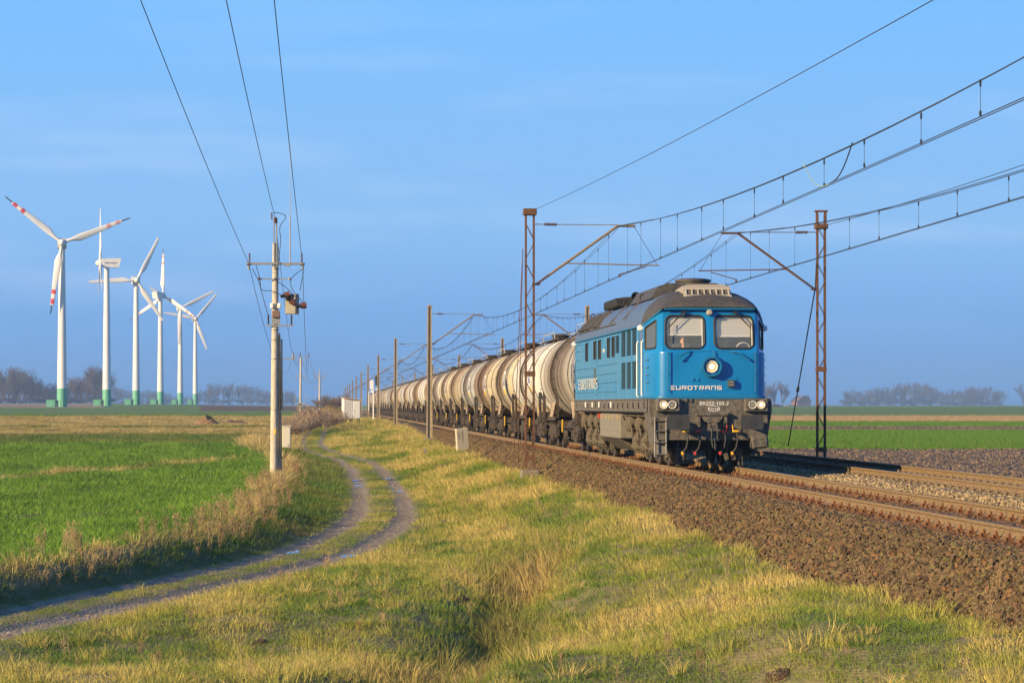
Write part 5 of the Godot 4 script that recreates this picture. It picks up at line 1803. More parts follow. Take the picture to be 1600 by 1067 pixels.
func build_overhead() -> void:
	var rusty := mat2("rusty mast steel", [0.075, 0.034, 0.018], [0.175, 0.085, 0.042], "fine", Vector3(1.5, 0.6, 1.5), 0.85)
	var tube := mat2("weathered bracket", [0.14, 0.095, 0.05], [0.30, 0.21, 0.10], "fine", Vector3(1, 1, 1), 0.75)
	var conc := mat2("mast concrete", [0.27, 0.215, 0.135], [0.38, 0.315, 0.21], "mid", Vector3(1, 0.4, 1), 0.9)
	var wire := mat("wire")
	var us := [83.0, 164.4, 245.6, 327.5, 409.0, 491.0, 573.0, 655.0, 737.0, 819.0, 901.0, 983.0]
	var lx := 6.36
	var rx := 16.2
	var lm := lattice_mast("rusty lattice mast in the ballast left of the first tank wagon", Vector3(lx, 0, -us[0]), 1.0, T1 - lx, rusty, 7.55, -0.45)
	bracket_tint(lm, tube)
	var ru := [86.2, 164.5, 244.5, 325.0, 406.0, 488.0, 570.0, 652.0]
	var rm := lattice_mast("rusty lattice mast standing beyond the second track", Vector3(rx, 0, -ru[0]), -1.0, rx - T2, rusty, 7.75, -0.25)
	var ord := ["first", "second", "third", "fourth", "fifth", "sixth", "seventh", "eighth", "ninth", "tenth", "eleventh"]
	for k in range(1, us.size()):
		concrete_mast("%s concrete mast after the lattice mast, on the farm track side" % ord[k - 1], Vector3(lx, 0, -us[k]), 1.0, T1 - lx, conc, tube)
	for k in range(1, ru.size()):
		concrete_mast("%s concrete mast after the lattice mast, behind the tank wagons" % ord[k - 1], Vector3(rx, 0, -ru[k]), -1.0, rx - T2, conc, tube)
	# guy ropes of the anchor masts
	var g := thing("guy_rope", "dark guy rope running from the right lattice mast down to the ground", "rope", Vector3.ZERO)
	var b := B.new()
	var gtop := Vector3(rx - 0.2, 5.3, -ru[0])
	var gfoot := point_at(1232.0, 697.0, 97.0)
	b.tube([gtop, gfoot], 0.022, 5)
	b.tube([Vector3(rx - 0.1, 7.2, -ru[0]), gtop], 0.022, 5)
	part("rope", b, wire, g)
	b = B.new()
	var gm := gtop.lerp(gfoot, 0.60)
	b.cyl(gm, gm.lerp(gfoot, 0.06), 0.05, -1.0, 8)
	part("tensioner", b, wire, g)
	g = thing("guy_rope", "thin double guy rope beside the left lattice mast", "rope", Vector3.ZERO)
	for q in [[-0.32, -0.7], [-0.22, -0.1]]:
		b = B.new()
		b.tube([Vector3(lx - 0.22, 6.4, -us[0]), Vector3(lx + q[0] - 0.15, -0.3, -us[0] + q[1])], 0.012, 5)
		part("rope", b, rusty, g)
	# wires
	var tracks := [[T1, us, "overhead contact line above the track of the train"], [T2, ru, "overhead contact line above the second track"]]
	for t in tracks:
		var W := thing("contact_line", t[2], "overhead line", Vector3.ZERO)
		var pos: Array = [t[1][0] - 81.0] + t[1]
		for s in pos.size() - 1:
			var u0: float = pos[s]
			var u1: float = pos[s + 1]
			if s == 0: u0 = maxf(u0, 2.0)
			var sag := 1.12
			var my := func(u: float) -> float:
				var f: float = (u - u0) / (u1 - u0)
				return 7.12 - sag * 4.0 * f * (1.0 - f)
			for q in [-0.05, 0.07]:
				b = B.new()
				var pts := []
				for k in 25:
					var u := lerpf(u0, u1, k / 24.0)
					pts.append(Vector3(t[0] + q, my.call(u) + q * 0.6 * 4.0 * (k / 24.0) * (1.0 - k / 24.0), -u))
				b.tube(pts, 0.009 if s < 2 else 0.014, 4, false)
				part("messenger_wire", b, wire, W)
			for q in [-0.035, 0.035]:
				b = B.new()
				b.tube([Vector3(t[0] + q, 5.52, -u0), Vector3(t[0] + q, 5.50, -(u0 + u1) * 0.5), Vector3(t[0] + q, 5.52, -u1)], 0.0085 if s < 2 else 0.013, 4, false)
				part("contact_wire", b, wire, W)
			if s > 4: continue
			var n := 20
			for k in n:
				var u := lerpf(u0, u1, (k + 0.6) / (n + 0.2))
				b = B.new()
				var x: float = t[0] + [-0.035, 0.035][k % 2]
				b.tube([Vector3(x, my.call(u), -u), Vector3(x, 5.51, -u)], 0.005, 3, false)
				b.box(Vector3(x, 5.55, -u), Vector3(0.03, 0.07, 0.03)); b.box(Vector3(x, my.call(u) - 0.05, -u), Vector3(0.025, 0.10, 0.025))
				part("dropper", b, wire, W)
			# stitch wire at the mast
			b = B.new()
			b.tube([Vector3(t[0], 7.12, -u1), Vector3(t[0], my.call(u1 - 9.0) + 0.02, -(u1 - 9.0))], 0.008, 3, false)
			part("stitch_wire", b, wire, W)
	# jumper loop, yellow-green on one half, dark on the other
	var J := thing("jumper_cable", "drooping yellow-green jumper loop between the two wires of the near contact line", "cable", Vector3.ZERO)
	var ja := Vector3(T1 - 0.06, 6.12, -50.2)
	var jc := Vector3(T1 - 0.06, 6.02, -45.4)
	var jm := Vector3(T1 - 0.035, 5.50, -47.6)
	b = B.new()
	var lp := []
	for k in 9:
		var f := k / 8.0
		lp.append(ja.lerp(jm, f) + Vector3(0, -0.22 * sin(PI * f), 0))
	b.tube(lp, 0.007, 5)
	part("cable", b, mat("yellow green cable", 0.35, 0.45, 0.12, 0.6), J)
	b = B.new()
	lp = []
	for k in 9:
		var f := k / 8.0
		lp.append(jm.lerp(jc, f) + Vector3(0, -0.16 * sin(PI * f), 0))
	b.tube(lp, 0.012, 5)
	part("cable", b, wire, J)
	# single wire on the tops of the left masts, another on the right
	var E := thing("earth_wire", "single thin wire strung from the top of the left lattice mast", "wire", Vector3.ZERO)
	b = B.new()
	var pts := []
	for k in 21:
		var f := k / 20.0
		pts.append(Vector3(lx + 0.15, 7.62 - 2.25 * f - 0.2 * 4.0 * f * (1.0 - f), lerpf(-us[0], -7.0, f)))
	b.tube(pts, 0.007, 4, false)
	part("strand", b, wire, E)
	E = thing("earth_wire", "single thin wire strung from the right lattice mast above the second track", "wire", Vector3.ZERO)
	b = B.new()
	pts = []
	for k in 21:
		var f := k / 20.0
		pts.append(Vector3(lerpf(rx, rx - 1.5, f), 7.35 - 0.5 * 4.0 * f * (1.0 - f), lerpf(-ru[0], -6.0, f)))
	b.tube(pts, 0.009, 4, false)
	part("strand", b, wire, E)

func bracket_tint(M: Node3D, m: Material) -> void:
	for c in M.get_children():
		if String(c.name).begins_with("bracket"):
			c.material_override = m
			for d in c.get_children():
				if not String(d.name).begins_with("insul"): d.material_override = m

# ---------------------------------------------------------------- power line along the farm track
func build_power_line() -> void:
	var conc := mat2("pole concrete", [0.40, 0.36, 0.29], [0.56, 0.51, 0.42], "mid", Vector3(1.2, 0.25, 1.2), 0.9)
	var conc2 := mat2("pole concrete grey", [0.27, 0.25, 0.21], [0.40, 0.37, 0.31], "mid", Vector3(1.2, 0.25, 1.2), 0.9)
	var zinc := mat2("galvanised steel", [0.26, 0.26, 0.25], [0.40, 0.40, 0.38], "fine", Vector3.ONE, 0.5, 0.4)
	var brown := mat("brown insulator", 0.10, 0.045, 0.03, 0.4)
	var redb := mat("red brown bushing", 0.15, 0.055, 0.038, 0.45)
	var blk := mat("black cable", 0.015, 0.015, 0.015, 0.6)
	var wire := mat("wire")
	var cream := mat("cream cabinet", 0.62, 0.58, 0.47, 0.55)
	var u := 108.3
	var foot := point_at(430.0, 752.0, u)
	var k := F / depth_of(foot.x, u)
	foot.y = land(foot.x, u) - 0.3
	var Y := func(py: float) -> float: return CAM_Y - (py - HORIZON) / k - foot.y
	var X := func(px: float) -> float: return (px - 430.0) / k
	var P := thing("power_pole", "tall concrete power pole with switch gear and steel crossarm beside the crop field", "power pole", foot)
	var top: float = Y.call(380.0)
	var b := B.new()
	b.tube([Vector3(-0.06, 0, 0), Vector3(-0.0, top, 0)], [0.17, 0.12], 16)
	part("pole_shaft", b, conc, P)
	b = B.new()
	b.tube([Vector3(0.14, 0, -0.16), Vector3(0.11, top * 0.62, -0.08)], [0.13, 0.09], 12)
	part("second_shaft", b, conc2, P, "darker twin shaft leaning behind the pole")
	# crossarms
	var y1: float = Y.call(412.0)
	b = B.new()
	b.box(Vector3(0.02, y1, 0.16), Vector3(2.34, 0.075, 0.075)); b.box(Vector3(0.02, y1 + 0.0, -0.16), Vector3(2.2, 0.075, 0.075))
	for x in [-1.08, 1.10]: b.box(Vector3(x, y1, 0), Vector3(0.09, 0.08, 0.42))
	b.box(Vector3(0.5, y1 - 0.05, 0.17), Vector3(0.26, 0.13, 0.12))
	var arm := part("crossarm", b, zinc, P)
	for x in [-1.08, 1.10]:
		b = B.new()
		insulator(b, Vector3(x * 0.97, y1 + 0.05, 0.1), Vector3(x * 0.97, y1 + 0.42, 0.1), 0.055)
		part("pin_insulator", b, brown, arm)
		b = B.new()
		insulator(b, Vector3(x * 0.9, y1 - 0.02, 0.12), Vector3(x * 1.08, y1 - 0.02, 0.16), 0.07)
		insulator(b, Vector3(x, y1 - 0.06, 0.1), Vector3(x, y1 - 0.24, 0.06), 0.06)
		part("strain_insulator", b, zinc, arm)
	var y2: float = Y.call(436.0)
	b = B.new()
	b.box(Vector3(-0.06, y2, 0.17), Vector3(1.32, 0.05, 0.05))
	var lo := part("lower_arm", b, zinc, P)
	for x in [-0.66, -0.04, 0.58]:
		b = B.new()
		b.lathe([Vector2(0, 0.06), Vector2(0.05, 0.04), Vector2(0.065, 0.0), Vector2(0.05, -0.04), Vector2(0, -0.05)], Transform3D(Basis(Vector3.RIGHT, PI / 2), Vector3(x, y2, 0.22)), 12)
		part("support_insulator", b, zinc if x > -0.5 else brown, lo)
	# top extension and aerial
	b = B.new()
	for x in [-0.05, 0.05]: b.box(Vector3(x, (Y.call(345.0) + y1) * 0.5, 0.14), Vector3(0.05, Y.call(345.0) - y1 + 0.3, 0.05))
	var ext := part("top_extension", b, zinc, P)
	var yt: float = Y.call(345.0)
	b = B.new()
	insulator(b, Vector3(0, yt - 0.1, 0.14), Vector3(0, yt + 0.12, 0.14), 0.10)
	insulator(b, Vector3(-0.15, yt + 0.05, 0.14), Vector3(-0.15, yt + 0.33, 0.14), 0.045)
	part("pin_insulator", b, brown, ext)
	b = B.new()
	var xa: float = X.call(453.0)
	b.tube([Vector3(xa, y1, 0.16), Vector3(xa, Y.call(340.0), 0.16)], 0.028, 6)
	b.tube([Vector3(xa, Y.call(340.0), 0.16), Vector3(xa, Y.call(225.0), 0.16)], [0.014, 0.007], 5)
	part("lightning_rod", b, zinc, P)
	# switch box with bushings
	b = B.new()
	var yb: float = Y.call(475.0)
	var xb: float = X.call(456.0)
	b.box(Vector3(xb, yb, 0.05), Vector3(0.46, 0.82, 0.42), Basis(Vector3.UP, -0.35), 0.02)
	var sw := part("switch_box", b, mat2("weathered switch box", [0.20, 0.18, 0.14], [0.34, 0.31, 0.25], "mid", Vector3.ONE, 0.6), P)
	for q in [[438.0, 464.0, 452.0, 460.0], [448.0, 466.0, 460.0, 474.0], [462.0, 479.0, 478.0, 477.0]]:
		b = B.new()
		var a := Vector3(X.call(q[0]), Y.call(q[1]), 0.36); var c := Vector3(X.call(q[2]), Y.call(q[3]), 0.30)
		b.cyl(a.lerp(c, 0.45), c, 0.12, 0.13, 12)
		var bu := part("bushing", b, redb, sw)
		b = B.new()
		insulator(b, a, a.lerp(c, 0.55), 0.09)
		part("bushing_neck", b, blk, bu)
	# surge arresters
	for q in [[419.0, 491.0, 507.0], [455.0, 492.0, 508.0]]:
		b = B.new()
		insulator(b, Vector3(X.call(q[0]), Y.call(q[1]), 0.15), Vector3(X.call(q[0]), Y.call(q[2]), 0.15), 0.06)
		part("surge_arrester", b, blk, P)
	b = B.new()
	b.box(Vector3(X.call(437.0), Y.call(509.0), 0.15), Vector3(1.12, 0.06, 0.06))
	b.box(Vector3(X.call(431.0), Y.call(500.0), 0.17), Vector3(0.34, 0.35, 0.04))
	part("arrester_bracket", b, zinc, P)
	b = B.new()
	b.box(Vector3(X.call(431.0), Y.call(491.0), 0.22), Vector3(0.32, 0.28, 0.16), Basis(), 0.02)
	part("voltage_transformer", b, mat("brown grey box", 0.20, 0.12, 0.09, 0.6), P)
	for x in [424.5, 436.0]:
		b = B.new()
		b.box(Vector3(X.call(x), Y.call(478.0), 0.2), Vector3(0.14, 0.22, 0.14), Basis(), 0.03)
		part("white_cover", b, mat("white plastic", 0.78, 0.78, 0.78, 0.5), P)
	# jumpers between the fittings
	for q in [[[394.0, 420.0], [403.0, 437.0], [408.0, 455.0], [418.0, 490.0]], [[400.0, 415.0], [406.0, 437.0], [409.0, 453.0], [425.0, 455.0], [440.0, 462.0]], [[473.0, 420.0], [460.0, 430.0], [454.0, 440.0], [458.0, 455.0], [476.0, 476.0]], [[430.0, 438.0], [445.0, 448.0], [455.0, 458.0]], [[474.0, 424.0], [468.0, 455.0]], [[427.0, 333.0], [438.0, 334.0], [446.0, 340.0], [437.0, 356.0], [438.0, 380.0], [432.0, 440.0]]]:
		b = B.new()
		var pts := []
		for w in q: pts.append(Vector3(X.call(w[0]), Y.call(w[1]), 0.24))
		var sm := Curve3D.new()
		for w in pts.size():
			var tn: Vector3 = (pts[mini(w + 1, pts.size() - 1)] - pts[maxi(w - 1, 0)]) * 0.2
			sm.add_point(pts[w], -tn, tn)
		b.tube(Array(sm.tessellate(3, 4)), 0.014, 5)
		part("jumper_cable", b, blk, P)
	# conduit, bands, plate
	b = B.new()
	b.tube([Vector3(0.16, Y.call(520.0), 0.12), Vector3(0.19, Y.call(610.0), 0.10), Vector3(0.14, Y.call(705.0), 0.14), Vector3(0.22, Y.call(716.0), 0.2), Vector3(0.36, Y.call(714.0), 0.2), Vector3(0.44, Y.call(702.0), 0.14)], 0.026, 6)
	b.tube([Vector3(0.25, Y.call(530.0), 0.0), Vector3(0.26, Y.call(640.0), 0.0)], 0.035, 6)
	part("conduit", b, blk, P)
	for py in [420.0, 515.0, 530.0, 560.0, 640.0, 690.0]:
		b = B.new()
		b.lathe([Vector2(0.155, -0.025), Vector2(0.178, -0.02), Vector2(0.178, 0.02), Vector2(0.155, 0.025)], Transform3D(Basis(), Vector3(-0.02, Y.call(py), 0)), 16)
		part("clamp_band", b, zinc, P)
	b = B.new()
	b.box(Vector3(-0.02, Y.call(674.0), 0.165), Vector3(0.08, 0.20, 0.01))
	part("warning_plate", b, mat("warning yellow", 0.75, 0.55, 0.05, 0.6), P)
	b = B.new()
	b.box(Vector3(X.call(440.0) + 0.3, Y.call(560.0), 0.05), Vector3(0.5, 0.05, 0.05))
	insulator(b, Vector3(X.call(457.0), Y.call(562.0), 0.05), Vector3(X.call(457.0), Y.call(552.0), 0.05), 0.05)
	part("side_bracket", b, zinc, P)
	# cabinet hung beside the pole
	var C := thing("electric_cabinet", "cream metal electric cabinet fixed beside the concrete power pole", "cabinet", foot + Vector3(X.call(447.3), 0, 0.1))
	b = B.new()
	var ya: float = Y.call(699.0)
	var yc: float = Y.call(666.0)
	b.box(Vector3(0, (ya + yc) * 0.5, 0), Vector3(0.34, yc - ya, 0.28), Basis(), 0.012)
	part("case", b, cream, C)
	b = B.new()
	b.box(Vector3(0, yc + 0.015, 0.01), Vector3(0.38, 0.03, 0.34))
	part("lid", b, cream, C)
	b = B.new()
	b.box(Vector3(-0.01, (ya + yc) * 0.5, 0.145), Vector3(0.30, yc - ya - 0.06, 0.012), Basis(), 0.004)
	var dr := part("door", b, cream, C)
	b = B.new()
	b.box(Vector3(0.09, ya + 0.09, 0.154), Vector3(0.09, 0.07, 0.006))
	part("vent", b, mat("vent grey", 0.3, 0.28, 0.24, 0.7), dr)
	b = B.new()
	for y in [ya + 0.15, yc - 0.15]: b.box(Vector3(-0.24, y, -0.05), Vector3(0.22, 0.03, 0.03))
	part("mounting_strap", b, zinc, C)
	# platform pole and the next one
	var p2 := point_at(468.5, 646.0, 330.0)
	var k2 := F / depth_of(p2.x, 330.0)
	p2.y = land(p2.x, 330.0) - 0.2
	var h2: float = CAM_Y - (552.0 - HORIZON) / k2 - p2.y
	var Q := thing("power_pole", "concrete pole with a small work platform rising out of the dry thicket", "power pole", p2)
	b = B.new()
	b.tube([Vector3.ZERO, Vector3(0.1, h2 * 0.93, 0)], [0.16, 0.11], 12)
	part("pole_shaft", b, conc, Q)
	b = B.new()
	b.box(Vector3(0.1, h2 * 0.945, 0), Vector3(2.05, 0.09, 0.09))
	b.tube([Vector3(0.1, h2 * 0.83, 0), Vector3(-0.8, h2 * 0.94, 0)], 0.035, 5); b.tube([Vector3(0.1, h2 * 0.83, 0), Vector3(1.0, h2 * 0.94, 0)], 0.035, 5)
	b.box(Vector3(0.1, h2 * 0.66, 0), Vector3(1.0, 0.07, 0.07))
	var qa := part("crossarm", b, zinc, Q)
	for x in [-0.85, 0.0, 1.05]:
		b = B.new()
		insulator(b, Vector3(x, h2 * 0.95, 0), Vector3(x, h2 * 0.95 + 0.55, 0), 0.09)
		part("pin_insulator", b, brown, qa)
	for x in [-0.40, 0.60]:
		b = B.new()
		insulator(b, Vector3(x, h2 * 0.66 + 0.2, 0), Vector3(x, h2 * 0.66 - 0.4, 0), 0.08)
		part("drop_insulator", b, zinc, qa)
	b = B.new()
	var py2 := h2 * 0.245
	b.box(Vector3(0.05, py2, 0), Vector3(1.35, 0.1, 1.0))
	for x in [-0.62, 0.70]: b.tube([Vector3(x, py2, 0.4), Vector3(x, py2 + 1.1, 0.4)], 0.03, 4)
	b.box(Vector3(0.0, py2 - 0.25, 0), Vector3(0.7, 0.3, 0.5))
	part("work_platform", b, conc2, Q)
	b = B.new()
	for x in [-0.25, 0.3]: b.tube([Vector3(x, py2 - 0.1, 0.1), Vector3(x, 0.2, 0.1)], 0.05, 5)
	part("cable_guard", b, mat("green grey pipe", 0.10, 0.16, 0.14, 0.7), Q)
	var p3 := point_at(499.0, 640.0, 470.0)
	var k3 := F / depth_of(p3.x, 470.0)
	p3.y = land(p3.x, 470.0) - 0.2
	var h3: float = CAM_Y - (577.0 - HORIZON) / k3 - p3.y
	var R := thing("power_pole", "farthest slim concrete pole with three short crossarms above the shrubs", "power pole", p3)
	b = B.new()
	b.tube([Vector3.ZERO, Vector3(0, h3 * 0.90, 0)], [0.2, 0.13], 10)
	b.tube([Vector3(0, h3 * 0.88, 0), Vector3(0, h3, 0)], 0.06, 5)
	part("pole_shaft", b, conc, R)
	for q in [[0.84, 1.8], [0.765, 1.5], [0.57, 1.2]]:
		b = B.new()
		b.box(Vector3(0, h3 * q[0], 0), Vector3(q[1], 0.09, 0.09))
		for s in [-0.48, 0.48]: b.cyl(Vector3(q[1] * s, h3 * q[0], 0), Vector3(q[1] * s, h3 * q[0] + 0.4, 0), 0.07, -1.0, 6)
		part("crossarm", b, zinc, R)
	# conductors: to the next poles, and past the photographer
	var W := thing("power_line", "three thin conductors strung along the power poles", "wire", Vector3.ZERO)
	var ends := [[-1.08, y1, [219.0, 0.0], -0.85], [0.0, yt + 0.05, [353.0, 0.0], 0.0], [1.10, y1, [428.0, 0.0], 1.05]]
	for e in ends:
		var a := foot + Vector3(e[0], e[1], 0.1)
		# direction of the line towards the camera, read from where it leaves the frame
		var near := point_at(e[2][0], e[2][1], 55.0)
		near.y = lerpf(near.y, near.y, 1.0)
		var far: Vector3 = near + (near - a) * 0.55
		b = B.new()
		var pts := []
		for w in 17:
			var f := w / 16.0
			var p := a.lerp(near, f * 1.5)
			p.y += 0.25 * (f * 1.5) * (f * 1.5 - 1.0) * 2.0
			pts.append(p)
		b.tube(pts, 0.011, 4, false)
		part("conductor", b, wire, W)
		b = B.new()
		pts = []
		var c := p2 + Vector3(e[3], h2 * 0.95 + 0.5, 0)
		for w in 17:
			var f := w / 16.0
			var p := a.lerp(c, f)
			p.y -= 3.4 * 4.0 * f * (1.0 - f)
			pts.append(p)
		b.tube(pts, 0.012, 4, false)
		part("conductor", b, wire, W)
		b = B.new()
		pts = []
		var d := p3 + Vector3(e[3] * 0.8, h3 * 0.9, 0)
		for w in 13:
			var f := w / 12.0
			var p := c.lerp(d, f)
			p.y -= 2.6 * 4.0 * f * (1.0 - f)
			pts.append(p)
		b.tube(pts, 0.014, 4, false)
		part("conductor", b, wire, W)

# ---------------------------------------------------------------- lineside things
func build_lineside() -> void:
	var white := mat2("white sheet metal", [0.66, 0.65, 0.62], [0.76, 0.75, 0.72], "mid", Vector3.ONE, 0.5)
	var b: B
	# equipment shed on short legs
	var us := 275.0
	var sp := point_at(537.0, 653.5, us)
	var ks := F / depth_of(sp.x, us)
	var S := thing("equipment_shed", "small white metal shed with orange roof trim standing on short legs by the railway", "shed", sp, 0.12)
	var w := 26.0 / ks
	var h := 31.0 / ks
	b = B.new()
	b.prism([Vector2(0, 0), Vector2(w, 0), Vector2(w, h * 0.90), Vector2(0, h * 1.0)], Transform3D(Basis(), Vector3(0, 0, -1.8)), 1.8)
	part("wall", b, white, S)
	b = B.new()
	for q in 5: b.box(Vector3(w * (0.06 + q * 0.105), h * 0.48, 0.01), Vector3(0.05, h * 0.86, 0.03))
	part("wall_ribs", b, mat("shed rib", 0.5, 0.49, 0.47, 0.6), S)
	b = B.new()
	b.box(Vector3(w * 0.77, h * 0.43, 0.015), Vector3(w * 0.40, h * 0.78, 0.03), Basis(), 0.008)
	var dr := part("door", b, white, S)
	b = B.new()
	b.box(Vector3(w * 0.63, h * 0.36, 0.04), Vector3(0.06, 0.10, 0.04))
	part("handle", b, mat("black iron"), dr)
	b = B.new()
	var tl := Basis(Vector3.BACK, -atan2(h * 0.10, w))
	b.box(Vector3(w * 0.5, h * 0.985, -0.85), Vector3(w * 1.12, 0.05, 2.2), tl)
	var rf := part("roof", b, mat("pale roof sheet", 0.62, 0.60, 0.56, 0.6), S)
	b = B.new()
	b.box(Vector3(w * 0.36, h * 0.965, 0.04), Vector3(w * 0.75, 0.07, 0.03), tl)
	part("orange_trim", b, mat("orange trim", 0.62, 0.14, 0.04, 0.6), rf)
	for q in [0.10, 0.5, 0.95]:
		for z in [-0.15, -1.65]:
			b = B.new()
			b.box(Vector3(w * q, -0.3, z), Vector3(0.10, 0.7, 0.10))
			part("leg", b, mat("black iron"), S)
	# two signals back to back by the fourth mast
	var steel := mat("white post paint", 0.72, 0.72, 0.70, 0.5)
	var sg := thing("railway_signal", "white-backed railway signal on a slim white post with a step", "signal", point_at(583.3, 652.5, 318.0))
	sg.position.y = -0.75
	var kk := F / 318.0
	b = B.new()
	b.tube([Vector3(0, 0, 0), Vector3(0, 55.0 / kk, 0)], 0.085, 8)
	b.tube([Vector3(-0.55, 21.0 / kk, 0), Vector3(-0.55, 51.0 / kk, 0)], 0.06, 6)
	b.box(Vector3(-0.28, 50.0 / kk, 0), Vector3(0.6, 0.08, 0.08)); b.box(Vector3(0.2, 55.0 / kk, 0), Vector3(0.7, 0.08, 0.08))
	part("post", b, steel, sg)
	b = B.new()
	var ov := []
	for k in 20: ov.append(Vector2(-0.22 + 0.23 * cos(TAU * k / 20.0), 62.0 / kk + signf(sin(TAU * k / 20.0)) * 0.33 + 0.23 * sin(TAU * k / 20.0)))
	b.prism(ov, Transform3D(Basis(), Vector3(0, 0, -0.08)), 0.16)
	b.box(Vector3(-0.22, 53.0 / kk, 0), Vector3(0.16, 0.35, 0.12))
	part("signal_back", b, mat("bright white paint", 0.8, 0.8, 0.8, 0.5), sg)
	b = B.new()
	b.box(Vector3(0.17, 0.35, 0), Vector3(0.34, 0.80, 0.3), Basis(), 0.03)
	part("relay_box", b, mat2("pole concrete", [0.4, 0.36, 0.29], [0.5, 0.5, 0.4]), sg)
	sg = thing("railway_signal", "black railway signal head with rounded screen beside the concrete mast", "signal", point_at(589.5, 653.0, 335.0))
	sg.position.y = -0.75
	kk = F / 335.0
	b = B.new()
	b.tube([Vector3(0, 0, 0), Vector3(0, 66.0 / kk, 0)], 0.08, 8)
	part("post", b, steel, sg)
	b = B.new()
	ov = []
	for k in 20: ov.append(Vector2(0.29 * cos(TAU * k / 20.0), 66.0 / kk + signf(sin(TAU * k / 20.0)) * 0.36 + 0.29 * sin(TAU * k / 20.0)))
	b.prism(ov, Transform3D(Basis(), Vector3(0, 0, 0.08)), 0.16)
	part("signal_head", b, mat("black iron"), sg)
	# leaning kilometre stone
	var stone := mat2("mossy stone", [0.40, 0.36, 0.27], [0.60, 0.55, 0.44], "fine", Vector3(2, 2, 2), 0.95, 0.0, 1.6, 0.0, 1.0)
	var ku := 128.0
	var kp := point_at(723.0, 703.0, ku)
	kk = F / depth_of(kp.x, ku)
	var K := thing("kilometre_stone", "pale weathered kilometre stone leaning in the ballast with faded numbers", "kilometre stone", kp, 0.25)
	K.rotation.z = deg_to_rad(4.0)
	b = B.new()
	b.box(Vector3(0, 13.0 / kk, 0), Vector3(19.5 / kk, 42.0 / kk, 0.22), Basis(), 0.02)
	part("stone_block", b, stone, K)
	var faded := mat("faded black paint", 0.20, 0.17, 0.13, 0.9)
	for q in [["8", -0.01, 27.0], ["9", -0.01, 21.5], ["1", -0.01, 16.0], ["3", -0.20, 25.0], ["2", -0.2, 20.5]]:
		var t := text(q[0], 0.17, faded, K, Vector3(q[1], q[2] / kk, 0.112), 0.0, "number", 0.006)
		t.scale = Vector3(1.1, 0.9, 1)
	# little blue post in the bank
	var bu := ground_at(664.5, 711.0)
	var Bm := thing("marker_peg", "short bright blue marker peg in the grass bank", "marker", bu)
	b = B.new()
	b.cyl(Vector3(0, -0.05, 0), Vector3(0, 0.20, 0), 0.035, -1.0, 8)
	part("peg", b, mat("blue plastic", 0.03, 0.12, 0.45, 0.5), Bm)
	b = B.new()
	b.box(Vector3(0, 0.24, 0), Vector3(0.09, 0.09, 0.05), Basis(), 0.01)
	part("cap", b, mat("blue plastic"), Bm)
	# crushed drink can in the ballast foot
	var can := ground_at(1507.0, 965.0)
	can.y += 0.04
	var Cn := thing("crushed_can", "crushed silver drink can lying at the ballast foot", "can", can, 0.4)
	b = B.new()
	b.lathe([Vector2(0.0, -0.07), Vector2(0.028, -0.07), Vector2(0.033, -0.05), Vector2(0.024, 0.0), Vector2(0.033, 0.045), Vector2(0.026, 0.065), Vector2(0.0, 0.065)], Transform3D(Basis(Vector3.BACK, PI / 2 - 0.3), Vector3(0, 0.0, 0)), 12)
	part("can_body", b, mat("can metal", 0.6, 0.62, 0.68, 0.35, 0.7), Cn)
	# puddles in the wheel ruts
	var water := mat("puddle water", 0.03, 0.028, 0.022, 0.03)
	water.metallic_specular = 0.9
	for q in [[1, 97.5, 0.24, 2.4], [1, 104.0, 0.13, 1.1], [1, 113.0, 0.16, 2.0], [-1, 104.0, 0.22, 1.8], [-1, 108.5, 0.20, 1.0], [-1, 111.0, 0.22, 1.2], [1, 55.5, 0.15, 1.0], [-1, 57.0, 0.13, 1.2]]:
		b = B.new()
		var x0: float = ramp(ROAD, q[1]) + q[0] * RUT
		var lev := -9.0
		for s in [-0.5, 0.0, 0.5]: lev = maxf(lev, land(ramp(ROAD, q[1] + s * q[3]) + q[0] * RUT, q[1] + s * q[3]))
		lev += 0.006
		var pts := []
		for k in 24:
			var an := TAU * k / 24.0
			var r := 1.0 + 0.45 * noise_b.get_noise_2d(cos(an) * 30.0 + q[1] * 9.0, sin(an) * 30.0)
			var uu: float = q[1] + sin(an) * q[3] * 0.5 * r
			pts.append(Vector3(ramp(ROAD, uu) + q[0] * RUT + cos(an) * q[2] * r, lev, -uu))
		b.fan(pts, Vector3.UP)
		structure("puddle", b, water, "shallow puddle lying in a wheel rut of the farm track")

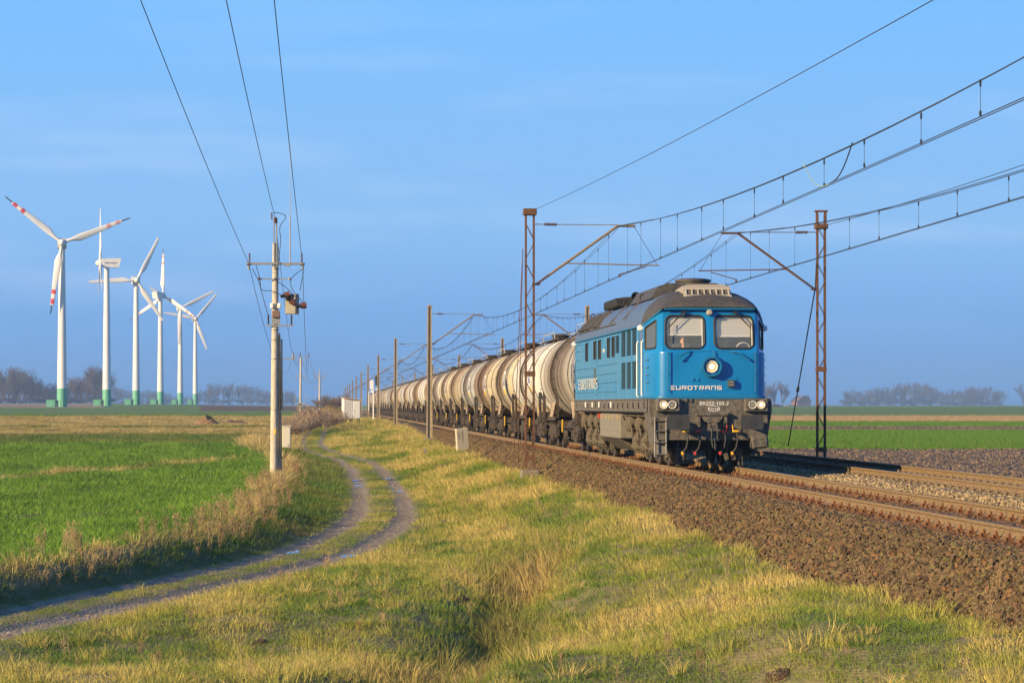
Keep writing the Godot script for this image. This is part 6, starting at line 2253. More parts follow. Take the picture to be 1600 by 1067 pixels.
# ---------------------------------------------------------------- wind turbines, trees, far things
func build_turbines() -> void:
	var white := mat2("turbine white", [0.68, 0.675, 0.655], [0.74, 0.735, 0.72], "broad", Vector3(0.2, 0.05, 0.2), 0.45)
	var green := mat2("turbine green", [0.10, 0.36, 0.22], [0.16, 0.44, 0.29], "mid", Vector3(0.4, 0.4, 0.4), 0.6)
	var boxg := mat("transformer green", 0.13, 0.38, 0.24, 0.6)
	var red := mat("blade red", 0.62, 0.05, 0.05, 0.5)
	var dark := mat("blade tip", 0.03, 0.05, 0.08, 0.5)
	var grey := mat("nacelle grey", 0.5, 0.52, 0.54, 0.6)
	# base pixel x, base pixel y, hub pixel y, distance, yaw of the rotor axis, rotor angle, striped blades
	var list := [
		[96.0, 637.0, 380.0, 690.0, 0.10, 51.0, true, "nearest tall white wind turbine with red-striped blades and dark blade tips"],
		[166.0, 635.0, 411.0, 792.0, -1.45, 0.0, false, "white wind turbine turned sideways, lettering on its nacelle"],
		[212.0, 633.0, 438.0, 909.0, 0.2, -27.0, false, "plain white wind turbine, third in the row, one blade almost level"],
		[250.0, 632.0, 462.0, 1037.0, 2.6, 0.0, true, "white wind turbine showing its back, thin red stripes on its blades"],
		[281.0, 631.5, 481.0, 1182.0, 0.2, -63.0, false, "white wind turbine fifth in the row, one blade hanging down before its tower"],
		[304.5, 631.0, 498.0, 1333.0, 0.2, -40.0, false, "smallest and farthest white wind turbine at the end of the row"]]
	for q in list:
		var p := point_at(q[0], q[1], q[3])
		var hub: float = point_at(q[0], q[2], q[3]).y - p.y
		var t := thing("wind_turbine", q[7], "wind turbine", p, 0.0, "wind turbines in a row on the field")
		var b := B.new()
		var rb := 1.35
		b.lathe([Vector2(rb * 0.93, 5.0), Vector2(0.75, hub - 1.4)], Transform3D(), 24, true)
		part("tower", b, white, t)
		b = B.new()
		b.lathe([Vector2(rb, -1.0), Vector2(rb * 0.935, 5.0)], Transform3D(), 24, true)
		var band := part("tower_base", b, green, t, "green painted foot of the tower")
		b = B.new()
		b.box(Vector3(0, 1.1, rb), Vector3(0.8, 2.0, 0.12))
		part("door", b, boxg, band)
		var head := Node3D.new()
		head.name = "nacelle"
		t.add_child(head)
		head.position = Vector3(0, hub, 0)
		head.rotation.y = q[4]
		b = B.new()
		var prof := [Vector2(1.4, -1.2), Vector2(1.5, 1.2), Vector2(-3.3, 1.45), Vector2(-4.2, 1.3), Vector2(-3.5, -1.3)]
		b.prism(prof, Transform3D(Basis(Vector3.BACK, Vector3.UP, Vector3.LEFT), Vector3(1.15, 0, 0)), 2.3)
		part("housing", b, white if absf(q[4]) > 0.3 else grey, head)
		if q[4] == -1.45:
			var tm := TextMesh.new()
			tm.text = "WIND WORLD"
			tm.font_size = 16
			tm.pixel_size = 0.034
			tm.depth = 0.02
			var tx := put("lettering", tm, mat("nacelle print", 0.10, 0.13, 0.25, 0.6), head)
			tx.position = Vector3(1.18, 0.0, -1.2)
			tx.rotation.y = PI / 2
		b = B.new()
		b.lathe([Vector2(0.0, 1.5), Vector2(0.6, 1.2), Vector2(0.95, 0.6), Vector2(1.0, -0.3)], Transform3D(Basis(Vector3.RIGHT, PI / 2), Vector3(0, 0, 1.9)), 14, true)
		part("hub", b, white, head)
		for k in 3:
			var bl := Node3D.new()
			var an := deg_to_rad(q[5] + 120.0 * k)
			var secs := [[0.6, 0.42, 0.42, 0.0], [2.6, 0.42, 0.40, 0.0], [4.6, 0.92, 0.22, 0.25], [9.0, 0.74, 0.15, 0.18], [14.0, 0.52, 0.10, 0.10], [16.2, 0.40, 0.07, 0.05]]
			var mk := func(r0: float, r1: float) -> B:
				var bb := B.new()
				var rows := []
				var rs := [r0]
				for s in secs:
					if s[0] > r0 and s[0] < r1: rs.append(s[0])
				rs.append(r1)
				for r in rs:
					var s0: Array = secs[0]; var s1: Array = secs[secs.size() - 1]
					for m in secs.size() - 1:
						if r >= secs[m][0] and r <= secs[m + 1][0]: s0 = secs[m]; s1 = secs[m + 1]
					var f := clampf((r - s0[0]) / (s1[0] - s0[0]), 0.0, 1.0)
					var cw: float = lerpf(s0[1], s1[1], f); var th: float = lerpf(s0[2], s1[2], f)
					var row := PackedVector3Array()
					for m in 10:
						var aa := TAU * m / 10.0
						var off := (cw - 0.42) * 0.55 if r > 2.6 else 0.0
						row.append(Vector3(cos(aa) * cw + off, r, sin(aa) * th).rotated(Vector3.UP, lerpf(s0[3], s1[3], f)))
					rows.append(row)
				bb.grid(rows, true, true)
				bb.fan(Array(rows[rows.size() - 1]), Vector3.UP)
				return bb
			var bp := part("blade", mk.call(0.6, 16.2), white, head)
			bp.position = Vector3(0, 0, 1.9)
			bp.rotation = Vector3(0, 0, an)
			if q[6]:
				for st in [[12.2, 13.3], [14.6, 15.9]]:
					var sb: B = mk.call(st[0], st[1])
					for z in sb.v.size(): sb.v[z] = Vector3(sb.v[z].x * 1.02 , sb.v[z].y, sb.v[z].z * 1.15)
					part("red_stripe", sb, red if q[4] < 1.0 and k != 2 else mat("faded red", 0.60, 0.32, 0.30, 0.5), bp)
				b = B.new()
				b.box(Vector3(0.05, 17.3, 0), Vector3(0.32, 2.3, 0.06))
				part("blade_tip", b, dark, bp)
		# transformer kiosk beside the foot
		var kp := p + Vector3(-2.7, 0, 0.4)
		var kt := thing("transformer_kiosk", ["low green", "green box"][int(q[0] > 120.0)] + " transformer kiosk at the foot of a wind turbine", "kiosk", kp, 0.0, "kiosks beside the wind turbines")
		b = B.new()
		b.box(Vector3(0, 0.85, 0), Vector3(2.2, 2.1, 2.2), Basis(), 0.05)
		part("cabin", b, boxg, kt)
		b = B.new()
		b.box(Vector3(0, 1.98, 0), Vector3(2.4, 0.16, 2.4))
		part("roof", b, green, kt)
		b = B.new()
		b.box(Vector3(0.2, 0.85, 1.12), Vector3(0.9, 1.8, 0.06))
		part("door", b, green, kt)

# bare winter tree: trunk and limbs in one mesh, fine twigs in another
func tree_meshes(sd: int, h: float, wide: float, twigs: int) -> Array:
	rng.seed = sd
	var wood := B.new()
	var tw := B.new()
	var grow := [[Vector3(0, -0.05 * h, 0), Vector3(rng.randf_range(-0.05, 0.05), 1, rng.randf_range(-0.05, 0.05)).normalized(), h * 0.22, 0.017 * h, 0]]
	while grow.size():
		var g: Array = grow.pop_back()
		var p: Vector3 = g[0]; var d: Vector3 = g[1]; var ln: float = g[2]; var lv: int = g[4]
		var mid: Vector3 = p + d * ln * 0.5 + Vector3(rng.randf_range(-1, 1), rng.randf_range(-1, 1), rng.randf_range(-1, 1)) * ln * 0.07
		var e: Vector3 = p + d * ln
		wood.tube([p, mid, e], [g[3], g[3] * 0.85, g[3] * 0.66], 5 if lv < 2 else 3, false)
		if lv >= 1:
			for k in twigs:
				var s := p.lerp(e, rng.randf())
				var td := (d * 0.8 + Vector3(rng.randf_range(-1, 1), rng.randf_range(-0.6, 1), rng.randf_range(-1, 1))).normalized()
				var l := h * rng.randf_range(0.04, 0.10)
				var w := Vector3(rng.randf_range(-1, 1), rng.randf_range(-1, 1), rng.randf_range(-1, 1)).normalized() * h * 0.0022
				tw.tri(s - w, s + w, s + td * l)
		if lv >= 4: continue
		var n := 5 if lv == 0 else (3 if lv < 3 else 2)
		for k in n:
			var an := TAU * (k + rng.randf() * 0.8) / n
			var ax := Vector3(cos(an), 0.0, sin(an))
			var open := rng.randf_range(0.35, 0.9) * wide
			if k == 0: open *= 0.3
			var nd := (d + ax * open + Vector3.UP * 0.1).normalized()
			var from := p.lerp(e, rng.randf_range(0.35, 1.0) if k else 1.0)
			grow.append([from, nd, ln * rng.randf_range(0.66, 0.94), g[3] * (0.62 if k else 0.75), lv + 1])
	return [wood.mesh(), tw.mesh()]

func build_trees() -> void:
	var bark := mat2("bark", [0.075, 0.058, 0.045], [0.13, 0.10, 0.08], "fine", Vector3(1, 0.3, 1), 0.95)
	var twig := mat("twigs", 0.115, 0.075, 0.055, 0.95)
	var kinds := []
	for k in 5:
		kinds.append(tree_meshes(300 + k, 10.0, [0.85, 1.05, 0.7, 0.95, 0.5][k], 10))
	var make := func(at: Vector3, k: int, s: float, label: String, group: String) -> void:
		var t := thing("bare_tree", label, "tree", at, rng.randf() * TAU, group)
		t.scale = Vector3(s * rng.randf_range(0.9, 1.15), s, s * rng.randf_range(0.9, 1.15))
		t.scale *= 10.5 / kinds[k][1].get_aabb().end.y
		put("trunk", kinds[k][0], bark, t)
		put("crown", kinds[k][1], twig, t)
	rng.seed = 4242
	# wood behind the turbines
	var x := -30.0
	while x < 165.0:
		var hpx := 46.0 + 14.0 * sin(x * 0.045 + 0.6) + rng.randf_range(-8, 8)
		var d := rng.randf_range(1750.0, 2000.0)
		var p := point_at(x, 631.5, d)
		make.call(p, rng.randi() % 5, hpx / F * d / 10.5, _where(x, [[40.0, "brown tree of the wood well left of the nearest turbine"], [84.0, "brown tree of the wood close left of the nearest turbine tower"], [112.0, "brown tree of the wood behind the foot of the nearest turbine"], [150.0, "brown tree of the wood between the first and second turbine towers"], [999.0, "brown tree of the wood right behind the second turbine tower"]]), "trees of the wood behind the turbines")
		x += rng.randf_range(2.5, 5.5)
	while x < 460.0:
		var hpx := 23.0 + 6.0 * sin(x * 0.04) + rng.randf_range(-4, 4) + (8.0 if x > 330 else 0.0)
		var d := rng.randf_range(3300.0, 3700.0)
		var p := point_at(x, 633.0, d)
		make.call(p, rng.randi() % 5, hpx / F * d / 10.5, _where(x, [[200.0, "hazy tree of the far line between the second and third turbines"], [245.0, "hazy tree of the far line between the third and fourth turbines"], [300.0, "hazy tree of the far line behind the last two turbines"], [360.0, "hazy tree of the far line just right of the last turbine"], [415.0, "hazy tree of the far line left of the tall power pole"], [999.0, "hazy tree of the far line right of the tall power pole"]]), "trees of the far tree line")
		x += rng.randf_range(4.0, 9.0)
	for q in [[1199, 42, 2], [1210, 46, 4], [1222, 45, 0]]:
		var d := 2300.0
		make.call(point_at(q[0], 636.0, d), q[2], q[1] / F * d / 10.5, "tall loose bare tree beside the locomotive's right headlight", "three tall trees close to the barn")
	x = 1322.0
	while x < 1572.0:
		var hpx := 30.0 + 12.0 * exp(-pow((x - 1420.0) / 35.0, 2.0)) + 8.0 * exp(-pow((x - 1530.0) / 14.0, 2.0)) + rng.randf_range(-4, 4)
		if x > 1560.0: break
		var d := rng.randf_range(3400.0, 3800.0)
		make.call(point_at(x, 636.2, d), rng.randi() % 5, hpx / F * d / 10.5, _where(x, [[1360.0, "blue-hazed tree at the mast end of the right grove"], [1450.0, "blue-hazed tree in the tallest stretch of the right grove"], [1510.0, "blue-hazed tree in the low middle stretch of the right grove"], [9999.0, "blue-hazed tree at the end of the right grove beside the lone tree"]]), "trees of the grove beyond the right fields")
		x += rng.randf_range(3.5, 9.5)
	make.call(point_at(1562.0, 636.2, 3100.0), 1, 30.0 / F * 3100.0 / 10.5, "round solitary bare tree standing apart from the grove", "")
	make.call(point_at(1600.0, 636.2, 2900.0), 0, 41.0 / F * 2900.0 / 10.5, "tall bare tree cut by the right edge of the picture", "")
	# shrubs beside the farm track
	var shrub := tree_meshes(700, 3.0, 1.3, 22)
	var dry := mat("dry shrub twigs", 0.46, 0.34, 0.225, 0.95)
	var yel := mat("autumn shrub twigs", 0.34, 0.26, 0.06, 0.95)
	var gry := mat("grey shrub twigs", 0.24, 0.17, 0.125, 0.95)
	var put_shrub := func(px: float, py: float, d: float, hpx: float, m: Material, label: String) -> void:
		var p := point_at(px, py, d)
		p.y = minf(p.y, land(p.x, d))
		var t := thing("bare_shrub", label, "shrub", p, rng.randf() * TAU, "shrubs beside the farm track")
		var s: float = hpx / F * d / shrub[1].get_aabb().end.y
		t.scale = Vector3(s * 1.3, s, s * 1.3)
		put("stems", shrub[0], bark, t)
		put("crown", shrub[1], m, t)
	for k in 22:
		var px := 446.0 + k * 4.0 + rng.randf_range(-3, 3)
		var base := 690.0 - 20.0 * absf(k / 22.0 - 0.2) - k * 0.9
		put_shrub.call(px, base, 205.0 + k * 3.0, rng.randf_range(34, 50) * (1.0 - 0.35 * absf(k - 9) / 13.0), dry, _where(px, [[462.0, "pale dry shrub of the thicket left of the platform pole"], [480.0, "pale dry shrub right at the foot of the platform pole"], [508.0, "pale dry shrub of the thicket right of the platform pole"], [999.0, "pale dry shrub at the track end of the thicket"]]))
	for k in 6: put_shrub.call(500.0 + k * 6.0, 655.0 + k * 0.3, 300.0 + 4 * k, rng.randf_range(20, 30), yel, "yellowish shrub at the end of the thicket by the farm track")
	for k in 7: put_shrub.call(505.0 + k * 6.0, 643.0, 470.0 + 10 * k, rng.randf_range(18, 30), gry, "grey shrub at the far bend of the farm track before the shed")
	# hedge bushes under the far trees
	var hedge := mat("hedge twigs", 0.075, 0.06, 0.045, 0.95)
	var bush := func(px: float, py: float, d: float, hpx: float, label: String, group: String) -> void:
		var t := thing("hedge_bush", label, "bush", point_at(px, py, d), rng.randf() * TAU, group)
		var s: float = hpx / F * d / shrub[1].get_aabb().end.y
		t.scale = Vector3(s * 2.0, s, s * 2.0)
		put("stems", shrub[0], bark, t)
		put("crown", shrub[1], hedge, t)
	for k in 26: bush.call(-12.0 + k * 7.2 + rng.randf_range(-3, 3), 632.0, rng.randf_range(1710.0, 1740.0), rng.randf_range(9, 17), _where(k * 7.2, [[52.0, "dark bush at the wood edge well left of the nearest turbine"], [96.0, "dark bush at the wood edge close left of the nearest turbine"], [125.0, "dark bush at the wood edge behind the nearest turbine foot"], [999.0, "dark bush at the wood edge between the first two turbines"]]), "bushes at the wood's edge")
	for k in 22: bush.call(180.0 + k * 13.0 + rng.randf_range(-5, 5), 633.2, rng.randf_range(3240.0, 3290.0), rng.randf_range(8, 15), _where(180.0 + k * 13.0, [[245.0, "hazy far bush between the second and fourth turbine feet"], [310.0, "hazy far bush behind the last two turbine feet"], [420.0, "hazy far bush between the last turbine and the power pole"], [999.0, "hazy far bush right of the tall power pole"]]), "bushes under the far tree line")
	for k in 22: bush.call(1318.0 + k * 11.5 + rng.randf_range(-4, 4), 636.4, rng.randf_range(3330.0, 3390.0), rng.randf_range(10, 20), _where(1318.0 + k * 11.5, [[1400.0, "blue-hazed bush in the mast end of the right grove"], [1480.0, "blue-hazed bush in the middle of the right grove"], [9999.0, "blue-hazed bush in the lone tree end of the right grove"]]), "bushes in the right grove")
	# barn and heaps
	var bd := 2300.0
	var bt := thing("barn", "hazy far barn with a gabled roof right of the three tall trees", "barn", point_at(1252.0, 636.5, bd), 0.35)
	bt.scale = Vector3.ONE * 1.8
	var b := B.new()
	b.box(Vector3(0, 1.0, 0), Vector3(7.5, 4.0, 6.0))
	part("wall", b, mat("far brick", 0.20, 0.12, 0.10, 0.9), bt)
	b = B.new()
	b.prism([Vector2(-4.1, 2.9), Vector2(4.1, 2.9), Vector2(2.4, 5.6), Vector2(-0.5, 5.6)], Transform3D(Basis(), Vector3(0, 0, -3.3)), 6.6)
	part("roof", b, mat("far roof", 0.15, 0.10, 0.09, 0.9), bt)
	b = B.new()
	b.box(Vector3(-5.8, -0.1, 0), Vector3(4.5, 2.4, 4.0))
	part("lean_to", b, mat("far brick"), bt)
	heap("soil_heap", "dark earth heap on the field edge below the three tall trees", 1211.0, 636.5, 1050.0, 26.0 / F * 1050.0, 5.0 / F * 1050.0, Color(0.10, 0.07, 0.06))
	heap("manure_heap", "tan and brown manure heap in the dry grass before the turbines", 322.0, 662.0, 262.0, 44.0 / F * 262.0, 16.0 / F * 262.0, Color(0.26, 0.16, 0.08))
	heap("manure_heap", "lower dark stretch of manure running out beside the tan heap", 366.0, 662.0, 268.0, 56.0 / F * 268.0, 9.0 / F * 268.0, Color(0.14, 0.09, 0.055))

func build_molehills() -> void:
	for q in [[716.0, 936.0, 0.42, "dark molehill in the grass nearer the farm track"], [742.0, 966.0, 0.36, "dark molehill in the grass at the edge of the ditch"], [1222.0, 1056.0, 0.34, "bare dark soil patch thrown up in the grass below the ballast"], [408.0, 1006.0, 0.26, "small dark molehill on the near grassy rise"]]:
		var g := ground_at(q[0], q[1])
		heap("molehill", q[3], q[0], q[1], -g.z, q[2], 0.07, Color(0.075, 0.045, 0.028))

func _where(x: float, list: Array) -> String:
	for q in list:
		if x < q[0]: return q[1]
	return list[-1][1]

func heap(called: String, label: String, px: float, py: float, d: float, w: float, h: float, c: Color) -> void:
	var p := point_at(px, py, d)
	p.y = land(p.x, d)
	rng.seed = int(px)
	var b := B.new()
	var rows := []
	for a in 15:
		var row := PackedVector3Array()
		for k in 36:
			var r := a / 14.0
			var an := TAU * k / 36.0
			var y := h * pow(1.0 - r * r, 1.0) * (0.75 + 0.5 * noise_b.get_noise_2d(cos(an) * r * 30.0 + px, sin(an) * r * 40.0)) + h * 0.16 * noise_a.get_noise_2d(cos(an) * r * 160.0, sin(an) * r * 160.0)
			row.append(Vector3(cos(an) * r * w * 0.5, maxf(y, -0.05) - 0.3 * float(a == 14), sin(an) * r * w * 0.4))
		rows.append(row)
	b.grid(rows, true, false)
	var o := part(called, b, mat2("heap %d" % int(px), [c.r * 0.5, c.g * 0.5, c.b * 0.5], [c.r * 1.2, c.g * 1.2, c.b * 1.2], "fine", Vector3(0.9, 0.9, 0.9), 0.95, 0.0, 2.0), self)
	o.position = p
	tag(o, label, "heap")

# ---------------------------------------------------------------- grass and weeds
func tuft(sd: int, blades: int, h: float, spread: float, width: float, lean: float, segs := 2) -> ArrayMesh:
	rng.seed = sd
	var b := B.new()
	for k in blades:
		var an := rng.randf() * TAU
		var r := sqrt(rng.randf()) * spread
		var p := Vector3(cos(an) * r, -0.02, sin(an) * r)
		var yaw := rng.randf() * TAU
		var side := Vector3(cos(yaw), 0, sin(yaw)) * width * rng.randf_range(0.6, 1.3)
		var dir := Vector3(cos(an + rng.randf_range(-1, 1)), 0, sin(an + rng.randf_range(-1, 1))) * lean * rng.randf_range(0.2, 1.2)
		var hh := h * rng.randf_range(0.5, 1.15)
		var prev := p
		var k0 := b.v.size()
		var g := rng.randf_range(0.75, 1.2)
		b.col = Color(g, g, g * rng.randf_range(0.85, 1.1))
		for s in segs + 1:
			var f := float(s) / segs
			var q := p + Vector3.UP * hh * (f - 0.22 * lean * f * f) + dir * hh * f * f
			var nn := -(side.cross(Vector3.UP * (1.0 - 0.44 * lean * f) + dir * 2.0 * f)).normalized()
			if s == segs:
				b.vert(q, nn)
			else:
				b.vert(q - side * (1.0 - 0.5 * f), nn); b.vert(q + side * (1.0 - 0.5 * f), nn)
		for s in segs:
			var o := k0 + s * 2
			if s == segs - 1:
				b.i.append_array([o, o + 1, o + 2])
			else:
				b.i.append_array([o, o + 1, o + 3, o, o + 3, o + 2])
	return b.mesh()

func plume(sd: int, stems: int, h: float) -> ArrayMesh:
	# dead flower stalks with side twigs and seed heads
	rng.seed = sd
	var b := B.new()
	for k in stems:
		var an := rng.randf() * TAU
		var p := Vector3(cos(an), 0, sin(an)) * rng.randf() * 0.12
		var top := p + Vector3(rng.randf_range(-0.2, 0.2), 1.0, rng.randf_range(-0.2, 0.2)) * h * rng.randf_range(0.6, 1.1)
		b.tube([p, p.lerp(top, 0.5) + Vector3(0.02, 0, 0.01), top], [0.006, 0.004, 0.002], 3, false)
		for q in 7:
			var f := rng.randf_range(0.35, 1.0)
			var s := p.lerp(top, f)
			var e := s + Vector3(rng.randf_range(-1, 1), rng.randf_range(0.4, 1.2), rng.randf_range(-1, 1)) * 0.10 * h
			b.tri(s, s + Vector3(0.008, 0, 0.004), e)
			b.box(e, Vector3(0.018, 0.03, 0.018) * rng.randf_range(0.5, 1.2))
	return b.mesh()

func leafy(key: String, back: float) -> StandardMaterial3D:
	var m := mat(key, 1, 1, 1, 0.75)
	m.vertex_color_use_as_albedo = true
	m.backlight_enabled = true
	m.backlight = Color(back, back, back)
	m.cull_mode = BaseMaterial3D.CULL_DISABLED
	return m

func mix3(a: Color, b: Color, c: Color, t: float) -> Color:
	return a.lerp(b, t * 2.0) if t < 0.5 else b.lerp(c, t * 2.0 - 1.0)

func build_grass() -> void:
	var gm := leafy("grass blades", 0.55)
	var short := []
	for k in 3: short.append(tuft(20 + k, 26, 0.105, 0.17, 0.0034, 1.0))
	var tall := []
	for k in 3: tall.append(tuft(40 + k, 24, 0.30, 0.13, 0.0036, 0.6, 3))
	var xs := [[], [], []]
	var cs := [[], [], []]
	var xt := [[], [], []]
	var ct := [[], [], []]
	var xc := [[], []]
	var xf_t := []
	var cc := [[], []]
	rng.seed = 909
	var green := Color(0.125, 0.215, 0.018)
	var olive := Color(0.31, 0.32, 0.045)
	var straw := Color(0.58, 0.455, 0.15)
	var dead := Color(0.27, 0.18, 0.08)  # dead-grass brown, kept dark to carry the shade of the ditch
	# walk outwards in rings so that far ground gets fewer, larger tufts
	var u := 18.5
	while u < 345.0:
		var du := u * 0.02
		var near := 26.0 / maxf(u, 26.0)
		var dens := 58.0 * pow(near, 1.2)
		var big := pow(maxf(u, 26.0) / 26.0, 0.62)
		var x0 := -u * 0.30
		var x1 := 7.0
		x0 = maxf(x0, -70.0)
		var cnt := int((x1 - x0) * du * dens)
		for q in cnt:
			var uu := u + rng.randf() * du
			var x := rng.randf_range(x0, x1)
			if x / uu < -0.285: continue
			var k := cover(x, uu)
			if k == 2 or k == 6: continue
			if x > 6.3 and rng.randf() < smoothstep(6.35, 6.85, x + 0.5 * noise_a.get_noise_2d(x * 4.0, uu * 4.0)): continue
			var h := land(x, uu)
			var a := noise_a.get_noise_2d(x * 5.0, uu * 1.3)
			var b := noise_b.get_noise_2d(x * 13.0 + 31.0, uu * 3.6)
			var pos := Vector3(x, h, -uu)
			var sc := big * rng.randf_range(0.7, 1.25)
			var yaw := rng.randf() * TAU
			var bas := Basis(Vector3.UP, yaw).rotated(Vector3.RIGHT, rng.randf_range(-0.15, 0.15))
			var v := rng.randi() % 3
			if k == 4:
				if rng.randf() > 0.02 + 0.25 * smoothstep(0.2, 0.36, absf(absf(x - ramp(ROAD, uu)) - RUT)): continue
				sc *= 0.4
			if k == 0 or k == 4:
				var s := x - ramp(ROAD, uu)
				var dry := clampf(0.46 + a * 1.3 + b * 0.9 + rng.randf_range(-0.2, 0.2), 0.0, 1.0)
				if uu < 60.0 and x < 3.0: dry = clampf(dry - 0.14, 0.0, 1.0)
				if absf(s) < 1.25: # crown of the track: short moss-green turf
					dry = clampf(dry * 0.75 - 0.05, 0.0, 1.0)
					sc *= 0.55
				elif absf(s) < 1.7: sc *= 0.7
				elif x > 3.2: # bank of the railway
					dry = clampf(dry * 1.0 + 0.12 * smoothstep(5.3, 6.6, x) + 0.02, 0.0, 1.0)
				var c := mix3(green, olive, straw, dry)
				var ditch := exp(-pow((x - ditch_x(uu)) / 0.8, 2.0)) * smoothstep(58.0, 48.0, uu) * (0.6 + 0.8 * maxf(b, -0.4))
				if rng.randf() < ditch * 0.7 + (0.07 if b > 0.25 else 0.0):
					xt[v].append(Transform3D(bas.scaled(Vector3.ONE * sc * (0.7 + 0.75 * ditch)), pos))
					ct[v].append(c.lerp(dead, clampf(0.3 + 0.7 * ditch * rng.randf(), 0.0, 1.0)))  # shade of the hollow put into the blade colour, stronger along the ditch
				else:
					xs[v].append(Transform3D(bas.scaled(Vector3(sc, sc * (0.8 + 0.5 * dry), sc)), pos))
					cs[v].append(c)
			elif k == 5:
				var c := mix3(Color(0.085, 0.165, 0.02), Color(0.17, 0.20, 0.035), Color(0.36, 0.27, 0.11), clampf(0.32 + a * 0.6 + b * 0.6, 0.0, 1.0))
				if x > ramp(ROAD, uu) - 1.55: sc *= 0.6
				xs[v].append(Transform3D(bas.scaled(Vector3(sc, sc * 1.1, sc)), pos)); cs[v].append(c)
			elif k == 3:
				if uu < 170.0 and rng.randf() < 0.55 - 0.9 * a:
					xs[v].append(Transform3D(bas.scaled(Vector3(sc, sc * 1.2, sc)), pos)); cs[v].append(Color(0.12, 0.185, 0.03).lerp(Color(0.34, 0.28, 0.10), rng.randf()))
					continue
				var hh := rng.randf_range(0.3, 0.85)
				if uu > 180.0:
					hh *= 0.38
				elif x < ramp(ROAD, uu) - 6.0: hh *= 0.7
				var c := mix3(Color(0.22, 0.19, 0.06), straw, Color(0.50, 0.385, 0.20), clampf(0.45 + a * 0.8 + rng.randf_range(-0.3, 0.3), 0.0, 1.0))
				xt[v].append(Transform3D(bas.scaled(Vector3(sc, sc * hh, sc)), pos)); ct[v].append(c)
			elif k == 1:
				var c := Color(0.095, 0.20, 0.012).lerp(Color(0.185, 0.335, 0.028), clampf(0.5 + a * 0.9 + b * 0.5 + rng.randf_range(-0.2, 0.2), 0.0, 1.0))
				xc[v % 2].append(Transform3D(bas.scaled(Vector3(sc, sc * 0.8, sc)), pos)); cc[v % 2].append(c)
		u += du
	for k in 3:
		scatter("grass", short[k], gm, xs[k], cs[k], "short green and straw-coloured grass on the bank and the verge")
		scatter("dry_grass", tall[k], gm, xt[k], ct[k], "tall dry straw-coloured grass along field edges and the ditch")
	for k in 2:
		scatter("winter_crop", tuft(60 + k, 22, 0.13, 0.17, 0.0045, 0.7), gm, xc[k], cc[k], "young green winter crop on the field left of the farm track")
	# tussocks that stand out of the turf
	xf_t.clear()
	var tc := []
	rng.seed = 8080
	for k in 900:
		var uu := 21.0 + 75.0 * pow(rng.randf(), 1.5)
		var x := rng.randf_range(maxf(-uu * 0.125, ramp(ROAD, uu) + 1.5), 6.7)
		if x < ramp(ROAD, uu) + 1.4: continue
		var g := rng.randf_range(0.45, 1.15)
		var c := mix3(green, olive, straw, clampf(rng.randfn(0.55, 0.3), 0.0, 1.0))
		for q in rng.randi_range(2, 5):
			var p := Vector3(x + rng.randfn(0.0, 0.09), 0, -uu + rng.randfn(0.0, 0.12))
			p.y = land(p.x, -p.z)
			xf_t.append(Transform3D(Basis(Vector3.UP, rng.randf() * TAU).rotated(Vector3.BACK, rng.randf_range(-0.4, 0.4)).scaled(Vector3(g, g * rng.randf_range(0.5, 1.0), g)), p))
			tc.append(c.lerp(straw, rng.randf() * 0.4))
	scatter("grass_tussocks", tall[1], gm, xf_t, tc, "loose tussocks of longer grass standing out of the turf")
	# dead stalks standing along the crest of the verge
	var xp := []
	var cp := []
	rng.seed = 5151
	for k in 420:
		var uu := rng.randf_range(40.0, 128.0)
		var x := ramp(ROAD, uu) + field_edge(uu) + rng.randf_range(-0.3, 1.0)
		if uu > 88.0 and uu < 116.0 and rng.randf() < 0.5: x = ramp(ROAD, uu) - rng.randf_range(2.6, 4.6)
		if noise_a.get_noise_2d(x * 3.0, uu * 3.0) < -0.12: continue
		xp.append(Transform3D(Basis(Vector3.UP, rng.randf() * TAU).scaled(Vector3.ONE * rng.randf_range(0.35, 0.9)), Vector3(x, land(x, uu), -uu)))
		cp.append(Color(0.26, 0.16, 0.08).lerp(Color(0.42, 0.31, 0.15), rng.randf()))
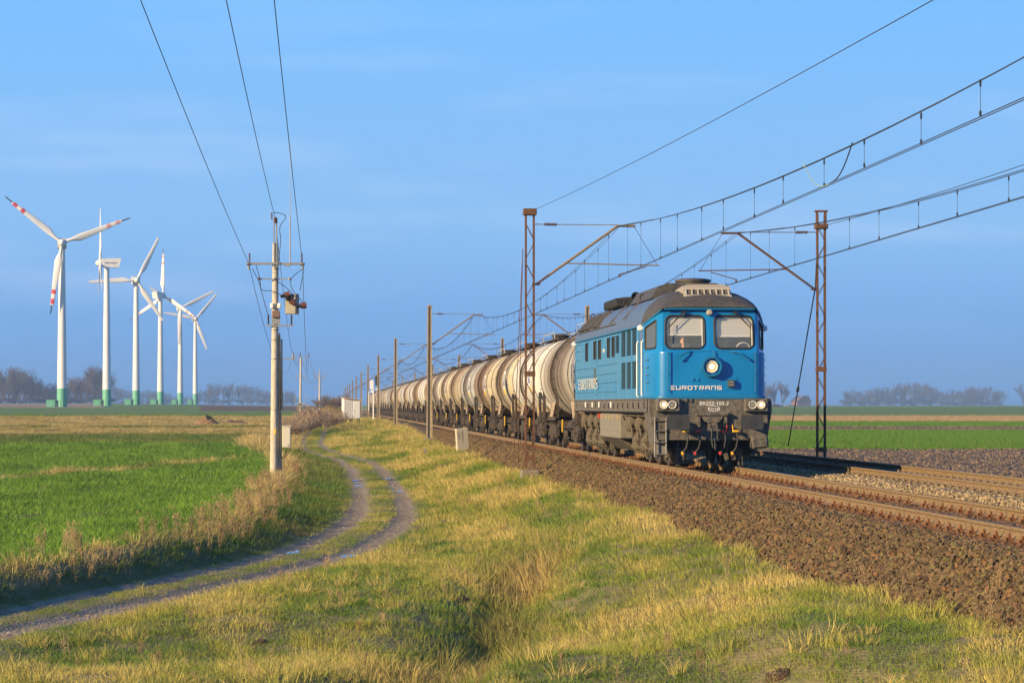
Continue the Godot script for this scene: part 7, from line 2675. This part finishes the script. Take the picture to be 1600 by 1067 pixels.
	for k in 150:
		var uu := 22.0 + 60.0 * pow(rng.randf(), 1.4)
		var x := rng.randf_range(maxf(-uu * 0.125, ramp(ROAD, uu) + 1.6), 7.0)
		if x < ramp(ROAD, uu) + 1.5: continue
		xp.append(Transform3D(Basis(Vector3.UP, rng.randf() * TAU).scaled(Vector3.ONE * rng.randf_range(0.25, 0.55)), Vector3(x, maxf(land(x, uu), bed_height(x) if x > 6.4 else -9.0), -uu)))
		cp.append(Color(0.26, 0.16, 0.08).lerp(Color(0.46, 0.35, 0.17), rng.randf()))
	scatter("dead_stalks", plume(3, 5, 0.75), gm, xp, cp, "dead brown weed stalks along the crest of the verge")
	# right of the railway: clods on the ploughed strips, straw at their edges
	xp = []; cp = []
	var xg := []
	var cg := []
	rng.seed = 616
	for k in 60000:
		var uu := 60.0 + 300.0 * pow(rng.randf(), 1.3)
		var x := uu * rng.randf_range(0.08, 0.30)
		if x < 15.9: continue
		var kind := cover(x, uu)
		var pos := Vector3(x, land(x, uu), -uu)
		if kind == 2:
			xp.append(Transform3D(Basis.from_euler(Vector3(rng.randf(), rng.randf() * TAU, rng.randf())).scaled(Vector3.ONE * rng.randf_range(0.04, 0.13)), pos))
			cp.append(Color(0.085, 0.06, 0.045).lerp(Color(0.19, 0.14, 0.10), rng.randf()))
			if rng.randf() < 0.012:
				xg.append(Transform3D(Basis(Vector3.UP, rng.randf() * TAU).scaled(Vector3(1.6, 0.7, 1.6)), pos)); cg.append(Color(0.46, 0.36, 0.2))
		elif kind == 3:
			xg.append(Transform3D(Basis(Vector3.UP, rng.randf() * TAU).scaled(Vector3.ONE * (rng.randf_range(1.0, 2.0) if uu > 100.0 else rng.randf_range(0.8, 1.5))), pos))
			cg.append(Color(0.30, 0.21, 0.12).lerp(Color(0.5, 0.37, 0.22), rng.randf()))
		elif kind == 1:
			var s := rng.randf_range(1.4, 2.4)
			xg.append(Transform3D(Basis(Vector3.UP, rng.randf() * TAU).scaled(Vector3(s, s * 0.55, s)), pos))
			cg.append(Color(0.08, 0.19, 0.014).lerp(Color(0.145, 0.28, 0.025), rng.randf()))
	scatter("soil_clods", stone_mesh(31), mats["stone"], xp, cp, "dark clods on the ploughed strips right of the railway")
	scatter("field_growth", tall[0], gm, xg, cg, "crop rows and pale dry weeds on the fields right of the railway")
